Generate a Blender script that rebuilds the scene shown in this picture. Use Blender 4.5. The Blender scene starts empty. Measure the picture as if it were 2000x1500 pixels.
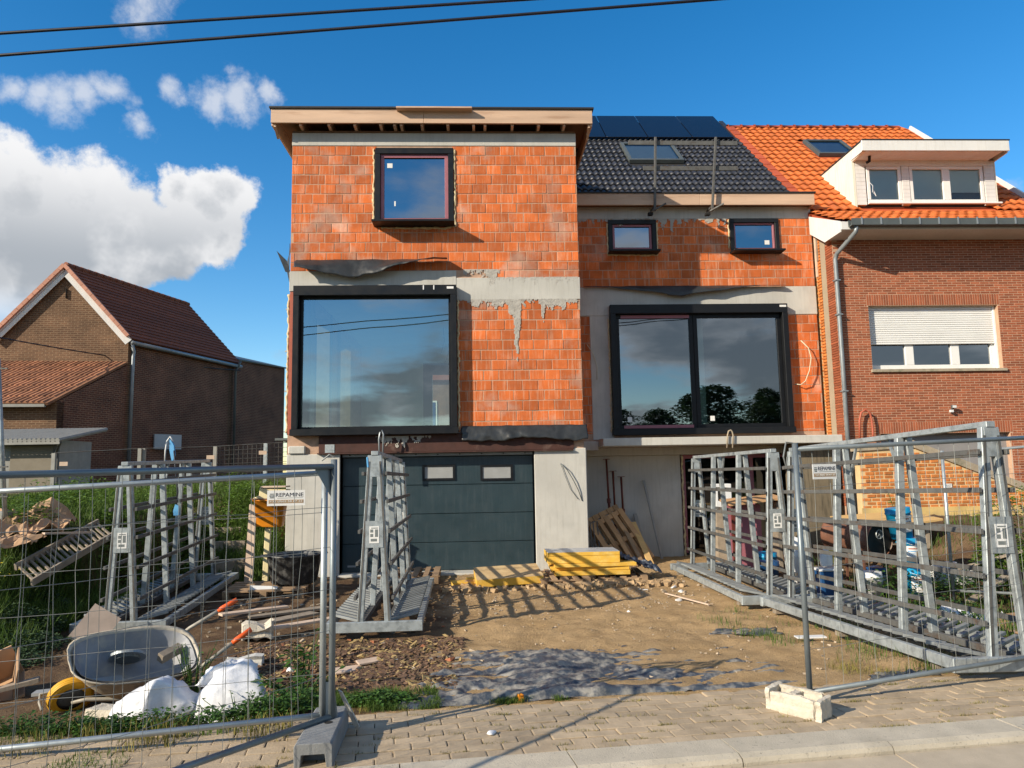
import bpy, bmesh, math, random
import numpy as np
from mathutils import Vector, Matrix, Euler, noise as mnoise

SC = bpy.context.scene
COL = SC.collection
random.seed(7)
rnd = random.Random(11)
rad = math.radians

# ------------------------------------------------------------------ camera
FPX, CAMZ = 1440.0, 1.7
YAW, PITCH, ROLL = rad(2.5), rad(6.57), rad(1.0)
_f0 = Vector((math.sin(YAW), math.cos(YAW), 0)); _r0 = Vector((math.cos(YAW), -math.sin(YAW), 0)); _z = Vector((0, 0, 1))
_fw = _f0 * math.cos(PITCH) + _z * math.sin(PITCH)
_u0 = _z * math.cos(PITCH) - _f0 * math.sin(PITCH)
_rt = _r0 * math.cos(ROLL) - _u0 * math.sin(ROLL)
_up = _u0 * math.cos(ROLL) + _r0 * math.sin(ROLL)
CAMP = Vector((0, 0, CAMZ))
cam = bpy.data.cameras.new('camera'); camo = bpy.data.objects.new('camera', cam); COL.objects.link(camo)
cam.sensor_width = 36.0; cam.lens = FPX / 2000 * 36.0; cam.clip_start = 0.05; cam.clip_end = 4000
mx = Matrix((_rt, _up, -_fw)).transposed().to_4x4(); mx.translation = CAMP
camo.matrix_world = mx
SC.camera = camo

# ------------------------------------------------------------------ light
TO_SUN = Vector((-1.6, -1.0, 0.92)).normalized()
EL = math.asin(TO_SUN.z); AZ = math.atan2(TO_SUN.x, TO_SUN.y)      # azimuth from +Y, clockwise to +X
sun = bpy.data.lights.new('sun', 'SUN'); sun.energy = 4.8; sun.angle = rad(0.53); sun.color = (1.0, 0.88, 0.70)
suno = bpy.data.objects.new('sun', sun); COL.objects.link(suno)
suno.rotation_euler = (-TO_SUN).to_track_quat('-Z', 'Y').to_euler(); suno.location = TO_SUN * 60
SC.view_settings.view_transform = 'Standard'; SC.view_settings.look = 'None'
SC.view_settings.exposure = 0.46; SC.view_settings.gamma = 1.0; SC.view_settings.use_curve_mapping = False
SC.cycles.max_bounces = 8; SC.cycles.transparent_max_bounces = 16; SC.cycles.caustics_reflective = False; SC.cycles.caustics_refractive = False
SC.cycles.use_denoising = True

# pixel (of the 2000 x 1500 photograph) to ray
def ray(px, py): return _fw * FPX + _rt * (px - 1000) + _up * (750 - py)
def PY(px, py, y): d = ray(px, py); return CAMP + d * (y / d.y)
def PX(px, py, x): d = ray(px, py); return CAMP + d * (x / d.x)
def PZ(px, py, z): d = ray(px, py); return CAMP + d * ((z - CAMZ) / d.z)
def PP(px, py, p0, n):
    d = ray(px, py); return CAMP + d * ((Vector(p0) - CAMP).dot(n) / d.dot(n))

# ------------------------------------------------------------------ sky with broken cloud
W = bpy.data.worlds.new('World'); SC.world = W; W.use_nodes = True
nt = W.node_tree; nt.nodes.clear(); N = nt.nodes.new; Lk = nt.links.new
sky = N('ShaderNodeTexSky'); sky.sky_type = 'NISHITA'; sky.sun_disc = False
sky.sun_elevation = EL; sky.sun_rotation = AZ; sky.altitude = 0; sky.air_density = 1.0; sky.dust_density = 0.15; sky.ozone_density = 2.0
def mth(op, a, b=None, c=None, clamp=False):
    n = N('ShaderNodeMath'); n.operation = op; n.use_clamp = clamp
    for i, v in enumerate((a, b, c)):
        if v is None: continue
        if isinstance(v, (int, float)): n.inputs[i].default_value = v
        else: Lk(v, n.inputs[i])
    return n.outputs[0]
def smooth01(v, lo, hi):
    n = N('ShaderNodeMapRange'); n.interpolation_type = 'SMOOTHSTEP'
    Lk(v, n.inputs[0]); n.inputs[1].default_value = lo; n.inputs[2].default_value = hi
    return n.outputs[0]
tc = N('ShaderNodeTexCoord'); D = tc.outputs['Generated']
sep = N('ShaderNodeSeparateXYZ'); Lk(D, sep.inputs[0])
def wnoise(vec, scale, detail, rough=0.55):
    n = N('ShaderNodeTexNoise'); n.inputs['Scale'].default_value = scale; n.inputs['Detail'].default_value = detail
    n.inputs['Roughness'].default_value = rough; Lk(vec, n.inputs['Vector']); return n
warp = wnoise(D, 5.0, 8, 0.6)
vm = N('ShaderNodeVectorMath'); vm.operation = 'SUBTRACT'; Lk(warp.outputs['Color'], vm.inputs[0]); vm.inputs[1].default_value = (.5, .5, .5)
vs = N('ShaderNodeVectorMath'); vs.operation = 'SCALE'; Lk(vm.outputs[0], vs.inputs[0]); vs.inputs['Scale'].default_value = 0.13
va = N('ShaderNodeVectorMath'); va.operation = 'ADD'; Lk(D, va.inputs[0]); Lk(vs.outputs[0], va.inputs[1])
DW = va.outputs[0]
def blobset(bl):
    acc = None
    for (px, py, r) in bl:
        c = ray(px, py).normalized()
        dn = N('ShaderNodeVectorMath'); dn.operation = 'DISTANCE'; Lk(DW, dn.inputs[0]); dn.inputs[1].default_value = c
        v = mth('SUBTRACT', 1.0, mth('DIVIDE', dn.outputs['Value'], r / FPX))
        acc = v if acc is None else mth('SMOOTH_MAX', acc, v, 0.12)
    return acc
big = blobset([(-60, 400, 135), (40, 395, 108), (135, 428, 112), (225, 470, 98), (330, 480, 74), (400, 425, 78), (430, 385, 62), (350, 400, 50), (420, 470, 60),
               (-20, 520, 130), (120, 530, 100), (-150, 470, 190), (250, 520, 60), (545, 705, 24), (255, 548, 16)])
wisp = blobset([(75, 188, 40), (130, 200, 50), (185, 208, 44), (240, 205, 38), (15, 172, 32), (285, 275, 26), (465, 170, 26), (425, 210, 32), (475, 212, 36), (515, 200, 24),
                (300, 5, 60), (360, 10, 36), (1990, 355, 34), (355, 200, 26)])
fine = wnoise(D, 24.0, 10, 0.66).outputs['Fac']
bigm = smooth01(mth('ADD', big, mth('MULTIPLY', mth('SUBTRACT', fine, 0.5), 0.9)), 0.03, 0.32)
bigm = mth('MULTIPLY', bigm, smooth01(sep.outputs['Z'], 0.13, 0.22))
wispm = mth('MULTIPLY', smooth01(mth('ADD', wisp, mth('MULTIPLY', mth('SUBTRACT', fine, 0.5), 1.9)), 0.0, 1.0), 0.62)
# the rest of the sky: broken cloud deck on a plane
zc = mth('ADD', mth('MAXIMUM', sep.outputs['Z'], 0.0), 0.16)
pl = N('ShaderNodeCombineXYZ'); Lk(mth('DIVIDE', sep.outputs['X'], zc), pl.inputs[0]); Lk(mth('DIVIDE', sep.outputs['Y'], zc), pl.inputs[1])
deck = wnoise(pl.outputs[0], 0.85, 9, 0.55).outputs['Fac']
behind = smooth01(mth('MULTIPLY', sep.outputs['Y'], -1.0), 0.0, 0.45)
deckm = mth('MULTIPLY', smooth01(deck, 0.40, 0.53), behind)
mask = mth('MAXIMUM', mth('MAXIMUM', bigm, wispm), mth('MULTIPLY', deckm, 0.9), clamp=True)
core = smooth01(mth('ADD', big, mth('MULTIPLY', mth('SUBTRACT', wnoise(D, 9.0, 6).outputs['Fac'], 0.5), 1.3)), 0.25, 0.95)
low = mth('MULTIPLY', smooth01(mth('MULTIPLY', sep.outputs['Z'], -1.0), -0.37, -0.24), smooth01(wnoise(D, 7.0, 5).outputs['Fac'], 0.36, 0.56))
core2 = mth('MAXIMUM', mth('MAXIMUM', mth('MULTIPLY', core, 0.75), low), mth('MULTIPLY', smooth01(deck, 0.45, 0.60), behind))
ccol = N('ShaderNodeMix'); ccol.data_type = 'RGBA'; Lk(core2, ccol.inputs[0])
ccol.inputs[6].default_value = (5.0, 5.0, 5.05, 1); ccol.inputs[7].default_value = (2.3, 2.5, 2.75, 1)
hs = N('ShaderNodeHueSaturation'); hs.inputs['Saturation'].default_value = 1.42; hs.inputs['Value'].default_value = 1.0; Lk(sky.outputs[0], hs.inputs['Color'])
dcol = N('ShaderNodeMix'); dcol.data_type = 'RGBA'; Lk(mth('MULTIPLY', deckm, mth('SUBTRACT', 1.0, mth('MAXIMUM', bigm, wispm), clamp=True)), dcol.inputs[0]); Lk(ccol.outputs[2], dcol.inputs[6])
dshade = N('ShaderNodeMix'); dshade.data_type = 'RGBA'; Lk(core2, dshade.inputs[0]); dshade.inputs[6].default_value = (4.0, 4.1, 4.2, 1); dshade.inputs[7].default_value = (1.55, 1.75, 1.95, 1); Lk(dshade.outputs[2], dcol.inputs[7])  # deck behind the view toned darker to cut the fill in shadows
mixs = N('ShaderNodeMix'); mixs.data_type = 'RGBA'; Lk(mask, mixs.inputs[0]); Lk(hs.outputs[0], mixs.inputs[6]); Lk(dcol.outputs[2], mixs.inputs[7])
bg = N('ShaderNodeBackground'); bg.inputs['Strength'].default_value = 0.136; Lk(mixs.outputs[2], bg.inputs['Color'])
wo = N('ShaderNodeOutputWorld'); Lk(bg.outputs[0], wo.inputs['Surface'])

# ------------------------------------------------------------------ materials
MATS = {}
def S(h):
    h = h.lstrip('#'); c = [int(h[i:i+2], 16) / 255 for i in (0, 2, 4)]
    return tuple(x / 12.92 if x <= .04045 else ((x + .055) / 1.055) ** 2.4 for x in c)
def M(name, col, rough=0.8, var=0.18, scale=6.0, isl=0.0, bump=0.0, bscale=40.0, metal=0.0, streak=None, streak_amt=0.5, col2=None, mask2=(0.5, 0.65), m2scale=3.0, spec=0.5, stretch=(1, 1, 1), coat=0.0, obj=False, trans=0.0):
    """Principled material: base colour with noise variation, per-piece variation, a second colour in
    noise patches, vertical streaks and a fine bump, all in world position (or object) coordinates."""
    if name in MATS: return MATS[name]
    m = bpy.data.materials.new(name); m.use_nodes = True
    t = m.node_tree; b = t.nodes['Principled BSDF']; nn = t.nodes.new; lk = t.links.new
    b.inputs['Roughness'].default_value = rough; b.inputs['Metallic'].default_value = metal
    b.inputs['Specular IOR Level'].default_value = spec; b.inputs['Coat Weight'].default_value = coat
    g = nn('ShaderNodeNewGeometry'); P = g.outputs['Position']
    if obj: P = nn('ShaderNodeTexCoord').outputs['Object']
    mp = nn('ShaderNodeMapping'); mp.inputs['Scale'].default_value = stretch; lk(P, mp.inputs[0]); PS = mp.outputs[0]
    def noi(sc, det=5, vec=PS, rg=0.55):
        n = nn('ShaderNodeTexNoise'); n.inputs['Scale'].default_value = sc; n.inputs['Detail'].default_value = det; n.inputs['Roughness'].default_value = rg
        lk(vec, n.inputs['Vector']); return n.outputs['Fac']
    def mr(v, a, b_, c, d):
        n = nn('ShaderNodeMapRange'); lk(v, n.inputs[0])
        for i, q in enumerate((a, b_, c, d)): n.inputs[1 + i].default_value = q
        return n.outputs[0]
    def mt(op, a, b_):
        n = nn('ShaderNodeMath'); n.operation = op
        for i, v in enumerate((a, b_)):
            if isinstance(v, (int, float)): n.inputs[i].default_value = v
            else: lk(v, n.inputs[i])
        return n.outputs[0]
    def mixc(f, a, b_):
        n = nn('ShaderNodeMix'); n.data_type = 'RGBA'
        if isinstance(f, float): n.inputs[0].default_value = f
        else: lk(f, n.inputs[0])
        for i, v in ((6, a), (7, b_)):
            if isinstance(v, tuple): n.inputs[i].default_value = (*v, 1)
            else: lk(v, n.inputs[i])
        return n.outputs[2]
    c = tuple(col)
    if col2 is not None: c = mixc(mr(noi(m2scale, 6, rg=0.62), mask2[0], mask2[1], 0, 1), c, tuple(col2))
    if streak is not None:
        ms = nn('ShaderNodeMapping'); ms.inputs['Scale'].default_value = (14, 14, 1.1); lk(P, ms.inputs[0])
        c = mixc(mt('MULTIPLY', mr(noi(1.6, 5, ms.outputs[0], 0.6), 0.50, 0.66, 0, 1), streak_amt), c, tuple(streak))
    fac = mr(noi(scale), 0.25, 0.75, 1 - var, 1 + var)
    if isl > 0:
        oi = nn('ShaderNodeObjectInfo')
        r = mt('FRACT', mt('ADD', g.outputs['Random Per Island'], oi.outputs['Random']), 0.0)
        fac = mt('MULTIPLY', fac, mr(r, 0, 1, 1 - isl, 1 + isl))
    vm_ = nn('ShaderNodeVectorMath'); vm_.operation = 'SCALE'
    if isinstance(c, tuple): vm_.inputs[0].default_value = c
    else: lk(c, vm_.inputs[0])
    lk(fac, vm_.inputs['Scale']); lk(vm_.outputs[0], b.inputs['Base Color'])
    if rough > 0.3:
        lk(mr(noi(scale * 2.3), 0.3, 0.7, max(0.05, rough - .1), min(1, rough + .1)), b.inputs['Roughness'])
    if bump > 0:
        bp = nn('ShaderNodeBump'); bp.inputs['Strength'].default_value = 1.0; bp.inputs['Distance'].default_value = bump
        lk(noi(bscale, 6, rg=0.65), bp.inputs['Height']); lk(bp.outputs[0], b.inputs['Normal'])
    if trans > 0:
        tr = nn('ShaderNodeBsdfTranslucent'); lk(vm_.outputs[0], tr.inputs[0])
        mxs = nn('ShaderNodeMixShader'); mxs.inputs[0].default_value = trans
        lk(b.outputs[0], mxs.inputs[1]); lk(tr.outputs[0], mxs.inputs[2]); lk(mxs.outputs[0], t.nodes['Material Output'].inputs[0])
    MATS[name] = m; return m

M('block', (.55, .128, .027), .85, .24, 3.0, isl=.24, bump=.004, bscale=55, streak=(.64, .40, .27), streak_amt=.42, col2=(.50, .25, .17), mask2=(.54, .66), m2scale=1.1)
M('block_mortar', (.46, .30, .21), .9, .2, 8, bump=.006, bscale=50)
M('concrete', (.52, .51, .47), .88, .16, 2.2, bump=.003, bscale=60, streak=(.33, .32, .28), streak_amt=.25, col2=(.36, .35, .32), mask2=(.5, .75), m2scale=1.1)
M('mortar_smear', (.42, .40, .36), .9, .2, 9, bump=.012, bscale=26)
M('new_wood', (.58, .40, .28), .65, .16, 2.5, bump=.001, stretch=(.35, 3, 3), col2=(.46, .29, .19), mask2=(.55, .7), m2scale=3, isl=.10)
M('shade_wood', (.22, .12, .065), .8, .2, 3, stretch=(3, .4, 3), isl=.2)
M('roof_membrane', (.02, .02, .022), .7, .2, 4)
M('black_frame', (.008, .009, .011), .45, .15, 3, spec=.3)
M('pink_tape', (.36, .13, .16), .5, .1, 3)
M('foam', (.62, .50, .30), .9, .25, 18, bump=.01, bscale=40)
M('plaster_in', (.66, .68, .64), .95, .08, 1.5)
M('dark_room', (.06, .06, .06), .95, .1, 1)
M('garage_paint', (.022, .042, .052), .42, .12, 2, streak=(.06, .08, .09), streak_amt=.25)
M('rust_shaded_paint', (.055, .019, .013), .7, .3, 5, col2=(.12, .07, .055), mask2=(.58, .7), m2scale=4)  # rust red darkened: the window ledge's shadow is put into the colour
M('dpc_sheet', (.024, .027, .030), .42, .25, 7, bump=.0015, bscale=14)
M('slate_tile', (.030, .032, .040), .42, .2, 4, isl=.22, bump=.001)
M('solar', (.008, .009, .014), .18, .1, 2)
M('clay_tile', (.56, .140, .028), .68, .16, 4, isl=.16, bump=.002, bscale=40, col2=(.42, .10, .03), mask2=(.56, .75), m2scale=2)
M('ridge_tile', (.44, .085, .030), .68, .16, 4, isl=.12)
M('facing_brick', (.30, .085, .036), .82, .2, 8, isl=.24, bump=.003, bscale=60)
M('facing_mortar', (.50, .32, .215), .9, .15, 12)
M('side_brick', (.50, .17, .04), .85, .25, 8, isl=.25, bump=.004)
M('side_mortar', (.62, .45, .24), .9, .2, 6)
M('sand_render', (.34, .28, .20), .95, .1, 3, bump=.002)
M('plinth', (.62, .44, .17), .9, .2, 3, col2=(.45, .33, .15), mask2=(.5, .7), m2scale=2)
M('coping', (.36, .30, .22), .9, .2, 5, bump=.004, col2=(.2, .19, .13), mask2=(.52, .7), m2scale=4)
M('white_pvc', (.78, .78, .76), .45, .05, 3)
M('white_board', (.72, .72, .70), .6, .07, 2, streak=(.5, .46, .38), streak_amt=.2)
M('cream_render', (.78, .75, .63), .8, .06, 2, streak=(.45, .40, .28), streak_amt=.35)
M('zinc', (.26, .29, .31), .45, .15, 4, metal=.35)
M('dark_zinc', (.10, .115, .115), .5, .15, 4, metal=.2)
M('blind', (.72, .76, .70), .8, .05, 2)
M('grey_door', (.26, .25, .25), .6, .1, 2)
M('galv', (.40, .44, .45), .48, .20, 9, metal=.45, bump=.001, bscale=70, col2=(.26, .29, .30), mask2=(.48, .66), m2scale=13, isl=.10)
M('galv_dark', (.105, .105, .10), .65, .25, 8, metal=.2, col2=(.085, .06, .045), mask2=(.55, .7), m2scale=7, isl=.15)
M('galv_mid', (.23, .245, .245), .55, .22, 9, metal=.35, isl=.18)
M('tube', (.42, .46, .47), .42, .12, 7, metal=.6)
M('tube_shaded', (.19, .22, .235), .45, .12, 7, metal=.5)  # darker copy of tube: the rails' shadow side is put into the colour
M('wire', (.22, .23, .22), .5, .2, 9, metal=.4)
M('label_white', (.74, .74, .72), .5, .04, 4)
M('ink', (.012, .014, .03), .6, .05, 4)
M('ink_grey', (.16, .18, .18), .6, .1, 30)
M('sign_brown', (.36, .25, .15), .6, .1, 8)
M('rubber_grey', (.20, .205, .205), .8, .18, 6, bump=.003, bscale=60)
M('cinder', (.58, .52, .42), .92, .18, 9, bump=.012, bscale=45, col2=(.35, .31, .25), mask2=(.55, .7), m2scale=7)
M('paver', (.42, .325, .215), .92, .20, 7, isl=.13, bump=.004, bscale=60, col2=(.31, .24, .16), mask2=(.52, .72), m2scale=1.6)
M('paver_joint', (.075, .066, .045), .95, .3, 14, bump=.006, bscale=40)
M('kerb_stone', (.50, .44, .34), .9, .16, 5, isl=.06, bump=.005, bscale=90, col2=(.29, .26, .21), mask2=(.60, .68), m2scale=42)
M('gutter_stone', (.45, .375, .275), .9, .14, 5, isl=.06, bump=.003, bscale=80)
M('asphalt', (.10, .095, .088), .9, .25, 50, bump=.006, bscale=120)
M('pallet_wood', (.33, .22, .13), .85, .25, 6, isl=.18, col2=(.22, .15, .09), mask2=(.5, .7), m2scale=5)
M('pallet_new', (.46, .27, .13), .8, .2, 6, isl=.2)
M('old_wood', (.26, .215, .165), .9, .25, 8, isl=.2, bump=.002)
M('pale_plank', (.55, .42, .32), .8, .2, 5, isl=.1)
M('pir_yellow', (.72, .43, .06), .8, .12, 9, bump=.002, bscale=60, col2=(.72, .52, .16), mask2=(.5, .7), m2scale=7, isl=.06)
M('pir_face', (.52, .37, .19), .7, .12, 8, col2=(.62, .46, .24), mask2=(.5, .65), m2scale=5)
M('foil', (.55, .57, .58), .42, .12, 8, metal=.3)
M('tarp', (.030, .045, .075), .40, .4, 9, bump=.02, bscale=14, col2=(.20, .22, .25), mask2=(.5, .62), m2scale=10)
M('ground_film', (.055, .068, .086), .45, .3, 9, bump=.008, bscale=30, col2=(.30, .28, .24), mask2=(.45, .61), m2scale=8)
M('orange_plastic', (.70, .24, .012), .45, .1, 4)
M('grip_orange', (.75, .11, .015), .45, .08, 5)
M('black_tub', (.030, .033, .036), .55, .3, 6, col2=(.20, .20, .195), mask2=(.5, .66), m2scale=9)
M('cream_foam', (.72, .62, .36), .85, .08, 5)
M('red_prop', (.115, .022, .013), .6, .25, 6)
M('blue_plastic', (.010, .27, .50), .38, .08, 4)
M('dark_blue', (.012, .07, .20), .45, .12, 4)
M('white_plastic', (.74, .75, .75), .45, .08, 5)
M('sack', (.76, .77, .80), .42, .06, 4, bump=.004, bscale=26, trans=.12)
M('clear_film', (.55, .54, .50), .28, .2, 9, bump=.015, bscale=22)
M('yellow_plastic', (.80, .62, .02), .4, .1, 4)
M('barrow_tray', (.50, .44, .345), .7, .2, 8, bump=.003, col2=(.30, .27, .22), mask2=(.5, .68), m2scale=7)
M('barrow_in', (.25, .26, .28), .6, .2, 7, col2=(.36, .34, .30), mask2=(.52, .7), m2scale=8)
M('barrow_steel', (.36, .33, .27), .6, .25, 12, metal=.2)
M('tyre_yellow', (.66, .36, .02), .6, .12, 6)
M('rust', (.17, .075, .045), .75, .3, 6, col2=(.30, .26, .22), mask2=(.56, .72), m2scale=4, metal=.15)
M('soot', (.012, .012, .012), .5, .2, 5)
M('cardboard', (.44, .275, .155), .85, .14, 5, isl=.08)
M('plywood', (.62, .40, .16), .75, .15, 4, stretch=(.5, 3, 3))
M('rubble', (.36, .29, .21), .9, .25, 12, isl=.25, bump=.006)
M('rubble_red', (.30, .11, .05), .9, .2, 12, isl=.2)
M('chips', (.125, .072, .042), .9, .3, 20, isl=.5)
M('straw', (.34, .24, .10), .85, .2, 20, isl=.3)
M('grass', (.075, .135, .016), .75, .25, 3, isl=.40, trans=.30)
M('dry_grass', (.22, .19, .045), .8, .25, 3, isl=.4, trans=.2)
M('leaf', (.055, .125, .018), .6, .25, 4, isl=.40, trans=.30)
M('leaf_light', (.115, .20, .025), .6, .25, 4, isl=.35, trans=.35)
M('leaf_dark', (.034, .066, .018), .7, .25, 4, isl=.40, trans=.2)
M('yellow_flower', (.75, .55, .02), .7, .1, 5)
M('bark', (.10, .075, .05), .9, .25, 6, bump=.01)
M('cable', (.010, .012, .022), .5, .1, 5)
M('strap_blue', (.10, .36, .66), .6, .1, 6)
M('barn_tile', (.205, .058, .024), .8, .18, 5, isl=.15)
M('verge_tile', (.52, .25, .17), .75, .15, 6, isl=.1)
M('old_tile', (.36, .165, .085), .85, .28, 6, isl=.28, col2=(.19, .085, .045), mask2=(.5, .7), m2scale=3)
M('corrugated', (.27, .27, .25), .75, .15, 5)
M('shed_door', (.20, .175, .135), .85, .1, 3)
M('grey_sheet', (.42, .45, .48), .6, .08, 4)
M('cable_white', (.60, .54, .38), .6, .1, 6)
M('red_pipe', (.40, .10, .055), .6, .15, 6)
M('vinyl', (.30, .31, .31), .5, .1, 5)
M('stained_concrete', (.17, .14, .095), .9, .2, 3, streak=(.07, .06, .04), streak_amt=.7, bump=.003)
M('dark_gap', (.012, .011, .010), .95, .1, 5)

def brickmat(name, c1, c2, mortar, sx, sz, axis, ms=.012, bump=.006):
    """far brickwork, too small to pick apart: procedural bond in wall coordinates"""
    m = bpy.data.materials.new(name); m.use_nodes = True; t = m.node_tree; nn = t.nodes.new; lk = t.links.new
    b = t.nodes['Principled BSDF']; b.inputs['Roughness'].default_value = .9
    g = nn('ShaderNodeNewGeometry'); s = nn('ShaderNodeSeparateXYZ'); lk(g.outputs['Position'], s.inputs[0])
    dt = nn('ShaderNodeVectorMath'); dt.operation = 'DOT_PRODUCT'; lk(g.outputs['Position'], dt.inputs[0]); dt.inputs[1].default_value = axis
    cb = nn('ShaderNodeCombineXYZ'); lk(dt.outputs['Value'], cb.inputs[0]); lk(s.outputs['Z'], cb.inputs[1])
    br = nn('ShaderNodeTexBrick'); lk(cb.outputs[0], br.inputs['Vector']); br.inputs['Scale'].default_value = 1
    br.inputs['Brick Width'].default_value = sx; br.inputs['Row Height'].default_value = sz; br.inputs['Mortar Size'].default_value = ms; br.inputs['Mortar Smooth'].default_value = .2
    br.inputs['Color1'].default_value = (*c1, 1); br.inputs['Color2'].default_value = (*c2, 1); br.inputs['Mortar'].default_value = (*mortar, 1); br.inputs['Bias'].default_value = 0
    no = nn('ShaderNodeTexNoise'); no.inputs['Scale'].default_value = 1.3; no.inputs['Detail'].default_value = 7; no.inputs['Roughness'].default_value = .65; lk(g.outputs['Position'], no.inputs['Vector'])
    mr = nn('ShaderNodeMapRange'); lk(no.outputs['Fac'], mr.inputs[0]); mr.inputs[1].default_value = .3; mr.inputs[2].default_value = .7; mr.inputs[3].default_value = .65; mr.inputs[4].default_value = 1.35
    v = nn('ShaderNodeVectorMath'); v.operation = 'SCALE'; lk(br.outputs['Color'], v.inputs[0]); lk(mr.outputs[0], v.inputs['Scale']); lk(v.outputs[0], b.inputs['Base Color'])
    bp = nn('ShaderNodeBump'); bp.inputs['Distance'].default_value = bump; bp.invert = True; lk(br.outputs['Fac'], bp.inputs['Height']); lk(bp.outputs[0], b.inputs['Normal'])
    MATS[name] = m; return m

def glassmat(name, tint, refl, gcol=(.9, .95, 1.0)):
    """coated double glazing: mirror reflection over a tinted clear pane, more mirror at grazing angles"""
    m = bpy.data.materials.new(name); m.use_nodes = True; t = m.node_tree; t.nodes.clear(); nn = t.nodes.new; lk = t.links.new
    tr = nn('ShaderNodeBsdfTransparent'); tr.inputs[0].default_value = (*tint, 1)
    gl = nn('ShaderNodeBsdfGlossy'); gl.inputs['Roughness'].default_value = .004; gl.inputs[0].default_value = (*gcol, 1)
    fr = nn('ShaderNodeFresnel'); fr.inputs[0].default_value = 1.5
    mr = nn('ShaderNodeMapRange'); lk(fr.outputs[0], mr.inputs[0]); mr.inputs[1].default_value = .04; mr.inputs[2].default_value = 1; mr.inputs[3].default_value = refl; mr.inputs[4].default_value = 1
    no = nn('ShaderNodeTexNoise'); no.inputs['Scale'].default_value = .9; no.inputs['Detail'].default_value = 1
    bp = nn('ShaderNodeBump'); bp.inputs['Distance'].default_value = .004; bp.inputs['Strength'].default_value = .5; g = nn('ShaderNodeNewGeometry'); lk(g.outputs['Position'], no.inputs['Vector'])
    lk(no.outputs['Fac'], bp.inputs['Height']); lk(bp.outputs[0], gl.inputs['Normal'])
    mx_ = nn('ShaderNodeMixShader'); lk(mr.outputs[0], mx_.inputs[0]); lk(tr.outputs[0], mx_.inputs[1]); lk(gl.outputs[0], mx_.inputs[2])
    o = nn('ShaderNodeOutputMaterial'); lk(mx_.outputs[0], o.inputs[0]); MATS[name] = m; return m
glassmat('glass', (.58, .74, .68), .30)
glassmat('glass_dark', (.25, .28, .28), .34)
glassmat('glass_clear', (.92, .94, .92), .07)
glassmat('glass_low', (.5, .55, .52), .14)

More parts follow.
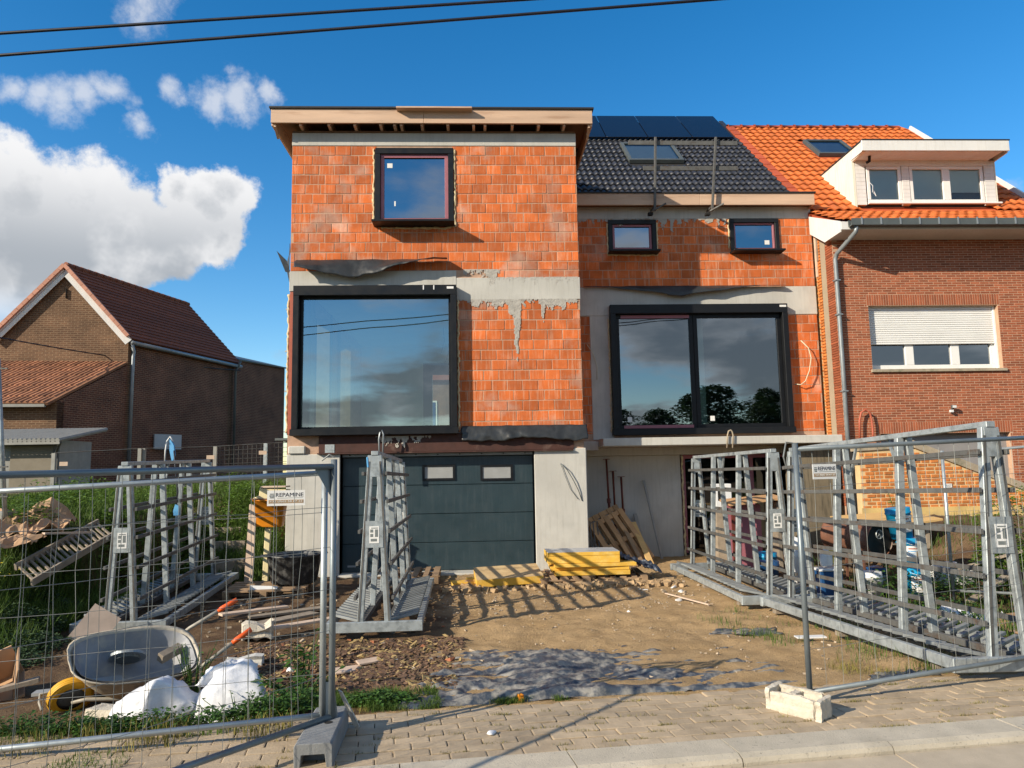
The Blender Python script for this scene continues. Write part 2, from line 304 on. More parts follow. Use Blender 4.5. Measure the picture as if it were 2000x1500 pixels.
# ------------------------------------------------------------------ mesh helpers
class MB:
    def __init__(s): s.v = []; s.f = []
    def add(s, vs, fs):
        o = len(s.v); s.v += [tuple(x) for x in vs]; s.f += [tuple(i + o for i in f) for f in fs]; return s
    def box(s, lo, hi):
        x0, y0, z0 = lo; x1, y1, z1 = hi
        return s.add([(x0,y0,z0),(x1,y0,z0),(x1,y1,z0),(x0,y1,z0),(x0,y0,z1),(x1,y0,z1),(x1,y1,z1),(x0,y1,z1)], BOXF)
    def obox(s, c, size, rot=None):
        h = [q / 2 for q in size]; R = rot if rot is not None else Matrix.Identity(3); c = Vector(c)
        return s.add([c + R @ Vector((sx*h[0], sy*h[1], sz*h[2])) for sz in (-1,1) for sx, sy in ((-1,-1),(1,-1),(1,1),(-1,1))], BOXF)
    def beam(s, p, q, w, h, up=(0, 0, 1)):
        p = Vector(p); q = Vector(q); d = (q - p); L = d.length; d = d / L
        u = Vector(up); r = d.cross(u)
        if r.length < 1e-4: r = d.cross(Vector((0, 1, 0)))
        r.normalize(); u = r.cross(d)
        R = Matrix((r, d, u)).transposed()
        return s.obox((p + q) / 2, (w, L, h), R)
    def tube(s, pts, r, n=8, cap=True):
        pts = [Vector(p) for p in pts]; k = len(pts); vs = []; prev = None
        for i, p in enumerate(pts):
            t = (pts[min(i+1, k-1)] - pts[max(i-1, 0)]).normalized()
            if prev is None:
                a = t.cross(Vector((0, 0, 1)));
                if a.length < .05: a = t.cross(Vector((0, 1, 0)))
            else: a = prev - t * prev.dot(t)
            a.normalize(); prev = a; b = t.cross(a)
            rr = r[i] if isinstance(r, (list, tuple)) else r
            vs += [p + (a * math.cos(2*math.pi*j/n) + b * math.sin(2*math.pi*j/n)) * rr for j in range(n)]
        fs = [(i*n+j, i*n+(j+1) % n, (i+1)*n+(j+1) % n, (i+1)*n+j) for i in range(k-1) for j in range(n)]
        if cap: fs += [tuple(range(n))[::-1], tuple((k-1)*n+j for j in range(n))]
        return s.add(vs, fs)
    def lathe(s, c, prof, n=24, axis='z', mat=None):
        c = Vector(c); vs = []
        for (r, h) in prof:
            for j in range(n):
                a = 2*math.pi*j/n; v = Vector((r*math.cos(a), r*math.sin(a), h))
                if axis == 'x': v = Vector((v.z, v.x, v.y))
                if axis == 'y': v = Vector((v.x, v.z, v.y))
                if mat is not None: v = mat @ v
                vs.append(c + v)
        k = len(prof)
        return s.add(vs, [(i*n+j, i*n+(j+1) % n, (i+1)*n+(j+1) % n, (i+1)*n+j) for i in range(k-1) for j in range(n)])
    def prism(s, poly, vec):
        """extrude a flat polygon (list of points) along vec"""
        vec = Vector(vec); n = len(poly); p = [Vector(q) for q in poly]
        return s.add(p + [q + vec for q in p], [tuple(range(n))[::-1], tuple(range(n, 2*n))] + [(i, (i+1) % n, n+(i+1) % n, n+i) for i in range(n)])
    def quad(s, a, b, c, d): return s.add([a, b, c, d], [(0, 1, 2, 3)])
    def slab(s, a, b, c, d, t):
        a, b, c, d = map(Vector, (a, b, c, d)); n = (b - a).cross(d - a).normalized() * t
        return s.prism([a, b, c, d], -n)
    def build(s, name, mat, parent=None, smooth=False, kind=None, bevel=0.0, fixn=True):
        me = bpy.data.meshes.new(name); me.from_pydata(s.v, [], s.f)
        if fixn or bevel:
            bm = bmesh.new(); bm.from_mesh(me)
            if fixn: bmesh.ops.recalc_face_normals(bm, faces=bm.faces)
            if bevel > 0: bmesh.ops.bevel(bm, geom=list(bm.edges), offset=bevel, segments=1, affect='EDGES', clamp_overlap=True)
            bm.to_mesh(me); bm.free()
        return link(me, name, mat, parent, smooth, kind)
BOXF = [(3,2,1,0),(4,5,6,7),(0,1,5,4),(1,2,6,5),(2,3,7,6),(3,0,4,7)]
def link(me, name, mat, parent=None, smooth=False, kind=None):
    if mat is not None and not me.materials: me.materials.append(MATS[mat] if isinstance(mat, str) else mat)
    if smooth: me.shade_smooth()
    o = bpy.data.objects.new(name, me); COL.objects.link(o)
    if parent is not None:
        o.parent = parent; o.matrix_parent_inverse = PINV.get(parent.name, Matrix.Identity(4))
    if kind: o['kind'] = kind
    return o
PINV = {}
def inv(o):
    """children of o are given in world coordinates"""
    PINV[o.name] = (Matrix.LocRotScale(o.location, o.rotation_euler, o.scale)).inverted(); return o
def thing(name, label, cat, loc=(0, 0, 0), rot=(0, 0, 0), group=None, world=False):
    o = bpy.data.objects.new(name, None); o.empty_display_size = .2; COL.objects.link(o); o.location = loc; o.rotation_euler = rot
    o['label'] = label; o['category'] = cat
    if group: o['group'] = group
    if world: inv(o)
    return o
def tag(o, label, cat, group=None):
    o['label'] = label; o['category'] = cat
    if group: o['group'] = group
    return o
def B(name, lo, hi, mat, parent=None, bevel=0.0): return MB().box(lo, hi).build(name, mat, parent, bevel=bevel)
# a shared unit block with a chamfered face, scaled to each piece
def chamfer_block(c=.04):
    bm = bmesh.new(); bmesh.ops.create_cube(bm, size=1.0)
    bmesh.ops.bevel(bm, geom=list(bm.edges), offset=c, segments=1, affect='EDGES')
    me = bpy.data.meshes.new('piece'); bm.to_mesh(me); bm.free(); return me
_blocks = {}
def pieces(parent, name, specs, mat, limit=300, key=None, cham=.04, restname=None):
    """specs: (centre, size, rotation euler). The limit most prominent become objects sharing one mesh, the rest one joined part."""
    k = (mat, cham)
    if k not in _blocks:
        me = chamfer_block(cham); me.materials.append(MATS[mat]); _blocks[k] = me
    me = _blocks[k]
    if key: specs = sorted(specs, key=key)
    pinv = PINV.get(parent.name, Matrix.Identity(4)) if parent is not None else Matrix.Identity(4)
    for c, s, r in specs[:limit]:
        o = bpy.data.objects.new(name, me); COL.objects.link(o); o.location = c; o.scale = s; o.rotation_euler = r
        if parent is not None: o.parent = parent; o.matrix_parent_inverse = pinv
    if len(specs) > limit:
        mb = MB(); bv = [v.co.copy() for v in me.vertices]; bf = [tuple(p.vertices) for p in me.polygons]
        for c, s, r in specs[limit:]:
            mm = Matrix.LocRotScale(Vector(c), Euler(r), Vector(s)); mb.add([mm @ v for v in bv], bf)
        mb.build(restname or name, mat, parent, kind='stuff', fixn=False)
def holed(mb, x0, x1, z0, z1, y0, y1, holes):
    """wall slab in the XZ plane with rectangular openings (x0,x1,z0,z1)"""
    xs = sorted({x0, x1, *[h[i] for h in holes for i in (0, 1) if x0 < h[i] < x1]})
    zs = sorted({z0, z1, *[h[i] for h in holes for i in (2, 3) if z0 < h[i] < z1]})
    nx, nz = len(xs)-1, len(zs)-1
    def solid(i, j):
        if not (0 <= i < nx and 0 <= j < nz): return False
        cx, cz = (xs[i]+xs[i+1])/2, (zs[j]+zs[j+1])/2
        return not any(h[0] < cx < h[1] and h[2] < cz < h[3] for h in holes)
    for i in range(nx):
        for j in range(nz):
            if not solid(i, j): continue
            a, b, c, d = xs[i], xs[i+1], zs[j], zs[j+1]
            mb.quad((a,y0,c),(b,y0,c),(b,y0,d),(a,y0,d)); mb.quad((b,y1,c),(a,y1,c),(a,y1,d),(b,y1,d))
            if not solid(i-1, j): mb.quad((a,y1,c),(a,y0,c),(a,y0,d),(a,y1,d))
            if not solid(i+1, j): mb.quad((b,y0,c),(b,y1,c),(b,y1,d),(b,y0,d))
            if not solid(i, j-1): mb.quad((a,y1,c),(b,y1,c),(b,y0,c),(a,y0,c))
            if not solid(i, j+1): mb.quad((a,y0,d),(b,y0,d),(b,y1,d),(a,y1,d))
    return mb
def text_on(parent, txt, size, mat, loc, rx, ry_dir, name='lettering', thick=.0006, sx=1.0, fit=None):
    """flat lettering: loc = left baseline point, rx = unit vector along the line, ry_dir = unit vector up the letters"""
    cu = bpy.data.curves.new('lettering', 'FONT'); cu.body = txt; cu.size = size; cu.extrude = thick
    ob = bpy.data.objects.new('tmp', cu); COL.objects.link(ob)
    bpy.context.view_layer.update(); dg = bpy.context.evaluated_depsgraph_get()
    me = bpy.data.meshes.new_from_object(ob.evaluated_get(dg)); bpy.data.objects.remove(ob)
    rx = Vector(rx).normalized(); ry = Vector(ry_dir).normalized(); n = rx.cross(ry)
    if fit:      # fit = (width, height) of the finished line
        xs = [v.co.x for v in me.vertices]; ys = [v.co.y for v in me.vertices]
        me.transform(Matrix.Translation((-min(xs), -min(ys), 0))); me.transform(Matrix.Diagonal((fit[0] / (max(xs) - min(xs)), fit[1] / (max(ys) - min(ys)), 1, 1)))
    mm = Matrix((rx * sx, ry, n)).transposed().to_4x4(); mm.translation = Vector(loc)
    me.transform(mm); me.materials.clear()
    return link(me, name, mat, parent)
def sstep(t): t = max(0., min(1., t)); return t*t*(3-2*t)
def fbm(x, y, z=0., o=4): return mnoise.fractal(Vector((x, y, z)), 1.0, 2.0, o)
def dup(root, loc=None, rot=None):
    r = root.copy(); COL.objects.link(r)
    if loc is not None: r.location = loc
    if rot is not None: r.rotation_euler = rot
    for ch in list(root.children):
        c = ch.copy(); COL.objects.link(c); c.parent = r
        for g in list(ch.children):
            d = g.copy(); COL.objects.link(d); d.parent = c
    return r

# ================================================================== ground and street
PSI = math.atan(.14); CP, SP = math.cos(PSI), math.sin(PSI); O_ = (0., 5.57)      # the street runs at 8 degrees to the house front
def ST(s, t): return O_[0] + s*CP - t*SP, O_[1] + s*SP + t*CP
def sc(x, y): return (x - O_[0])*CP + (y - O_[1])*SP
def tt(x, y): return -(x - O_[0])*SP + (y - O_[1])*CP
def zs(x, y=None): return -.012 * max(-15., min(15., x))
def zg(x, y):
    s = zs(x); T_ = tt(x, y)
    if T_ < -.04: return s - .13 if T_ > -9 else s
    zl = -.17 - .012 * max(0., min(6., y - 9)) - .05 * sstep((-x - .9) / 1.0) * sstep((9 - y) / 2)
    t = sstep(T_ / (2.8 - 2.4 * sstep((-x - .9) / 1.0))); b = s * (1 - t) + zl * t
    lift = 0.
    d1 = min(-5.35 - x - .25 * math.sin(y * 1.3), (y - 8.2) - .35 * math.sin(x * 1.1))
    H = min(1.8, .22 + .80 * sstep((y - 8.3) / 2.6) + .05 * max(0., y - 9))
    s1 = sstep(d1 / .75)
    s2 = sstep((y - 12.9) / 3.3) * sstep((-3.75 - x) / .4 + .5)
    lift = max(s1, s2 * .97) * H
    s3 = sstep((x - 6.3) / 1.8) * sstep((y - 9.5) / 3.2)
    lift = max(lift, s3 * .85)
    if y > 24: lift = max(lift, sstep((y - 24) / 6) * 1.7)
    edge = sstep((T_ - .02) / .35)
    rough = .035 * fbm(x * 1.1, y * 1.1, 3.1) + .020 * fbm(x * 4.2, y * 4.2, 7.7) + .011 * fbm(x * 11, y * 11, 2.7) - .02 * math.exp(-((x - 2.2 - .25*(9 - y)) / .11) ** 2) * sstep((9.6 - y) / 1.5) * sstep((y - 6.4) / 1)
    if lift > .1: rough *= 1.8
    return b + lift + rough * edge
def far(a, b, n): return list(np.geomspace(a, b, n))
gx = [-x for x in far(9.5, 900, 16)][::-1] + list(np.arange(-8.9, -5.6, .12)) + list(np.arange(-5.5, 6.5, .055)) + list(np.arange(6.55, 12, .12)) + far(12.3, 900, 16)
gy = [-y for y in far(6, 900, 12)][::-1] + [-4, 0, 2.5, 3.8] + list(np.arange(4.2, 5.0, .1)) + list(np.arange(5.0, 10, .05)) + list(np.arange(10.05, 17, .10)) + list(np.arange(17.2, 26, .5)) + far(27, 1200, 14)
gv = [(x, y, zg(x, y)) for y in gy for x in gx]; nx_ = len(gx)
gf = [(j*nx_+i, j*nx_+i+1, (j+1)*nx_+i+1, (j+1)*nx_+i) for j in range(len(gy)-1) for i in range(nx_-1)]
gm = bpy.data.meshes.new('ground'); gm.from_pydata(gv, [], gf)
# ground material: dry sand on the drive, brown litter soil to the left, green-brown soil beyond
m = bpy.data.materials.new('soil'); m.use_nodes = True; t = m.node_tree; nn = t.nodes.new; lk = t.links.new; b = t.nodes['Principled BSDF']; b.inputs['Roughness'].default_value = .95
b.inputs['Specular IOR Level'].default_value = .2
g = nn('ShaderNodeNewGeometry'); sp = nn('ShaderNodeSeparateXYZ'); lk(g.outputs['Position'], sp.inputs[0])
def gno(s, d=6, r=.6):
    n = nn('ShaderNodeTexNoise'); n.inputs['Scale'].default_value = s; n.inputs['Detail'].default_value = d; n.inputs['Roughness'].default_value = r; lk(g.outputs['Position'], n.inputs['Vector']); return n.outputs['Fac']
def gmr(v, a, b_, c=0., d=1., sm=True):
    n = nn('ShaderNodeMapRange'); n.interpolation_type = 'SMOOTHSTEP' if sm else 'LINEAR'; lk(v, n.inputs[0])
    for i, q in enumerate((a, b_, c, d)): n.inputs[1+i].default_value = q
    return n.outputs[0]
def gmt(op, a, b_):
    n = nn('ShaderNodeMath'); n.operation = op
    for i, v in enumerate((a, b_)):
        if isinstance(v, (int, float)): n.inputs[i].default_value = v
        else: lk(v, n.inputs[i])
    return n.outputs[0]
def gmx(f, a, b_):
    n = nn('ShaderNodeMix'); n.data_type = 'RGBA'; lk(f, n.inputs[0])
    for i, v in ((6, a), (7, b_)):
        if isinstance(v, tuple): n.inputs[i].default_value = (*v, 1)
        else: lk(v, n.inputs[i])
    return n.outputs[2]
wob = gmt('MULTIPLY', gmt('SUBTRACT', gno(1.2), .5), 2.2)
sandm = gmt('MULTIPLY', gmr(gmt('ADD', sp.outputs['X'], wob), -1.1, -.1), gmr(gmt('ADD', sp.outputs['X'], wob), 5.2, 4.2))
sand = gmx(gmr(gno(3.5), .42, .62), (.49, .335, .175), (.41, .275, .138))
sand = gmx(gmr(gno(11, 8, .7), .55, .70), sand, (.31, .21, .115))
soil = gmx(gmr(gno(2.6), .4, .62), (.115, .07, .04), (.19, .125, .07))
col = gmx(sandm, soil, sand)
green = gmt('MAXIMUM', gmr(sp.outputs['Y'], 16, 24), gmr(sp.outputs['X'], -5.0, -6.2))
col = gmx(gmt('MULTIPLY', green, .8), col, (.055, .075, .018))
grain = gmr(gno(160, 3, .7), .3, .7, .68, 1.32, False)
v = nn('ShaderNodeVectorMath'); v.operation = 'SCALE'; lk(col, v.inputs[0]); lk(grain, v.inputs['Scale']); lk(v.outputs[0], b.inputs['Base Color'])
bp = nn('ShaderNodeBump'); bp.inputs['Distance'].default_value = .035; lk(gno(30, 9, .75), bp.inputs['Height']); lk(bp.outputs[0], b.inputs['Normal'])
MATS['soil'] = m
link(gm, 'ground', 'soil', smooth=True, kind='structure')

def strip(name, t0, t1, dz, mat, x0=-60, x1=60):
    ss = sorted({x0, -15, 15, x1}); v = []; f = []
    for q in ss: v += [(*ST(q, t0), zs(q) + dz), (*ST(q, t1), zs(q) + dz)]
    for i in range(len(ss)-1): f.append((2*i, 2*i+2, 2*i+3, 2*i+1))
    me = bpy.data.meshes.new(name); me.from_pydata(v, [], f); return link(me, name, mat, kind='structure')
# pavement: joint bed with clay pavers laid in running bond
T0P = -.955
pav = strip('pavement', T0P, .005, -.016, 'paver_joint')
sp_ = []; PL, PW = .222, .106
for r in range(9):
    t_ = T0P + .053 + r * PW; off = (r % 2) * PL / 2 + rnd.uniform(-.01, .01)
    for k in range(-40, 52):
        q = k * PL + off
        if not -8 < q < 10.5: continue
        x, y = ST(q, t_ + rnd.uniform(-.002, .002))
        sp_.append(((x, y, zs(q) - .028 + rnd.uniform(-.004, .005)), (PL - .006, PW - .006, .055), (rnd.uniform(-.014, .014), .012 + rnd.uniform(-.014, .014), PSI + rnd.uniform(-.010, .010))))
pieces(pav, 'paver', sp_, 'paver', key=lambda q: abs(q[0][0] - .95), cham=.035)
# kerb stones and channel stones
kb = strip('kerb', -1.245, -.955, -.08, 'paver_joint')
kprof = [(-1.25, -.12), (-1.25, -.035), (-1.235, -.012), (-1.19, .004), (-.958, .004), (-.958, -.12)]
def stone(name, prof, x0, x1, mat, par, jit):
    s0, s1 = zs(x0) + jit, zs(x1) + jit; n = len(prof)
    MB().add([(*ST(x0, t_), s0 + z) for t_, z in prof] + [(*ST(x1, t_), s1 + z) for t_, z in prof], [tuple(range(n))[::-1], tuple(range(n, 2*n))] + [(i, (i+1) % n, n+(i+1) % n, n+i) for i in range(n)]).build(name, mat, par)
for k in range(-9, 12): stone('kerb_stone', kprof, k + .37, k + 1.362, 'kerb_stone', kb, rnd.uniform(-.003, .003))
gu = strip('gutter', -1.59, -1.25, -.075, 'paver_joint')
for k in range(-9, 12): stone('gutter_stone', [(-1.57, -.1), (-1.57, -.066), (-1.254, -.052), (-1.254, -.1)], k + .37, k + 1.36, 'gutter_stone', gu, rnd.uniform(-.002, .002))
strip('road', -8.8, -1.568, -.068, 'asphalt', -200, 200)

# ================================================================== the unfinished house
HY = 14.2            # front plane of the tower
RY = 16.1            # front plane of the set-back wing
TL, TR = -3.67, 1.99
RR = 7.64
house = thing('unfinished_house', 'unfinished orange block house with a timber flat roof tower and a set-back wing', 'house', (0, 14.2, -.3), world=True)
BW_ = (-3.50, -.49, 2.46, 5.20); UW = (-2.0, -.51, 6.55, 8.08); GD = (-2.67, 1.02, -.5, 2.04)
twr = holed(MB(), TL, TR, -.5, 8.42, HY + .0045, HY + .30, [BW_, UW, GD]).build('tower_wall', 'block_mortar', house); 
def blockrows(x0, x1, z0, z1, y, holes, hrow, blen, seed, xoff=0, skip=None):
    r = random.Random(seed); out = []; z = z1; i = 0
    while z > z0 + .03:
        h = min(hrow, z - z0); zc = z - h / 2; x = x0 - r.uniform(0, .12) - (blen / 2 if i % 2 else 0) + xoff
        while x < x1:
            L = blen + r.uniform(-.012, .012); a, b = max(x, x0), min(x + L, x1)
            segs = [(a, b)]
            for H in holes:
                if H[2] < zc + h*.25 and H[3] > zc - h*.25:
                    ns = []
                    for (p, q) in segs:
                        if q <= H[0] or p >= H[1]: ns.append((p, q))
                        else:
                            if p < H[0]: ns.append((p, H[0]))
                            if q > H[1]: ns.append((H[1], q))
                    segs = ns
            for (p, q) in segs:
                if q - p > .045 and not (skip and skip((p+q)/2, zc)):
                    out.append((((p+q)/2, y + .05 + r.uniform(-.004, .002), zc + r.uniform(-.003, .003)), (q - p - .013, .1, h - .013 - r.uniform(0, .006)), (r.uniform(-.008, .008), r.uniform(-.006, .006), r.uniform(-.008, .008))))
            x += L
        z -= hrow; i += 1
    return out
hb = [BW_, UW]
bl = blockrows(TL, TR, 5.60, 8.16, HY, hb, .1985, .302, 5)
bl += blockrows(-.30, TR, 5.18, 5.60, HY, hb, .1985, .302, 6, skip=lambda x, z: x < .35)
bl += blockrows(TL, TR, 2.40, 5.0, HY, hb, .1985, .302, 9)
pieces(twr, 'block', bl, 'block', key=lambda q: -q[1][0]*q[1][2], cham=.03)
# concrete: ring beams, pillars
def conc(name, lo, hi, bev=.008): return B(name, lo, hi, 'concrete', house, bev)
conc('ring_beam', (TL - .006, HY - .012, 8.162), (TR + .006, HY + .3, 8.43))
conc('ring_beam', (TL - .01, HY - .016, 5.20), (-.44, HY + .1, 5.60))
conc('ring_beam', (-.438, HY - .012, 5.005), (TR + .012, HY + .1, 5.45))
conc('pillar', (TL - .004, HY - .02, -.6), (GD[0], HY + .36, 2.04), .012)
conc('pillar', (GD[1], HY - .02, -.6), (TR + .035, HY + .36, 2.08), .012)
conc('pillar_cap', (TL + .03, HY - .06, 2.045), (TL + .35, HY + .2, 2.20), .02)
conc('threshold', (GD[0] + .002, HY - .22, -.5), (GD[1] - .002, HY + .3, -.20), .01)
# mortar smears: thin irregular patches with ragged lower ends
def smear(x0, x1, ztop, drops, y=HY - .006, seed=1, base=.10):
    """thin mortar wash: ragged cells kept where the wash reaches; drops = (x, depth, halfwidth)"""
    c_ = .017; vs = []; fs = []; n = int((x1 - x0) / c_); zmax = max([q[1] for q in drops] + [0]) + base + .25; k = 0
    for i in range(n):
        x = x0 + i * c_
        for j in range(int(zmax / c_)):
            d = j * c_; reach = base * (.4 + 1.5 * abs(fbm(x * 3, seed, 1)))
            for q in drops:
                t_ = 1 - abs(x - q[0] - .03 * fbm(d * 5, seed, q[0])) / (q[2] * (1.25 - .8 * min(1, d / q[1])))
                if t_ > 0: reach = max(reach, q[1] * min(1, t_ * 2.2))
            f = (reach - d) / .10 + 1.5 * fbm(x * 9, d * 5, seed) + .9 * fbm(x * 26, d * 13, seed)
            if f > .25:
                yy = y - .004 - .007 * abs(fbm(x * 16, d * 16, seed + 5)); z = ztop - d
                vs += [(x, yy, z), (x + c_, yy, z), (x + c_, yy - .001, z - c_), (x, yy - .001, z - c_)]; fs.append((k+3, k+2, k+1, k)); k += 4
    MB().add(vs, fs).build('mortar_smear', 'mortar_smear', house, fixn=False)
smear(.25, 1.98, 5.02, [(.72, 1.12, .085), (.62, .35, .12), (1.25, .45, .05), (.35, .20, .2), (1.62, .20, .16), (1.4, .26, .12)], seed=3)
smear(-.3, .42, 5.62, [(-.1, .10, .2), (.25, .34, .12)], seed=4)
smear(.36, 1.97, 5.46, [(.9, .05, .2), (1.5, .12, .1), (1.85, .16, .08)], seed=8)
smear(-.42, .30, 5.02, [(-.1, .14, .2)], seed=12)
# faded mortar wash beside the drips
# hanging damp-proof membranes
def flap(x0, x1, ztop, depthf, out, y0, seed, mat='dpc_sheet', name='membrane_flap', nx=90, nz=10):
    vs = []; fs = []
    for i in range(nx + 1):
        u = i / nx; x = x0 + (x1 - x0) * u; d = depthf(u)
        for j in range(nz + 1):
            w = j / nz
            vs.append((x + .03 * fbm(u * 4, w * 2, seed), y0 - out * math.sin(w * 1.5) * (.4 + .6*abs(math.sin(u * 3.0 + seed))) - .02 - .03 * (.5 + .5*math.sin(u * 21 + 3*fbm(u*5, w, seed))) * w - .02 * abs(fbm(u * 7, w * 1.1, seed, 2)), ztop - d * w * (1 + .12 * fbm(u * 8, 1, seed)) + .010 * fbm(u * 9, w * 2, seed + 4, 2)))
    for i in range(nx):
        for j in range(nz): a = i*(nz+1)+j; fs.append((a, a+nz+1, a+nz+2, a+1))
    o = MB().add(vs, fs).build(name, mat, house, smooth=True, fixn=False)
    md = o.modifiers.new('thickness', 'SOLIDIFY'); md.thickness = .003; return o
flap(TL + .12, -.62, 5.82, lambda u: .05 + .36 * (min(1, .45 + u*1.3) if u < .42 else max(0., 1 - (u - .42)/.5) ** 1.3), .26, HY - .01, 2)
flap(-.36, TR + .06, 2.53, lambda u: .27 + .03 * math.sin(u * 9), .10, HY - .03, 6)
flap(2.35, 6.9, 5.73, lambda u: .03 + .23 * max(0., 1 - abs(u - .48) / .40) ** 1.2, .12, RY - .01, 9)
# torn membrane sticking out at the left corner
sv = []; sf = []
for i in range(7):
    for j in range(5): sv.append((TL - .03 - .02*j - .10*math.sin(i/6*3)*(j/4) , HY + .05 + .12*j, 5.45 + i*.12 + .05*math.sin(j*1.7)))
for i in range(6):
    for j in range(4): sf.append((i*5+j, i*5+j+1, i*5+j+6, i*5+j+5))
o = MB().add(sv, sf).build('membrane_flap', 'dpc_sheet', house, smooth=True); o.modifiers.new('t', 'SOLIDIFY').thickness = .004
MB().prism([(TL-.30, HY+.1, 6.05), (TL-.10, HY+.1, 5.85), (TL-.02, HY+.1, 5.6), (TL-.12, HY+.1, 5.62)], (0, .004, 0)).build('membrane_flap', 'dpc_sheet', house)

# window boxes: black surround standing proud of the wall, leaf frame, pane
def window_box(name, x0, x1, z0, z1, y, proud, border, top=None, tape=False, glass='glass', bars=(), depth=.10, leaf=.07, sill=None):
    top = top or border; sl = sill if sill else proud + .03
    w = MB().box((x0 - .02, y - sl, z0 - .012), (x1 + .02, y + depth, z0 + (border if not sill else .03))).build(name, 'black_frame', house, bevel=.004)
    def bar(lo, hi, mat='black_frame', nm='surround'): return MB().box(lo, hi).build(nm, mat, w, bevel=.004)
    if sill: bar((x0, y - proud, z0 + .031), (x1, y + depth, z0 + border))
    bar((x0, y - proud, z1 - top), (x1, y + depth, z1))
    bar((x0, y - proud, z0 + border + .001), (x0 + border, y + depth, z1 - top - .001)); bar((x1 - border, y - proud, z0 + border + .001), (x1, y + depth, z1 - top - .001))
    a, b_, c, d = x0 + border, x1 - border, z0 + border, z1 - top
    yf = y + .02 - proud * .3; lm = 'pink_tape' if tape else 'black_frame'
    xs = [a] + list(bars) + [b_]
    for i in range(len(xs)-1):
        p, q = xs[i] + .003, xs[i+1] - .003
        for lo, hi in (((p, yf, c), (q, yf+.06, c+leaf)), ((p, yf, d-leaf), (q, yf+.06, d)), ((p, yf, c+leaf+.001), (p+leaf, yf+.06, d-leaf-.001)), ((q-leaf, yf, c+leaf+.001), (q, yf+.06, d-leaf-.001))):
            MB().box(lo, hi).build('leaf_frame', lm, w, bevel=.004)
        if tape:
            for lo, hi in (((p+leaf+.002, yf+.02, c+leaf+.001), (q-leaf-.002, yf+.055, c+leaf+.012)), ((p+leaf+.002, yf+.02, d-leaf-.012), (q-leaf-.002, yf+.055, d-leaf-.001))): bar(lo, hi, nm='glazing_bead')
        MB().quad((p+leaf, yf+.035, c+leaf), (q-leaf, yf+.035, c+leaf), (q-leaf, yf+.035, d-leaf), (p+leaf, yf+.035, d-leaf)).build('pane', glass, w, fixn=False)
    return w, yf
def sticker(w, x, z, y, sw=.1, sh=.1):
    s_ = B('sticker', (x, y, z), (x + sw, y + .002, z + sh), 'label_white', w)
    return s_
def foambead(pts, seed):
    r = random.Random(seed); path = []
    for (a, b_) in zip(pts[:-1], pts[1:]):
        a = Vector(a); b_ = Vector(b_); n = int((b_ - a).length / .05) + 1
        path += [a + (b_ - a) * k / n + Vector((r.uniform(-.012, .012), r.uniform(-.01, .0), r.uniform(-.012, .012))) for k in range(n)]
    path.append(Vector(pts[-1])); MB().tube(path, [r.uniform(.012, .032) for _ in path], 6).build('foam_bead', 'foam', house, smooth=True)
bwin, yf = window_box('picture_window', -3.56, -.44, 2.40, 5.27, HY, .19, .11, top=.19, leaf=.045)
sticker(bwin, -.62, 5.19, HY - .193, .13, .045)
for x in (-1.08, -.88): B('foam_drip', (x, HY - .20, 5.17), (x + .022, HY - .185, 5.26), 'white_plastic', bwin, .004)
uwin, yf = window_box('upper_window', -2.03, -.48, 6.50, 8.11, HY, .04, .10, top=.12, tape=True, glass='glass_dark', sill=.36)
sticker(uwin, -1.80, 7.72, yf + .028, .105, .095); sticker(uwin, -1.66, 6.93, yf + .028, .03, .10)
foambead([(-.455, HY, 8.08), (-.455, HY, 6.5), (-.6, HY, 6.46), (-1.9, HY, 6.46)], 3); foambead([(-2.06, HY, 8.1), (-2.06, HY, 6.55)], 4); foambead([(-.415, HY, 5.0), (-.415, HY, 2.45)], 5)
# left strip beside the picture window: red rail and foam
B('corner_post', (TL + .01, HY - .03, 2.42), (TL + .075, HY + .1, 5.18), 'red_pipe', house, .004)
foambead([(TL - .02, HY + .02, 5.15), (TL - .02, HY + .02, 2.45)], 8)
# the side window box seen edge on
swb = B('side_window_box', (TL - .16, HY + .55, 2.44), (TL - .002, HY + 2.6, 2.52), 'black_frame', house, .01)
for lo, hi in (((TL-.16, HY+.55, 5.12), (TL-.002, HY+2.6, 5.22)), ((TL-.16, HY+.55, 2.521), (TL-.002, HY+.70, 5.119)), ((TL-.16, HY+2.45, 2.521), (TL-.002, HY+2.6, 5.119))): B('surround', lo, hi, 'black_frame', swb)
MB().quad((TL-.05, HY+2.45, 2.52), (TL-.05, HY+.7, 2.52), (TL-.05, HY+.7, 5.12), (TL-.05, HY+2.45, 5.12)).build('pane', 'glass', swb, fixn=False)
MB().quad((TL+.15, HY+5.1, 2.5), (TL+.15, HY+3.4, 2.5), (TL+.15, HY+3.4, 5.0), (TL+.15, HY+5.1, 5.0)).build('pane', 'glass', swb, fixn=False)
for z in (4.86, 4.03, 3.25, 2.47): B('wall_tie', (TL - .10, HY + .1, z), (TL - .012, HY + .14, z + .028), 'grey_sheet', house)
B('side_ledge', (TL - .40, HY + .6, 2.34), (TL - .03, HY + 2.2, 2.385), 'dark_zinc', house)

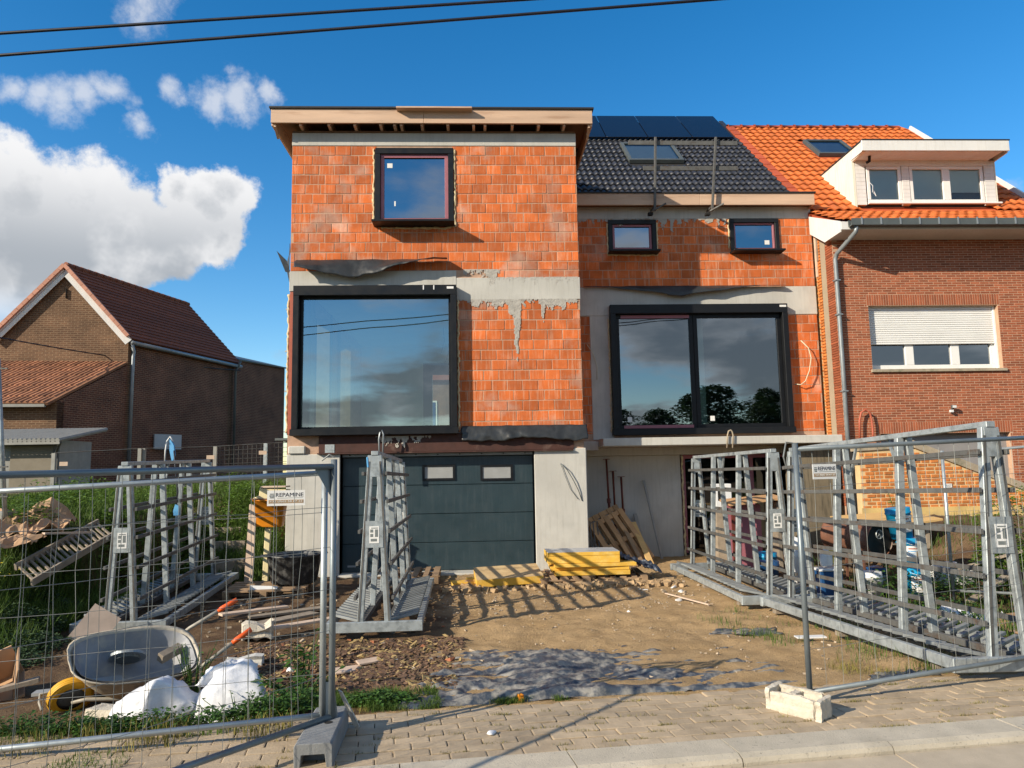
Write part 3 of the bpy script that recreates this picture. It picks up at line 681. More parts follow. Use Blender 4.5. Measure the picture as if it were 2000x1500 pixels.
# garage: steel beam, track, sectional door
B('steel_beam', (GD[0] - .4, HY - .04, 2.06), (TR - .2, HY + .2, 2.40), 'rust_shaded_paint', house, .004)
B('beam_flange', (GD[0] - .42, HY - .09, 2.035), (TR - .22, HY + .2, 2.058), 'rust_shaded_paint', house)
smear(-2.0, -.9, 2.36, [(-1.5, .05, .3)], y=HY - .045, seed=21, base=.12)
B('bearing_pad', (TL + .72, HY - .05, 2.06), (TL + .9, HY + .1, 2.22), 'galv', house, .005)
gdoor = B('garage_door', (GD[0] - .1, HY + .24, -.28), (GD[1] + .1, HY + .26, 2.04), 'garage_paint', house)
zz = [-.195, .33, .87, 1.42, 1.965]
for a, b_ in zip(zz[:-1], zz[1:]):
    B('door_panel', (GD[0] + .02, HY + .19, a + .004), (GD[1] - .02, HY + .235, b_ - .004), 'garage_paint', gdoor, .006)
B('head_rail', (GD[0] + .02, HY + .10, 1.975), (GD[1] - .02, HY + .2, 2.03), 'zinc', gdoor, .004)
for k in range(9): B('rivet', (GD[0] + .15 + k * .42, HY + .094, 1.995), (GD[0] + .175 + k * .42, HY + .099, 2.015), 'dark_gap', gdoor)
for px in (825, 938):
    a = PY(px, 908, HY + .19); x0 = a.x; z1 = a.z
    f_ = MB()
    for lo, hi in (((x0, HY+.165, z1-.30), (x0+.63, HY+.192, z1-.26)), ((x0, HY+.165, z1-.04), (x0+.63, HY+.192, z1)), ((x0, HY+.165, z1-.2601), (x0+.045, HY+.192, z1-.0399)), ((x0+.585, HY+.165, z1-.2601), (x0+.63, HY+.192, z1-.0399))): f_.box(lo, hi)
    fo = f_.build('door_window_frame', 'black_frame', gdoor)
    B('door_window_pane', (x0 + .045, HY + .180, z1 - .26), (x0 + .585, HY + .187, z1 - .04), 'vinyl', gdoor)
B('door_plate', (GD[0] + .12, HY + .183, -.10), (GD[0] + .28, HY + .188, -.065), 'zinc', gdoor)
# lifting loop on the picture window ledge
lp = [PY(742, 905, HY - .3), PY(740, 858, HY - .3), PY(742, 845, HY - .3), PY(746, 840, HY - .3), PY(749, 848, HY - .3), PY(747, 905, HY - .3)]
# loose cable stubs from the right pillar
def cable(pts, r, mat, parent=house, name='cable_stub'): return MB().tube(pts, r, 6).build(name, mat, parent, smooth=True)
c0 = [PY(*q, HY - .05 - .03 * math.sin(i)) for i, q in enumerate([(1095, 905), (1108, 918), (1120, 938), (1130, 958), (1137, 978)])]
cable(c0, .009, 'dark_zinc'); cable([PY(*q, HY - .04) for q in [(1095, 906), (1104, 930), (1114, 955), (1129, 975)]], .005, 'dark_zinc')

# tower roof: pine fascia, rafters, soffit plate, flat roof
RF = HY - .30; xl, xr = -4.02, 2.30
B('fascia_board', (xl, RF, 8.50), (-1.05, RF + .045, 8.79), 'new_wood', house, .004); B('fascia_board', (-1.045, RF, 8.50), (xr, RF + .045, 8.79), 'new_wood', house, .004)
B('fascia_board', (xl, RF + .047, 8.46), (xl + .04, 22, 8.79), 'new_wood', house, .004); B('fascia_board', (xr - .04, RF + .047, 8.46), (xr, 22, 8.79), 'new_wood', house, .004)
for x in (xl + .045, xr - .085): MB().prism([(x, RF+.05, 8.5), (x+.04, RF+.05, 8.5), (x+.04, RF+.3, 8.36), (x, RF+.3, 8.36)], (0, 0, -.06)).build('barge_end', 'new_wood', house)
B('roof_deck', (xl - .03, RF - .035, 8.792), (xr + .03, 22.03, 8.825), 'roof_membrane', house)
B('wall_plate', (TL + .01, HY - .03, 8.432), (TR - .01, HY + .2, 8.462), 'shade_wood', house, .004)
for px in (590, 645, 695, 745, 772, 785, 825, 875, 925, 947, 1000, 1051, 1100):
    x = PY(px, 245, HY - .1).x
    B('rafter', (x - .025, RF + .05, 8.465), (x + .025, HY + 1.2, 8.68), 'new_wood', house, .003)
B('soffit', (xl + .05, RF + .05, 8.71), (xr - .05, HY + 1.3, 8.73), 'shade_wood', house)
p0, p1 = PY(775, 214, RF - .03), PY(922, 217, RF - .03)
tag(B('loose_plank', (p0.x, RF - .16, 8.735), (p1.x, RF - .002, 8.768), 'new_wood', None, .003), 'short pine plank nailed across the tower roof fascia', 'plank')

# side and back walls, floors, rooms
holL = [(HY + .75, HY + 2.4, 2.5, 5.15), (HY + 3.4, HY + 5.1, 2.5, 5.0)]
mb = MB(); holed(mb, HY + .302, 21.8, -.5, 8.42, 0, .29, holL)
mb.v = [(TL + y, x, z) for (x, y, z) in mb.v]; mb.build('side_wall', 'block_mortar', house)
mb = MB().box((TR - .29, HY + .302, -.5), (TR, 21.8, 8.42)); mb.build('side_wall', 'block', house)
B('floor_slab', (TL + .3, HY + .302, 2.22), (TR - .3, 21.8, 2.40), 'plaster_in', house); B('floor_slab', (TL + .3, HY + .302, 5.25), (TR - .3, 21.8, 5.5), 'plaster_in', house)
backh = [(-1.62, 1.0, 2.5, 4.75)]
holed(MB(), TL + .3, TR - .3, -.5, 8.42, 21.0, 21.25, backh).build('back_wall', 'plaster_in', house)
bw = B('back_window', (-1.62, 21.02, 2.44), (1.0, 21.1, 2.5), 'black_frame', house)
for lo, hi in (((-1.62, 21.0, 4.42), (1.0, 21.1, 4.75)), ((-1.62, 21.0, 2.5), (-1.36, 21.1, 4.42)), ((.02, 21.0, 2.5), (.2, 21.1, 4.42))): B('leaf_frame', lo, hi, 'black_frame', bw)
B('inner_lining', (TL + .301, HY + .35, 2.401), (TL + .33, HY + .74, 5.249), 'dark_zinc', house)
B('inner_lining', (TL + .301, HY + 2.42, 2.401), (TL + .33, HY + 2.52, 5.249), 'dark_zinc', house); B('inner_lining', (TL + .301, HY + 3.3, 2.401), (TL + .35, HY + 3.39, 5.1), 'dark_zinc', house)
for q in ([(-.9, 18.2, 5.24), (-.88, 18.2, 4.9), (-.95, 18.2, 4.6)], [(-.75, 18.3, 4.75), (-.85, 18.3, 4.4), (-.8, 18.3, 4.15), (-.68, 18.3, 3.95)], [(-.85, 18.3, 4.4), (-1.1, 18.3, 4.2), (-1.25, 18.3, 4.1)], [(-.6, 18.3, 4.4), (-.68, 18.3, 4.15), (-.55, 18.3, 3.95)]): cable(q, .008, 'soot', name='ceiling_cable')

# ---------------- set-back wing
SW = (2.96, 6.86, 2.46, 5.22); S1 = (2.98, 4.02, 6.50, 7.24); S2 = (5.78, 6.84, 6.50, 7.24)
wng = holed(MB(), TR + .004, RR, 2.1, 7.56, RY + .0045, RY + .3, [SW, S1, S2]).build('wing_wall', 'block_mortar', house)
wb = blockrows(TR + .004, RR, 5.71, 7.30, RY, [S1, S2], .1985, .302, 15)
wb += blockrows(TR + .004, 2.47, 2.42, 5.05, RY, [], .1985, .302, 16) + blockrows(6.9, RR, 2.42, 5.05, RY, [], .1985, .302, 17)
pieces(wng, 'block', wb, 'block', key=lambda q: -q[1][0]*q[1][2], cham=.03)
conc('ring_beam', (TR + .006, RY - .012, 7.302), (RR, RY + .29, 7.58)); conc('ring_beam', (TR + .006, RY - .014, 5.06), (RR + .01, RY + .29, 5.705))
conc('render_strip', (2.46, RY - .01, 2.3), (2.93, RY + .1, 5.06))
smear(TR + .05, 4.4, 7.31, [(2.3, .1, .2), (3.0, .05, .2), (4.2, .22, .1)], y=RY - .006, seed=31); smear(4.1, 5.72, 7.31, [(4.4, .35, .05), (5.2, .1, .2), (5.6, .05, .1)], y=RY - .006, seed=33)
swin, yf = window_box('sliding_window', 2.90, 6.90, 2.40, 5.28, RY, .17, .12, top=.20, bars=(4.78,), leaf=.09)
sticker(swin, 6.72, 5.20, RY - .172, .15, .045)
sticker(swin, PY(1227, 832, yf).x, 2.68, yf + .03, .10, .11); sticker(swin, PY(1389, 832, yf).x, 2.68, yf + .03, .10, .11)
B('tape_strip', (3.15, yf - .012, 2.535), (4.70, yf - .004, 2.60), 'pink_tape', swin); B('tape_strip', (3.15, yf - .012, 4.99), (4.70, yf - .004, 5.06), 'pink_tape', swin)
s1w, yf = window_box('small_window', 2.94, 4.04, 6.48, 7.27, RY, .04, .10, tape=True, glass='glass_dark', leaf=.05, sill=.30)
s2w, yf2 = window_box('small_window', 5.74, 6.87, 6.48, 7.29, RY, .04, .09, tape=True, glass='glass_dark', leaf=.04, sill=.30)
sticker(s2w, PY(1494, 465, yf2).x, 6.70, yf2 + .028, .11, .10)
foambead([(2.92, RY, 7.2), (2.92, RY, 6.46), (4.05, RY, 6.45), (4.06, RY, 7.2)], 41); foambead([(5.72, RY, 7.28), (5.70, RY, 6.6)], 42); foambead([(2.88, RY, 5.0), (2.88, RY, 2.45)], 43)
wc = [PY(*q, RY - .05) for q in [(1564, 665), (1577, 680), (1581, 700), (1577, 725), (1570, 745), (1562, 752), (1553, 750)]]
cable([p + Vector((0, -.10 * math.sin(i / 6 * math.pi), 0)) for i, p in enumerate(wc)], .012, 'cable_white')
cable([PY(*q, RY - .06) for q in [(1146, 672), (1158, 690), (1166, 715), (1166, 742)]], .007, 'cable_white')
# rooms behind
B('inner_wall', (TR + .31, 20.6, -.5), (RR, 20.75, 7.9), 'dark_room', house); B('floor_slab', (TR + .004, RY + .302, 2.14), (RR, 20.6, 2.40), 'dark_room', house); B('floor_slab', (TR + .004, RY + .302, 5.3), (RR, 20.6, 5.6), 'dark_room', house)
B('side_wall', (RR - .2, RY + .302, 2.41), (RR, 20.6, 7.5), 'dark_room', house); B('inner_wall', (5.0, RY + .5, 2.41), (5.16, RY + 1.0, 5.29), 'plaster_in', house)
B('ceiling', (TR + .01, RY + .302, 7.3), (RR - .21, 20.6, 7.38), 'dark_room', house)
# canopy slab and ground-floor recess
conc('canopy_slab', (2.50, 15.02, 2.125), (7.50, RY - .016, 2.29), .012); conc('slab_edge', (TR + .04, RY - .5, 2.06), (2.498, RY - .018, 2.25)); conc('slab_edge', (TR + .04, RY, 1.95), (RR, RY + .3, 2.12))
conc('recess_wall', (TR + .04, RY + .2, -.6), (4.42, RY + .5, 1.949)); conc('recess_side', (TR + .036, HY + .4, -.6), (TR + .10, RY + .199, 2.05))
B('column', (6.55, 15.35, -.5), (7.42, 15.75, 2.12), 'stained_concrete', house, .01); foambead([(4.45, RY + .18, 1.94), (4.45, RY + .18, -.3)], 51)
gd = B('glazed_door', (4.46, RY + .28, -.35), (7.6, RY + .34, -.2), 'black_frame', house)
for lo, hi in (((4.46, RY+.26, -.2), (4.54, RY+.34, 1.94)), ((4.54, RY+.26, 1.86), (7.6, RY+.34, 1.94)), ((6.0, RY+.26, -.2), (6.08, RY+.34, 1.86))): B('leaf_frame', lo, hi, 'pink_tape', gd)
MB().quad((4.54, RY+.3, -.2), (7.6, RY+.3, -.2), (7.6, RY+.3, 1.86), (4.54, RY+.3, 1.86)).build('pane', 'glass_low', gd, fixn=False)
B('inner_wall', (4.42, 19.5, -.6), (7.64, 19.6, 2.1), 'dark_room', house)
# lifting hooks on the slab
hk = [PY(1420, 875, 14.98), PY(1421, 850, 14.98), PY(1423, 842, 14.98), PY(1427, 840, 14.98), PY(1430, 843, 14.98), PY(1432, 850, 14.98), PY(1431, 875, 14.98)]
cable(hk, .016, 'coping', name='lifting_loop'); cable(lp, .016, 'zinc', name='lifting_loop')
# wing roof: fascia box, flat gutter, tiled slope
WF = RY - .27; a = PY(1130, 378, WF); b_ = PY(1590, 377, WF); zt = (a.z + b_.z) / 2
B('fascia_board', (TR + .02, WF, zt - .27), (5.0, WF + .045, zt), 'new_wood', house, .004); B('fascia_board', (5.004, WF, zt - .27), (b_.x, WF + .045, zt), 'new_wood', house, .004); B('fascia_board', (b_.x - .04, WF + .047, zt - .27), (b_.x, WF + 1.2, zt), 'new_wood', house, .004)
B('roof_deck', (TR + .02, WF - .03, zt + .002), (b_.x + .03, 17.6, zt + .03), 'roof_membrane', house)
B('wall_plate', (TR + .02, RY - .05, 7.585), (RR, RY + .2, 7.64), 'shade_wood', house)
for k in range(11): x = 2.3 + k * .51; B('rafter', (x, WF + .05, zt - .19), (x + .045, RY + 1, zt - .03), 'new_wood', house, .003)
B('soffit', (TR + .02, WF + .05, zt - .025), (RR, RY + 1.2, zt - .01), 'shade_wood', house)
RS = .886; RP = Vector((7.66, 17.07, 8.35)); RN = Vector((0, -RS, 1)).normalized(); RD = Vector((0, 1, RS)).normalized()
def rz(y): return 8.35 + RS * (y - 17.07)
RIDGE_Y = 21.55
slope = MB().slab((TR, 16.75, rz(16.75)-.05), (RR + .02, 16.75, rz(16.75)-.05), (RR + .02, RIDGE_Y, rz(RIDGE_Y)-.05), (TR, RIDGE_Y, rz(RIDGE_Y)-.05), .08).build('tiled_roof', 'roof_membrane', house)
MB().slab((RR, RIDGE_Y, rz(RIDGE_Y)-.06), (TR, RIDGE_Y, rz(RIDGE_Y)-.06), (TR, RIDGE_Y + 5, rz(RIDGE_Y)-4.5), (RR, RIDGE_Y + 5, rz(RIDGE_Y)-4.5), .05).build('rear_roof', 'roof_membrane', house)
def wave_tile(w, L, amp, waves, n, lip=.03):
    """pan tile: waved across (x), laid up the slope (y), with a rounded lower lip"""
    vs = []; fs = []
    for j, (yy, zz_) in enumerate(((0, -.028), (-.004, .0), (L * .5, -.004), (L, -.012))):
        for i in range(n + 1):
            u = i / n; z = amp * (math.sin(2 * math.pi * waves * u - .9) ** 1) ; vs.append((u * w, yy, z + zz_))
    for j in range(3):
        for i in range(n): a = j*(n+1)+i; fs.append((a, a+1, a+n+2, a+n+1))
    return vs, fs
def tile_field(parent, tile, mat, spots, name, limit=300):
    me = bpy.data.meshes.new(name); me.from_pydata(tile[0], [], tile[1]); me.materials.append(MATS[mat]); me.shade_smooth()
    pinv = PINV.get(parent.name, Matrix.Identity(4)); spots = sorted(spots, key=lambda q: q[0].y)
    for p, R in spots[:limit]:
        o = bpy.data.objects.new(name, me); COL.objects.link(o); o.parent = parent; o.matrix_parent_inverse = pinv; o.location = p; o.rotation_euler = R.to_euler()
    if len(spots) > limit:
        mb = MB(); tv = [Vector(q) for q in tile[0]]
        for p, R in spots[limit:]: mb.add([p + R @ q for q in tv], tile[1])
        mb.build(name, mat, parent, smooth=True, kind='stuff', fixn=False)
SLR = Matrix((Vector((1, 0, 0)), RD, RN)).transposed()
tl = wave_tile(.302, .40, .026, 2, 10); spots = []
for r in range(18):
    y = 16.8 + r * .355 * RD.y
    if y > 20.9: break
    for k in range(19):
        x = TR + k * .3 - .05 + rnd.uniform(-.003, .003)
        if x + .3 > RR + .02: continue
        spots.append((Vector((x, y, rz(y) + .045 + rnd.uniform(0, .004))), SLR @ Euler((-rnd.uniform(.075, .095), rnd.uniform(-.008, .008), 0)).to_matrix()))
wl = [PP(1210.6, 283, RP, RN), PP(1308.6, 284, RP, RN), PP(1339, 316, RP, RN), PP(1230, 319, RP, RN)]
sx0, sx1 = (wl[0].x + wl[3].x) / 2, (wl[1].x + wl[2].x) / 2; sy0, sy1 = (wl[2].y + wl[3].y) / 2, (wl[0].y + wl[1].y) / 2
pvy = (PP(1188, 276, RP, RN).y + PP(1359, 275, RP, RN).y) / 2
spots = [q for q in spots if not (sx0 - .2 < q[0].x < sx1 - .1 and sy0 - .25 < q[0].y < sy1 - .05) and q[0].y < pvy + .2]
tile_field(slope, tl, 'slate_tile', spots, 'roof_tile')
def on_roof(x, y, h): return Vector((x, y, rz(y))) + RN * h
def skylight(parent, x0, x1, y0, y1, zf=None, glass='glass_dark', blind=None):
    P = zf or on_roof; w_ = MB(); th = .08
    def fr(a, b_, c, d):
        mb = MB(); pts = [P(a, c, -.02), P(b_, c, -.02), P(b_, d, -.02), P(a, d, -.02), P(a, c, th), P(b_, c, th), P(b_, d, th), P(a, d, th)]; return mb.add(pts, BOXF)
    sk = fr(x0, x1, y0, y0 + .07).build('skylight', 'dark_zinc', parent)
    for q in ((x0, x1, y1 - .07, y1), (x0, x0 + .08, y0 + .0705, y1 - .0705), (x1 - .08, x1, y0 + .0705, y1 - .0705)): fr(*q).build('frame', 'dark_zinc', sk)
    MB().quad(P(x0+.08, y0+.07, .05), P(x1-.08, y0+.07, .05), P(x1-.08, y1-.07, .05), P(x0+.08, y1-.07, .05)).build('pane', 'glass_clear', sk, fixn=False)
    MB().quad(P(x0+.08, y0+.07, .0), P(x1-.08, y0+.07, .0), P(x1-.08, y1-.07, .0), P(x0+.08, y1-.07, .0)).build('blind', blind or 'blind', sk, fixn=False)
    return sk
skylight(house, sx0, sx1, sy0, sy1)
# solar panels
pvt = RIDGE_Y + .12
for (b0, b1, t0, t1) in ((1040, 1188, 1060, 1169), (1188, 1271, 1169, 1248), (1271, 1359, 1248, 1327), (1359, 1440, 1327, 1407)):
    q0 = PP(b0, 275, RP + RN*.12, RN).x; q1 = PP(b1, 275, RP + RN*.12, RN).x
    q0 = max(q0, TR - .2)
    MB().slab(on_roof(q0 + .012, pvy, .12), on_roof(q1 - .012, pvy, .12), on_roof(q1 - .012, pvt, .12), on_roof(q0 + .012, pvt, .12), .035).build('solar_panel', 'solar', house, bevel=.004)
MB().slab(on_roof(PP(1440, 275, RP, RN).x, pvy - .1, .02), on_roof(RR, pvy - .1, .02), on_roof(RR, RIDGE_Y, .02), on_roof(PP(1440, 275, RP, RN).x, RIDGE_Y, .02), .03).build('verge_flashing', 'slate_tile', house)
# things left on the flat gutter
q = PY(1400, 372, 16.3)
B('flat_deck_sheet', (PY(1410, 370, 16.6).x, 16.4, zt + .032), (RR - .1, 17.0, zt + .05), 'foil', house)
mb = MB(); q0, q1 = PY(1345, 372, 16.35), PY(1420, 366, 16.35)
pts = [(q0.x, zt + .03), (q0.x + .25, zt + .09), (q0.x + .5, zt + .06), (q0.x + .75, zt + .12), (q1.x, zt + .03)]
mb.prism([(x, 16.3, z) for x, z in pts], (.1, .4, 0)); tag(mb.build('yellow_sheeting', 'yellow_plastic', None), 'crumpled yellow plastic sheeting on the gutter of the wing roof', 'sheeting')
# eaves guard rail: two posts clamped to the fascia, two boards
gr = thing('eaves_guard_rail', 'dark guard rail with two posts and two boards along the wing eaves', 'guard rail', (4.6, WF - .1, 7.3), world=True)
for (xt, yt, xb, yb) in ((1280, 268, 1279, 412), (1398, 268, 1391, 412)):
    t_ = PY(xt, yt, WF - .10); b2 = PY(xb, yb, WF - .10)
    po = MB().beam(b2, t_, .05, .05, (0, 1, 0)).build('post', 'galv_dark', gr, bevel=.004)
    MB().obox(b2 + Vector((-.08, .1, -.04)), (.11, .10, .07)).build('clamp', 'dark_gap', gr, bevel=.01)
    MB().beam(b2 + Vector((-.05, 0, .0)), b2 + Vector((.22, -.15, .12)), .03, .03).build('lever', 'galv_dark', gr)
    MB().beam(b2 + Vector((0, .02, .1)), b2 + Vector((0, .34, .12)), .04, .04).build('clamp', 'galv_dark', gr)
for (x0_, y0_, x1_, y1_) in ((1227, 279, 1440, 280), (1256, 329, 1441, 329)):
    MB().beam(PY(x0_, y0_, WF - .05), PY(x1_, y1_, WF - .05), .03, .10).build('board', 'galv_dark', gr, bevel=.003)

# ================================================================== the finished neighbour
NY = 15.3; NL = 7.70; NR = 13.1
nb = thing('brick_house', 'finished brown brick house with orange tiled roof, white dormer and half-lowered shutter', 'house', (10, 15.3, .5), world=True)
NW = (8.40, 11.28, 3.66, 5.07); NG = (8.46, 11.30, .2, 2.30)
nwall = holed(MB(), NL, NR, -.4, 6.75, NY + .0025, NY + .3, [NW, NG]).build('front_wall', 'facing_mortar', nb)
r = random.Random(3); fb = []
BRL, BRH = .2085, .0533; SOLD = [(8.37, 11.32, 5.07, 5.315), (8.42, 11.36, 2.30, 2.55)]
row = 0; z = .2
while z < 6.6:
    x = NL + .10 - (BRL / 2 if row % 2 else 0)
    while x < NR:
        a, b_ = max(x, NL + .001), min(x + BRL, NR); segs = [(a, b_)]
        for H in [NW, NG] + SOLD:
            if H[2] < z + BRH * .6 and H[3] > z + BRH * .4:
                ns = []
                for (p, q) in segs:
                    if q <= H[0] or p >= H[1]: ns.append((p, q))
                    else:
                        if p < H[0]: ns.append((p, H[0]))
                        if q > H[1]: ns.append((H[1], q))
                segs = ns
        for p, q in segs:
            if q - p > .02: fb.append((((p+q)/2, NY + .05 + r.uniform(-.001, .001), z + BRH/2), (q - p - .010, .1, BRH - .011), (0, 0, 0)))
        x += BRL
    z += BRH; row += 1
pieces(nwall, 'facing_brick', fb, 'facing_brick', limit=0, cham=.02)
for H in SOLD:
    n = int((H[1] - H[0]) / .0535); sp2 = [((H[0] + (i + .5) * (H[1]-H[0]) / n, NY + .049, (H[2]+H[3])/2), ((H[1]-H[0])/n - .012, .1, H[3]-H[2]-.012), (0, 0, 0)) for i in range(n)]
    pieces(nwall, 'soldier_brick', sp2, 'facing_brick', cham=.02)
# window: reveal, PVC frame, shutter slats, sill
nw = B('window', (NW[0], NY + .17, NW[2] + .02), (NW[1], NY + .24, NW[2] + .13), 'white_pvc', nb, .006)
wx = [NW[0], 9.20, 10.25, NW[1]]
for i, x in enumerate((NW[0], 9.24, 10.26, NW[1] - .13)):
    w_ = .06 if i == 0 else (.19 if i in (1, 2) else .13)
    B('mullion', (x, NY + .17, NW[2] + .131), (x + w_, NY + .24, NW[3]), 'white_pvc', nw, .006)
MB().quad((NW[0], NY+.21, NW[2]+.13), (NW[1], NY+.21, NW[2]+.13), (NW[1], NY+.21, NW[3]), (NW[0], NY+.21, NW[3])).build('pane', 'glass_dark', nw, fixn=False)
sh0 = 4.23
for k in range(18):
    z0 = sh0 + k * .0475
    if z0 > NW[3] - .02: break
    MB().prism([(NW[0]+.01, NY+.13, z0+.001), (NW[0]+.01, NY+.118, z0+.012), (NW[0]+.01, NY+.118, z0+.036), (NW[0]+.01, NY+.13, z0+.0465), (NW[0]+.01, NY+.14, z0+.0465), (NW[0]+.01, NY+.14, z0+.001)], (NW[1]-NW[0]-.06, 0, 0)).build('shutter_slat', 'white_pvc', nw)
B('shutter_guide', (NW[1] - .048, NY + .10, NW[2] + .02), (NW[1] - .002, NY + .16, NW[3]), 'white_pvc', nw, .004)
B('sill', (NW[0] - .04, NY - .05, NW[2] - .045), (NW[1] + .06, NY + .16, NW[2] + .018), 'coping', nw, .005)
vz = PY(1847, 712, NY + .4); MB().lathe((vz.x, NY + .45, 3.80), [(.0, 0), (.045, 0), (.06, .06), (.055, .12), (.03, .17), (.035, .19), (.0, .19)], 14).build('window_vase', 'white_plastic', nw, smooth=True)
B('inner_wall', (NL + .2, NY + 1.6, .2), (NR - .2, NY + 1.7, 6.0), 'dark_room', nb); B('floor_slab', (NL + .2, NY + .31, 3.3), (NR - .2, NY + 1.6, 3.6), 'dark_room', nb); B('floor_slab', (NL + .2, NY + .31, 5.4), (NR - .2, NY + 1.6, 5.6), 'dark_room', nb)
# garage mouth
B('garage_door', (NG[0], NY + .22, .2), (10.95, NY + .28, 2.29), 'grey_door', nb); B('door_jamb', (10.95, NY + .15, .2), (11.30, NY + .26, 2.29), 'grey_door', nb); B('door_gap', (10.93, NY + .21, .2), (10.955, NY + .215, 2.29), 'dark_gap', nb)
# left flank: old bright brick, render strip, facing return
B('flank_wall', (NL + .012, NY + .302, -.4), (NL + .30, 21.5, 7.05), 'side_mortar', nb)
for k, (ya, yb, nm) in enumerate(((NY + .33, NY + .56, 'r'), (NY + .56, RY - .02, 'b'))):
    if nm == 'r': B('render_strip', (NL - .012, ya, 1.0), (NL + .012, yb, 7.0), 'sand_render', nb)
    else:
        spc = []; z = 2.3; i = 0
        while z < 7.0:
            for (p, q) in (((ya, ya + .12), (ya + .12, yb + .0)) if i % 2 else ((ya, ya + .2), (ya + .2, yb))):
                if q - p > .03: spc.append(((NL - .002, (p+q)/2, z + .033), (.05, q - p - .014, .052 + r.uniform(0, .004)), (0, r.uniform(-.02, .02), r.uniform(-.03, .03))))
            z += .068; i += 1
        pieces(nb, 'flank_brick', spc, 'side_brick', cham=.05)
spc = []; z = .8; i = 0
while z < 6.5:
    spc.append(((NL - .004, NY + .17 , z + BRH/2), (.02, .32 if i % 2 else .30, BRH - .011), (0, 0, 0))); z += BRH; i += 1
pieces(nb, 'corner_brick', spc, 'facing_brick', cham=.02)
B('flank_board', (NL - .05, NY + .62, 6.25), (NL - .012, NY + .66, 7.05), 'old_wood', nb); B('flank_board', (NL - .045, RY - .12, 5.9), (NL - .012, RY - .04, 7.1), 'pale_plank', nb)
# roof: bell-cast eave, main slope, gable verge
EY, EZ = 14.60, 6.74; KY, KZ = 16.0, rz(16.0); NRX = 13.25; NRL = 7.58; NRIDGE = 21.05
es = (KZ - EZ) / (KY - EY); ED = Vector((0, 1, es)).normalized(); EN = Vector((0, -es, 1)).normalized()
def nz(y): return EZ + (y - EY) * es if y < KY else rz(y)
nroof = MB().slab((NRL, KY, nz(KY)-.05), (NRX, KY, nz(KY)-.05), (NRX, NRIDGE, rz(NRIDGE)-.05), (NRL, NRIDGE, rz(NRIDGE)-.05), .1).build('tiled_roof', 'ridge_tile', nb)
MB().slab((NRL + .05, EY + .03, EZ-.05), (NRX, EY + .03, EZ-.05), (NRX, KY, nz(KY)-.055), (NRL + .05, KY, nz(KY)-.055), .05).build('eave_boarding', 'ridge_tile', nroof)
tl2 = wave_tile(.215, .385, .020, 1, 6); spots = []
rows = []; y = EY - .03
while y < NRIDGE - .1:
    rows.append(y); d = ED if y < KY else RD; y += .335 * d.y
DX0, DX1, DYF = 8.83, 12.16, 16.2
sk2 = [PP(1569, 279, RP, RN), PP(1643, 276, RP, RN), PP(1665, 303, RP, RN), PP(1600, 305, RP, RN)]
s2x0, s2x1 = 9.39, 10.50; s2y0, s2y1 = 19.05, 19.98
for y in rows:
    d, n_ = (ED, EN) if y < KY - .2 else (RD, RN); R_ = Matrix((Vector((1, 0, 0)), d, n_)).transposed()
    for k in range(27):
        x = NRL + .02 + k * .213
        if x > NRX - .18: continue
        if DX0 - .05 < x + .1 < DX1 + .0 and DYF - .18 < y and nz(y) < 9.0: continue
        if s2x0 - .2 < x < s2x1 - .05 and s2y0 - .25 < y < s2y1 - .05: continue
        spots.append((Vector((x, y, nz(y) + .05 + rnd.uniform(0, .006))), R_ @ Euler((-rnd.uniform(.08, .11), rnd.uniform(-.01, .01), 0)).to_matrix()))
tile_field(nroof, tl2, 'clay_tile', spots, 'roof_tile')
for k in range(14):   # ridge tiles with raised collars
    x = NRL + k * .41
    if x + .42 > NRX + .05: break
    mb = MB(); pr = []
    for (xx, rr) in ((0, .125), (.05, .125), (.052, .105), (.42, .10)):
        pr.append((xx, rr))
    vs = []; fs = []; n = 7
    for (xx, rr) in pr:
        for j in range(n): a = math.pi * j / (n - 1); vs.append((x + xx, NRIDGE - rr * math.cos(a), rz(NRIDGE) - .03 + rr * math.sin(a)))
    for i in range(len(pr)-1):
        for j in range(n-1): fs.append((i*n+j, i*n+j+1, (i+1)*n+j+1, (i+1)*n+j))
    mb.add(vs, fs).build('ridge_tile', 'ridge_tile', nroof, smooth=True)
# verge strip to the dark roof
for k in range(15):
    y = 16.4 + k * .33
    if y > NRIDGE - .3: break
    mb = MB(); mb.add([on_roof(NRL - .03, y, .02), on_roof(NRL + .17, y, .02), on_roof(NRL + .17, y + .34, .02), on_roof(NRL - .03, y + .34, .02), on_roof(NRL - .03, y, .075), on_roof(NRL + .17, y, .075), on_roof(NRL + .17, y + .34, .06), on_roof(NRL - .03, y + .34, .06)], BOXF).build('verge_tile', 'ridge_tile', nroof)
MB().slab(on_roof(NRX, KY, .07), on_roof(NRX + .05, KY, .07), on_roof(NRX + .05, NRIDGE, .07), on_roof(NRX, NRIDGE, .07), .16).build('verge_board', 'white_board', nb)
MB().slab((NRX + .02, NRIDGE, rz(NRIDGE)-.06), (NRL, NRIDGE, rz(NRIDGE)-.06), (NRL, NRIDGE+4.5, rz(NRIDGE)-4.0), (NRX + .02, NRIDGE+4.5, rz(NRIDGE)-4.0), .05).build('rear_roof', 'ridge_tile', nb)
MB().prism([(NR - .12, NY, .2), (NR - .12, NY + 11, .2), (NR - .12, 25.3, 8), (NR - .12, NRIDGE, rz(NRIDGE)-.15), (NR - .12, NY, 6.9)], (.1, 0, 0)).build('gable_wall', 'facing_brick', nb)
def on_nroof(x, y, h): return Vector((x, y, rz(y))) + RN * h
skylight(nb, s2x0, s2x1, s2y0, s2y1, on_nroof, blind='grey_sheet')
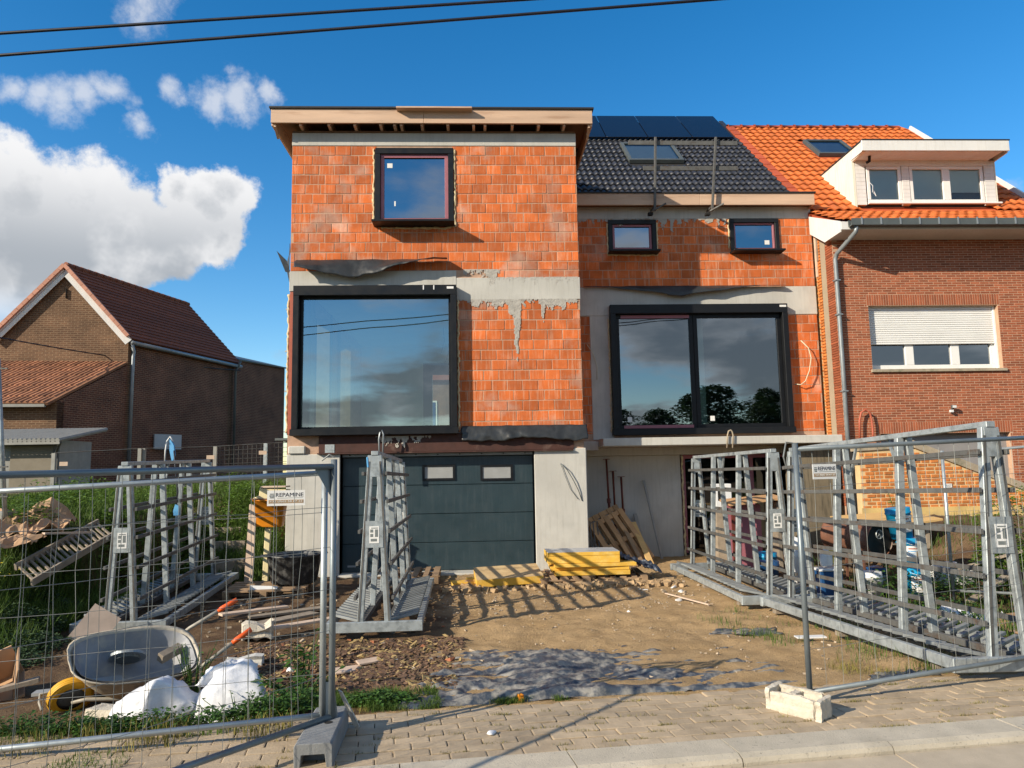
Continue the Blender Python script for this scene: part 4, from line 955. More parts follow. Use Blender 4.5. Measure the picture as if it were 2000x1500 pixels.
# eaves: soffit, white end board, gutter with brackets, downpipe
MB().add([(NL - .12, NY + .01, 6.53), (NRX, NY + .01, 6.53), (NRX, 14.66, 6.60), (NL - .12, 14.66, 6.60)], [(0, 1, 2, 3)]).build('soffit', 'white_board', nb, fixn=False)
B('eave_board', (NL - .12, 14.62, 6.55), (NRX, 14.66, 6.72), 'white_board', nb)
MB().prism([(NL - .14, 14.63, 6.50), (NL - .14, 14.63, 6.73), (NL - .14, KY + .02, nz(KY) - .09), (NL - .14, KY + .02, 6.9), (NL - .14, NY + .05, 6.5)], (.02, 0, 0)).build('eave_end_board', 'white_board', nb)
gp = [(14.60, 6.735), (14.60, 6.63), (14.575, 6.605), (14.50, 6.605), (14.47, 6.64), (14.465, 6.73), (14.455, 6.735), (14.455, 6.595), (14.48, 6.585), (14.60, 6.585)]
x0, x1 = NL + .02, NRX
MB().add([(x0, y, z) for y, z in gp] + [(x1, y, z) for y, z in gp], [(i, i+1, len(gp)+i+1, len(gp)+i) for i in range(len(gp)-1)] + [tuple(range(len(gp)))]).build('gutter', 'dark_zinc', nb, fixn=False)
for k in range(14): x = NL + .22 + k * .41; B('gutter_bracket', (x, 14.440, 6.60), (x + .03, 14.4545, 6.75), 'zinc', nb)
dp = [PY(1655, 447, 14.55), PY(1652, 462, 14.55)]; d2 = PY(1632, 502, NY - .06); d3 = PY(1655, 870, NY - .06)
xv = (d2.x + d3.x) / 2; pts = [Vector((NL + .16, 14.53, 6.6)), Vector((NL + .15, 14.56, 6.48)), Vector((xv + .02, NY - .12, 6.2)), Vector((xv, NY - .07, 6.08)), Vector((xv, NY - .07, 4)), Vector((xv, NY - .07, .6))]
MB().tube(pts, .046, 10).build('downpipe', 'zinc', nb, smooth=True)
for z in (5.6, 4.85, 3.2, 1.6): B('pipe_bracket', (xv - .065, NY - .125, z), (xv + .065, NY - .01, z + .03), 'zinc', nb, .004)
# wall lamp and bent red pipe
lpx = PY(1857, 795, NY); lm = MB().obox((lpx.x, NY - .10, lpx.z), (.10, .06, .07)).build('wall_lamp', 'dark_zinc', nb, bevel=.008)
MB().beam((lpx.x, NY, lpx.z - .06), (lpx.x, NY - .09, lpx.z - .03), .03, .03).build('arm', 'dark_zinc', lm); MB().obox((lpx.x, NY - .132, lpx.z), (.08, .004, .05)).build('lens', 'label_white', lm); MB().obox((lpx.x - .03, NY - .06, lpx.z - .09), (.06, .06, .05)).build('sensor', 'white_plastic', lm)
rp = [PY(1679, 862, NY - .1), PY(1679, 820, NY - .1), PY(1682, 806, NY - .1), PY(1690, 800, NY - .1), PY(1699, 806, NY - .1), PY(1703, 822, NY - .1), PY(1705, 845, NY - .1), PY(1705, 862, NY - .1)]
MB().tube(rp, .022, 8).build('bent_pipe', 'red_pipe', nb, smooth=True)
# dormer
dz0, dz1 = 7.66, 8.70
dm = B('dormer', (DX0, DYF + .12, dz0 - .1), (DX1, DYF + .2, dz1), 'dark_room', nb)
for k in range(11):   # white cladding boards either side and between the windows
    z = dz0 + k * .094
    for (a, b_) in ((DX0, DX0 + .22), (9.93, 10.10), (11.92, DX1)): B('cladding_board', (a, DYF - .004 + (k % 2) * .001, z), (b_, DYF + .1, min(z + .090, dz1)), 'white_board', dm)
B('cladding_board', (DX0, DYF - .008, 8.605), (DX1, DYF + .1, 8.734), 'white_board', dm)
def dwin(xs, z0, z1):
    w = B('dormer_window', (xs[0], DYF + .01, z0), (xs[-1], DYF + .07, z0 + .07), 'white_pvc', nb, .005)
    B('frame', (xs[0], DYF + .01, z1 - .07), (xs[-1], DYF + .07, z1), 'white_pvc', w, .005)
    for i, x in enumerate(xs):
        a, b_ = (x, x + .075) if i == 0 else ((x - .075, x) if i == len(xs)-1 else (x - .09, x + .09)); B('mullion', (a, DYF + .01, z0 + .071), (b_, DYF + .07, z1 - .071), 'white_pvc', w, .005)
    MB().quad((xs[0], DYF+.05, z0), (xs[-1], DYF+.05, z0), (xs[-1], DYF+.05, z1), (xs[0], DYF+.05, z1)).build('pane', 'glass_clear', w, fixn=False); return w
w1 = dwin([DX0 + .26, 9.92], dz0 + .06, 8.60); w2 = dwin([10.12, 11.0, 11.90], dz0 + .06, 8.60)
B('blind', (DX0 + .26, DYF + .075, dz0 + .08), (9.9, DYF + .085, 8.58), 'blind', w1); B('blind', (10.14, DYF + .075, dz0 + .08), (10.98, DYF + .085, 8.58), 'blind', w2); B('blind', (11.02, DYF + .075, dz0 + .32), (11.88, DYF + .085, 8.58), 'blind', w2)
B('dormer_sill', (DX0 + .24, DYF - .06, dz0 + .01), (DX1 + .1, DYF + .005, dz0 + .05), 'white_pvc', dm, .004)
ry9 = 17.07 + (9.0 - 8.35) / RS
MB().prism([(DX0 - .01, DYF, dz0 - .1), (DX0 - .01, DYF, dz1), (DX0 - .01, 15.701, dz1 + .03), (DX0 - .01, 15.701, 8.985), (DX0 - .01, ry9 + .1, 8.985)], (-.06, 0, 0)).build('dormer_cheek', 'cream_render', dm)
MB().prism([(DX1 + .01, DYF, dz0 - .1), (DX1 + .01, DYF, dz1), (DX1 + .01, 15.75, dz1 + .03), (DX1 + .01, 15.75, 8.98), (DX1 + .01, ry9 + .1, 9.02)], (.03, 0, 0)).build('dormer_cheek', 'cream_render', dm)
B('dormer_fascia', (DX0 - .10, 15.66, 8.74), (DX1 + .02, 15.70, 8.985), 'white_board', dm, .004); B('dormer_roof', (DX0 - .09, 15.65, 8.987), (DX1 + .04, 18.0, 9.012), 'roof_membrane', dm)
for k in range(26): x = DX0 - .09 + k * .127; B('soffit_board', (x, 15.701, 8.735), (min(x + .122, DX1), DYF, 8.75), 'white_board', dm)
MB().tube([(DX0 + .22, 15.95, 8.74), (DX0 + .22, 15.97, 8.62), (DX0 + .17, 16.02, 8.6)], .035, 8).build('spout', 'dark_gap', dm)
MB().tube([(DX0 + .30, DYF - .02, 8.2), (DX0 + .36, DYF - .05, 8.1), (DX0 + .34, DYF - .06, 7.95), (DX0 + .42, DYF - .05, 7.85), (DX0 + .38, DYF - .03, 8.0)], .006, 5).build('aerial_lead', 'white_plastic', dm)

# ---------------- ramp wall in front of the neighbour's garage
PYW = 14.6; rw = thing('ramp_wall', 'low sunlit brick ramp wall with sloping stone coping below the neighbour', 'wall', (9, PYW, .5), world=True)
prof = [(7.60, .2), (12.6, .2), (12.6, .42), (8.72, 1.98), (7.60, 1.93)]
MB().prism([(x, PYW - .002, z) for x, z in prof], (0, .2, 0)).build('core', 'side_mortar', rw)
sp3 = []; z = .78; i = 0
while z < 1.95:
    x = 7.6 - (.1 if i % 2 else 0)
    while x < 12.5:
        L = r.choice((.19, .19, .20, .10)); xm = x + L / 2; lim = 1.93 if xm < 8.72 else 1.98 - (xm - 8.72) * .402
        if z + .07 < lim and x >= 7.59: sp3.append(((xm, PYW + .04 + r.uniform(-.006, .004), z + .034), (L - .018, .1, .056 + r.uniform(-.004, .006)), (r.uniform(-.03, .03), r.uniform(-.03, .03), r.uniform(-.03, .03))))
        x += L
    z += .0745; i += 1
pieces(rw, 'brick', sp3, 'side_brick', key=lambda q: q[0][0], cham=.07)
MB().box((7.58, PYW - .018, -.2), (12.6, PYW - .0025, .80)).build('plinth', 'plinth', rw)
MB().prism([(7.57, PYW - .04, 1.93), (8.72, PYW - .04, 1.985), (8.72, PYW - .04, 2.06), (7.57, PYW - .04, 2.0)], (0, .32, 0)).build('coping', 'coping', rw, bevel=.006)
for k in range(6):
    x0 = 8.725 + k * .65; x1 = x0 + .645; f_ = lambda x: 1.985 - (x - 8.72) * .402
    MB().prism([(x0, PYW - .045, f_(x0)), (x1, PYW - .045, f_(x1)), (x1, PYW - .045, f_(x1) + .15), (x0, PYW - .045, f_(x0) + .15)], (0, .33, 0)).build('coping', 'coping', rw, bevel=.006)
pp = PY(1843, 946, PYW - .02); npl = B('number_plate', (pp.x, PYW - .03, pp.z - .065), (pp.x + .165, PYW - .018, pp.z + .012), 'label_white', rw)
text_on(npl, 'ERAST', .062, 'ink_grey', (pp.x + .012, PYW - .0315, pp.z - .050), (1, 0, 0), (0, 0, 1), fit=(.14, .046))
MB().box((7.62, PYW + .3, -.3), (7.68, NY, 2.1)).build('gap_shade', 'dark_gap', rw)  # dark sheet added to stand for the shade in the gap

# ================================================================== old barn, lean-to and shed on the left
A_, B_, C_ = Vector((-15.75, 24.55, 0)), Vector((-11.80, 25.0, 0)), Vector((-10.2, 30.7, 0)); D_ = A_ + (C_ - B_); E_ = C_ + (C_ - B_) * .68
gd_ = (B_ - A_).normalized(); sd_ = (C_ - B_).normalized()
brickmat('barn_gable', (.165, .085, .045), (.11, .056, .030), (.23, .15, .09), .21, .066, gd_)
brickmat('barn_side', (.145, .05, .027), (.095, .034, .021), (.25, .14, .085), .21, .066, sd_)
barn = thing('barn', 'old brown brick barn with steep dark red roof and pale verge', 'barn', A_ + Vector((0, 0, 1.4)), world=True)
gh, eh = 8.70, 6.42; mid = (A_ + B_) / 2
def up(p, z): return Vector((p.x, p.y, z))
MB().prism([up(A_, .6), up(B_, .6), up(B_, eh), up(mid, gh), up(A_, eh)], sd_ * .3).build('gable_wall', 'barn_gable', barn)
gdn = Vector((-sd_.y, sd_.x, 0)) * .3
MB().prism([up(B_, .6) + sd_*.3, up(C_, .6), up(C_, eh), up(B_, eh) + sd_*.3], gdn).build('side_wall', 'barn_side', barn)
MB().prism([up(C_, .6), up(E_, .6), up(E_, 6.55), up(C_, 6.42)], gdn).build('wing_wall', 'barn_side', barn)
MB().prism([up(D_, .6), up(C_, .6), up(C_, eh), up((C_ + D_)/2, gh), up(D_, eh)], sd_ * -.3).build('rear_gable', 'barn_gable', barn)
rm = (C_ - B_) * 1.04; o_ = sd_ * -.12; dv = (up(B_, eh) - up(mid, gh))
rp_ = MB().slab(up(mid, gh) + o_, up(B_, eh) + dv * .07 + o_, up(B_, eh) + dv * .07 + rm, up(mid, gh) + rm, .1).build('roof', 'barn_tile', barn)
dv2 = (up(A_, eh) - up(mid, gh)); MB().slab(up(A_, eh) + dv2 * .04 + o_, up(mid, gh) + o_, up(mid, gh) + rm, up(A_, eh) + dv2 * .04 + rm, .1).build('roof', 'barn_tile', barn)
n1 = dv.normalized(); nrm = sd_.cross(n1); nrm = nrm if nrm.z > 0 else -nrm
mb = MB(); ln = dv.length * 1.07        # tile courses on the visible slope
for k in range(18):
    a = up(mid, gh) + o_ + n1 * (ln * k / 18) + nrm * .03; b_ = a + n1 * (ln / 18 + .03) + nrm * .035
    mb.add([a, a + rm - o_, b_ + rm - o_, b_, a - nrm*.03, a + rm - o_ - nrm*.03, b_ + rm - o_ - nrm*.06, b_ - nrm*.06], [(0, 1, 2, 3), (3, 2, 6, 7), (0, 3, 7, 4), (1, 5, 6, 2)])
mb.build('tile_courses', 'barn_tile', rp_, kind='stuff')
for k in range(20):
    p0 = up(mid, gh + .04) + (rm - o_) * (k / 20) + o_; p1 = up(mid, gh + .04) + (rm - o_) * ((k + .97) / 20) + o_
    MB().tube([p0, p1], [.11, .095], 8).build('ridge_tile', 'barn_tile', rp_)
for s_, dvv in ((B_, dv), (A_, dv2)):
    u_ = dvv.normalized(); L = dvv.length * 1.05
    MB().beam(up(mid, gh - .16) + o_ * 1.1, up(mid, gh - .16) + u_ * L + o_ * 1.1, .03, .26).build('barge_board', 'white_board', barn)
    for k in range(14): MB().beam(up(mid, gh + .03) + u_ * (L*k/14) + o_ * 1.3, up(mid, gh + .03) + u_ * (L*(k+.96)/14) + o_ * 1.3, .16, .12).build('verge_tile', 'verge_tile', rp_)
MB().beam(up(mid, 7.95) + o_ * .3, up(mid, 7.62) + o_ * .3, .06, .02, gd_).build('gable_slit', 'dark_gap', barn)
ge = up(B_, eh - .08) + dv * .09; MB().tube([ge + o_, ge + rm], .075, 8).build('gutter', 'zinc', barn, smooth=True)
db = B_ + sd_ * .12 + Vector((.1, -.02, 0)); MB().tube([ge + o_ + Vector((0, .05, -.03)), ge + Vector((-.05, .12, -.28)), up(db, eh - .75), up(db, 1.2)], .055, 8).build('downpipe', 'zinc', barn, smooth=True)
dc = C_ + Vector((.12, -.06, 0)); MB().tube([up(C_, 6.35) + Vector((.3, 0, 0)), up(C_, 6.15) + Vector((.22, 0, 0)), up(dc, 5.9), up(dc, 1.2)], .05, 8).build('downpipe', 'dark_zinc', barn, smooth=True)
mb = MB(); mb.slab(up(C_, 6.45) + Vector((.15, .2, 0)), up(E_, 6.58) + Vector((.15, 0, 0)), up(E_, 7.3) + gdn * 9, up(C_, 7.2) + gdn * 9, .06); mb.build('wing_roof', 'dark_zinc', barn)
wq = PY(318, 862, 26.2); MB().prism([wq + Vector((-.28, 0, -.26)), wq + Vector((.28, .9, -.26)), wq + Vector((.28, .9, .26)), wq + Vector((-.28, 0, .26))], (-.04, .015, 0)).build('white_wall_panel', 'grey_sheet', barn)
# lean-to
lt = thing('lean_to', 'low lean-to with weathered orange tiles against the barn gable', 'outbuilding', A_ + Vector((1, -2, 1.3)), world=True)
F_ = B_ - sd_ * 2.75; G_ = A_ - sd_ * 2.75; zt_, zb_ = 5.38, 3.92
MB().prism([up(F_, .6), up(B_, .6), up(B_, zt_), up(F_, zb_)], gdn * .8).build('side_wall', 'barn_side', lt)
MB().prism([up(G_, .6), up(F_, .6), up(F_, zb_), up(G_, zb_)], sd_ * .25).build('front_wall', 'barn_gable', lt)
rs = (up(F_, zb_) - up(B_, zt_)); lr = MB().slab(up(A_, zt_), up(B_, zt_ + .04), up(B_, zt_ + .04) + rs * 1.12, up(A_, zt_ + .04) + rs * 1.12, .08).build('roof', 'old_tile', lt)
mb = MB(); ru = rs.normalized(); rn = gd_.cross(ru); rn = rn if rn.z > 0 else -rn; nw_ = 26
for k in range(nw_):
    a0 = up(A_, zt_ + .06) + (B_ - A_) * (k / nw_)
    for q in range(8):
        p = a0 + rs * (1.12 * q / 8); mb.tube([p + rn * .02, p + rs * (1.12 / 8.2) + rn * .045], .07, 6)
mb.build('tile_rows', 'old_tile', lr, kind='stuff')
MB().beam(up(F_, zb_ - .12) + gd_ * -.1 - sd_ * .3, up(F_, zb_ - .12) - gd_ * 1.9 - sd_ * .3, .1, .12).build('gutter', 'corrugated', lt)
# shed
sh = thing('shed', 'small grey shed with corrugated roof and brown door at the left edge', 'shed', PY(60, 940, 19.5), world=True)
s0 = PY(-70, 850, 19.5); s1 = PY(112, 850, 19.5); s1z = 2.55
B('body', (s0.x, 19.5, .9), (s1.x, 21.2, s1z + .1), 'corrugated', sh); B('door', (PY(20, 900, 19.45).x, 19.44, .95), (PY(104, 900, 19.45).x, 19.49, 2.5), 'shed_door', sh); B('door_post', (PY(104, 900, 19.4).x, 19.40, .9), (PY(112, 900, 19.4).x, 19.48, 2.55), 'galv_dark', sh)
mb = MB()
for k in range(26):
    x = s0.x - .2 + k * .115
    if x > s1.x + .25: break
    mb.tube([(x, 19.1, 2.62), (x, 21.5, 3.02)], .06, 6)
mb.build('corrugated_roof', 'corrugated', sh); MB().beam((s1.x + .28, 19.15, 2.58), (s1.x - .0, 19.4, 2.2), .05, .05).build('brace', 'galv_dark', sh)
B('eave_board', (s0.x - .2, 19.07, 2.52), (s1.x + .3, 19.1, 2.58), 'corrugated', sh)
# house and shrubs seen through the far window of the empty room
hb_ = thing('rear_brick_house', 'brick house with white windows seen through the empty room', 'house', (-1.2, 47, 1.5), world=True)
brickmat('rear_brick', (.19, .085, .055), (.14, .06, .04), (.27, .2, .15), .22, .07, Vector((1, 0, 0)))
B('wall', (-5.2, 47, 1), (-.1, 52, 7.4), 'rear_brick', hb_); MB().prism([(-5.4, 46.7, 7.4), (.1, 46.7, 7.4), (.1, 49.5, 9.4), (-5.4, 49.5, 9.4)], (0, .2, -.1)).build('roof', 'barn_tile', hb_)
for x in (-3.1, -1.0): w_ = B('window', (x - .35, 46.95, 3.6), (x + .35, 46.99, 6.1), 'white_pvc', hb_); B('pane', (x - .25, 46.93, 3.7), (x + .25, 46.945, 6.0), 'dark_blue', w_)

# ================================================================== site fence panels
def fence_panel(label, p0, p1, H, z0, z1, tubem='tube', legs=(True, True), seed=1, vstep=.145, hstep=.255, wr=.0017, group='mesh fence panels round the site', lower=.0):
    """p0,p1: (x,y) of the two posts; z0,z1: height of the bottom rail at each post; H: rail to rail"""
    p0 = Vector((*p0, z0)); p1 = Vector((*p1, z1)); d = (p1 - p0); L = d.length; u = d / L; Z = Vector((0, 0, 1)); r = random.Random(seed)
    t = thing('mesh_fence', label, 'fence', p0, group=group, world=True)
    for k, (p, lg) in enumerate(((p0, legs[0]), (p1, legs[1]))):
        g = .12 if lg else .02
        MB().tube([p - Z * g, p + Z * (H + .045)], .021, 10).build('post', tubem, t, smooth=True)
    for h in (0, H): MB().tube([p0 + Z * h, p1 + Z * h], .0185, 10).build('rail', tubem, t, smooth=True)
    nrm = u.cross(Z); mb = MB(); n = int(L / vstep)
    for i in range(1, n):
        x = L * i / n; k = 7; b = r.uniform(-.012, .012)
        mb.tube([p0 + u * (x + b * math.sin(j / (k-1) * math.pi * r.choice((1, 2))) + r.uniform(-.004, .004)) + Z * (H * j / (k-1)) + nrm * r.uniform(-.006, .006) for j in range(k)], wr, 4, False)
    m_ = int(H / hstep)
    for i in range(1, m_):
        k = 12; z = H * i / m_
        mb.tube([p0 + u * (L * j / (k-1)) + Z * (z + r.uniform(-.008, .008)) + nrm * r.uniform(-.006, .006) for j in range(k)], wr, 4, False)
    mb.build('wire_mesh', 'wire', t, kind='stuff', fixn=False)
    return t, p0, u, nrm
def lot(x, y): return Vector((x, y, zg(x, y)))
PA, pa0, pau, pan = fence_panel('sunlit mesh fence panel standing behind the white sacks and wheelbarrow', (-1.03, 4.95), (-4.45, 4.58), 1.53, .165, .03, seed=2)
PBp, pb0, pbu, pbn = fence_panel('nearest mesh fence panel, its shaded rail running past the grey foot to the left edge', (-.965, 4.92), (-3.22, 2.37), 1.573, .165, .12, 'tube_shaded', seed=3)
PC, pc0, pcu, pcn = fence_panel('mesh fence panel in front of the front right glass rack', (2.36, 5.47), (5.72, 6.30), 1.755, .055, .17, 'tube_shaded', seed=4)
PD, pd0, pdu, pdn = fence_panel('mesh fence panel farther back, leaning beside the ramp wall', (6.22, 9.75), (8.2, 7.0), 1.80, .0, .22, seed=5, wr=.0016)
MB().prism([pb0 + Vector((-.02, 0, 1.573)), pb0 + Vector((-.11, -.09, 1.565)), pb0 + Vector((-.02, -.01, 1.38))], (.006, .006, 0)).build('gusset', 'tube_shaded', PBp)
MB().prism([pa0 + Vector((.02, 0, .20)), pa0 + Vector((-.03, 0, -.02)), pa0 + Vector((.10, 0, -.02)), pa0 + Vector((.07, 0, .20))], (0, .006, 0)).build('gusset', 'tube', PA)
MB().tube([pb0 + Vector((-.08, 0, 1.61)), pb0 + Vector((-.03, 0, 1.65)), pb0 + Vector((0, 0, 1.63))], .005, 5).build('clip', 'wire', PBp)
MB().tube([pc0 + Vector((-.01, 0, 1.80)), pc0 + Vector((-.07, -.01, 1.81)), pc0 + Vector((-.10, -.02, 1.70)), pc0 + Vector((-.085, -.02, 1.62)), pc0 + Vector((-.07, -.02, 1.7))], .006, 5).build('hook', 'wire', PC)
def sign(label, c, u, nrm, w, h):
    """c: centre on the fence; u along the fence to the right; nrm toward the viewer"""
    Z = Vector((0, 0, 1)); u = Vector(u).normalized(); n = Vector(nrm).normalized()
    t = MB().obox(c, (w, h, .004), Matrix((u, Z, n)).transposed()).build('fence_sign', 'label_white', None); tag(t, label, 'sign', None)
    o = c + n * .0026 - u * w/2 - Z * h/2
    P = lambda a, b: o + u * (a * w) + Z * (b * h)
    text_on(t, 'REPAMINE', h * .33, 'ink', P(.225, .585), u, Z, fit=(w * .73, h * .25))
    MB().obox(P(.5, .27) - n * .0006, (w * .92, h * .22, .002), Matrix((u, Z, n)).transposed()).build('number_band', 'sign_brown', t)
    text_on(t, '+32 (0)65 58 67 23', h * .20, 'label_white', P(.075, .195) + n * .0012, u, Z, fit=(w * .85, h * .15))
    mb = MB()
    for (a, b, ww, hh) in ((.07, .5, .10, .07), (.07, .74, .10, .06), (.06, .60, .03, .10), (.15, .60, .03, .10), (.105, .61, .035, .08), (.12, .52, .05, .03)): mb.obox(P(a + ww/2, b + hh/2), (ww * w, hh * h, .0012), Matrix((u, Z, n)).transposed())
    mb.build('emblem', 'ink_grey', t)
    mb = MB(); mb.obox(P(.6, .50), (w * .68, h * .018, .0012), Matrix((u, Z, n)).transposed()); mb.build('small_print', 'ink_grey', t)
    return t
n_ = Vector((pau.y, -pau.x, 0)); n_ = n_ if n_.y < 0 else -n_
c = PY(559, 972.5, 4.86); sign('white sign with dark lettering on the left fence, over the orange tub', c, (-pau.x, -pau.y, 0), n_, .236, .098)
n_ = Vector((pcu.y, -pcu.x, 0)); c = PY(1605, 921, pc0.y + .02 + (PY(1605, 921, 5.5).x - 2.36) * .245); c = c + n_ * .03
sign('white sign with dark lettering on the right fence, in front of the concrete column', c, (pcu.x, pcu.y, 0), n_, .212, .112)

# fence feet
def rot_z(a): return Matrix.Rotation(a, 3, 'Z')
ft = thing('fence_ballast', 'grey moulded fence foot under the left fence post on the pavers', 'fence foot', (-.985, 4.50, zs(-1.0)), (rad(.5), rad(-1), rad(2))); ft.scale = (.88, .82, .74)
mb = MB(); pr = [(-.125, 0), (-.125, .165), (-.11, .185), (.11, .185), (.125, .165), (.125, 0), (.085, 0), (.075, .10), (-.075, .10), (-.085, 0)]
mb.add([(x, 0, z) for x, z in pr] + [(x, .80, z) for x, z in pr], [(0, 1, 2, 3, 4, 5, 6, 7, 8, 9), tuple(range(19, 9, -1))] + [(i, i+10, (i+1) % 10 + 10, (i+1) % 10) for i in range(10)])
mb.build('body', 'rubber_grey', ft, bevel=.004)
for x in (-.05, .035):
    MB().lathe((x, .42, .1845), [(.0, .001), (.024, .001), (.026, .004), (.03, .003), (.03, 0)], 14).build('post_hole', 'dark_gap', ft)
MB().box((-.04, .50, .1855), (.04, .66, .1865)).build('slot', 'dark_gap', ft)
for y in (.15, .55): MB().box((-.085, y, .0), (.085, y + .04, .098)).build('rib', 'rubber_grey', ft)
cb = thing('cinder_block', 'broken pale hollow concrete block under the right fence post', 'block', (2.20, 5.30, zs(2.2)), (rad(3), 0, rad(-52)))
r = random.Random(4)
def rough_block(lo, hi, seed, amp=.012, n=5):
    bm = bmesh.new(); bmesh.ops.create_cube(bm, size=1); bmesh.ops.subdivide_edges(bm, edges=bm.edges, cuts=n, use_grid_fill=True)
    for v in bm.verts:
        p = Vector(((v.co.x+.5)*(hi[0]-lo[0])+lo[0], (v.co.y+.5)*(hi[1]-lo[1])+lo[1], (v.co.z+.5)*(hi[2]-lo[2])+lo[2]))
        edge = sum(abs(q) > .499 for q in v.co); v.co = p + Vector((fbm(p.x*20, p.y*20, seed), fbm(p.y*20, p.z*20, seed+3), fbm(p.z*20, p.x*20, seed+7))) * amp * (1.6 if edge > 1 else 1)
        if v.co.z < lo[2] + .004: v.co.z = lo[2]
    me = bpy.data.meshes.new('rough'); bm.to_mesh(me); bm.free(); return me
for i, (lo, hi) in enumerate((((-.20, -.085, 0), (-.165, .085, .15)), ((-.164, -.085, 0), (.16, -.05, .135)), ((-.164, .05, 0), (.16, .085, .15)), ((-.03, -.049, 0), (.01, .049, .14)), ((.161, -.085, 0), (.20, .085, .13)))):
    link(rough_block(lo, hi, i), 'web' if i > 2 else 'face_shell', 'cinder', cb)

# ================================================================== steel glass racks
def make_rack():
    L, Wd, H = 3.66, 1.02, 2.08
    t = thing('glass_rack', 'x', 'rack')
    for s in (-1, 1):
        MB().box((s*Wd/2 - .03, 0, .07), (s*Wd/2 + .03, L, .16)).build('side_beam', 'galv', t, bevel=.005)
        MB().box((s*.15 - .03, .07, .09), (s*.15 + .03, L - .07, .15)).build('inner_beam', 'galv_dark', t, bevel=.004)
    for y in (0, L - .06): MB().box((-Wd/2 - .04, y - .035, .05), (Wd/2 + .04, y + .03, .165)).build('end_beam', 'galv', t, bevel=.006)
    me = None
    for s in (-1, 1):
        for k in range(21):
            y = .10 + k * .158
            if me is None:
                so = MB().beam((0, 0, 0), (.345, .0, 0), .046, .03).build('slat', 'galv_mid', t, bevel=.003); me = so.data
            else: so = link(me, 'slat', None, t)
            so.location = (s * .175, y, .158); so.rotation_euler = (0, -.16, (0.42 if s > 0 else math.pi - .42))
    for s in (-.44, .0, .44):
        for y in (.25, 1.8, 3.3): MB().box((s - .05, y, 0), (s + .05, y + .1, .068)).build('foot', 'old_wood', t)
    ys = [.04, 1.22, 2.42, 3.58]
    for i, y in enumerate(ys):
        for s in (-1, 1):
            MB().beam((s*.155, y, .13), (s*.045, y, H - .05), .070, .06, (0, 1, 0)).build('leg', 'galv', t, bevel=.005)
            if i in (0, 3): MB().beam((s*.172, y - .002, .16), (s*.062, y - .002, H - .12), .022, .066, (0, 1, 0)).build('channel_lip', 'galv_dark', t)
        if i in (0, 3):
            yy = y - .034 if i == 0 else y + .034
            p = MB().box((-.10, yy - .004, .98), (.10, yy + .004, 1.28)).build('gusset_plate', 'galv', t)
            MB().box((-.055, yy - .007, 1.03), (.055, yy - .0045, 1.22)).build('data_label', 'label_white', p)
            mb = MB()
            for (a, b, c, d) in ((-.045, -.012, 1.15, 1.185), (.008, .042, 1.10, 1.185), (-.045, -.012, 1.10, 1.135), (-.04, .03, 1.05, 1.08), (-.035, .04, 1.195, 1.205)): mb.box((a, yy - .0085, c), (b, yy - .0072, d))
            mb.build('label_print', 'ink_grey', p)
            MB().box((-.062, y - .0315, H - .30), (.062, y + .0315, H - .05)).build('head_plate', 'galv', t, bevel=.004)
    MB().box((-.04, 0, H - .05), (.04, L - .02, H + .0)).build('ridge_beam', 'galv', t, bevel=.004)
    for z in (.42, .80, 1.16, 1.50, 1.82):
        for s in (-1, 1):
            x = s * (.155 - .11 * (z - .13) / (H - .18) + .075)
            MB().box((x - .015, .0, z - .022), (x + .015, L - .06, z + .022)).build('rail', 'galv_dark', t, bevel=.003)  # darker than the legs: shade on the rail fronts is in the colour
    for y in (1.36, 2.28): MB().beam((.03, y, H - .40), (.03, y + (.16 if y < 2 else -.16), H - .05), .025, .025).build('brace', 'galv', t)
    return t
rack = make_rack(); G_RACK = 'steel glass racks on the drive'
def place_rack(o, near, far_, label, tilt=0.0):
    a = Vector(near); b = Vector(far_); d = b - a; o.location = a
    o.rotation_euler = (math.asin(d.z / d.length), tilt, -math.atan2(d.x, d.y)); o['label'] = label; o['group'] = G_RACK; return o
place_rack(rack, (-1.23, 8.62, -.145), (-1.33, 12.25, -.19), 'galvanised A-frame glass rack standing alone before the garage door')
r2 = place_rack(dup(rack), (-4.38, 9.35, -.21), (-4.68, 12.9, -.13), 'galvanised A-frame glass rack behind the wheelbarrow with a blue strap')
r3 = place_rack(dup(rack), (3.93, 9.78, -.17), (3.92, 13.4, -.20), 'rear galvanised glass rack under the canopy slab on the right')
r4 = place_rack(dup(rack), (4.30, 6.02, -.045), (4.12, 9.6, -.165), 'front right galvanised glass rack behind the fence', rad(1.0))
# straps
st = thing('ratchet_strap', 'white and blue strap looped over the rack beside the wheelbarrow', 'strap', (-4.55, 11.0, 2), world=True)
q = [PY(*p_, 11.6) for p_ in [(322, 900), (323, 880), (326, 862), (332, 853), (338, 862)]]
MB().tube(q, .012, 6).build('loop', 'white_plastic', st, smooth=True)
q = [PY(*p_, 11.6) for p_ in [(331, 855), (339, 870), (341, 890), (336, 905), (331, 880)]]; MB().prism(q, (.01, .02, 0)).build('webbing', 'strap_blue', st)
MB().tube([PY(*p_, 11.55) for p_ in [(340, 880), (343, 920), (347, 960), (344, 985)]], .012, 6).build('tail', 'cable', st, smooth=True)
q = [PY(*p_, 11.55) for p_ in [(342, 985), (349, 988), (350, 1006), (339, 1007), (338, 998)]]; MB().prism(q, (.01, .02, 0)).build('handle', 'strap_blue', st)
q = PY(719, 903, 8.55); tag(MB().beam(q + Vector((0, 0, -.06)), q + Vector((-.01, 0, .06)), .03, .02).build('blue_strap_buckle', 'strap_blue', None, bevel=.005), 'small blue buckle near the top of the lone rack by the garage', 'buckle')
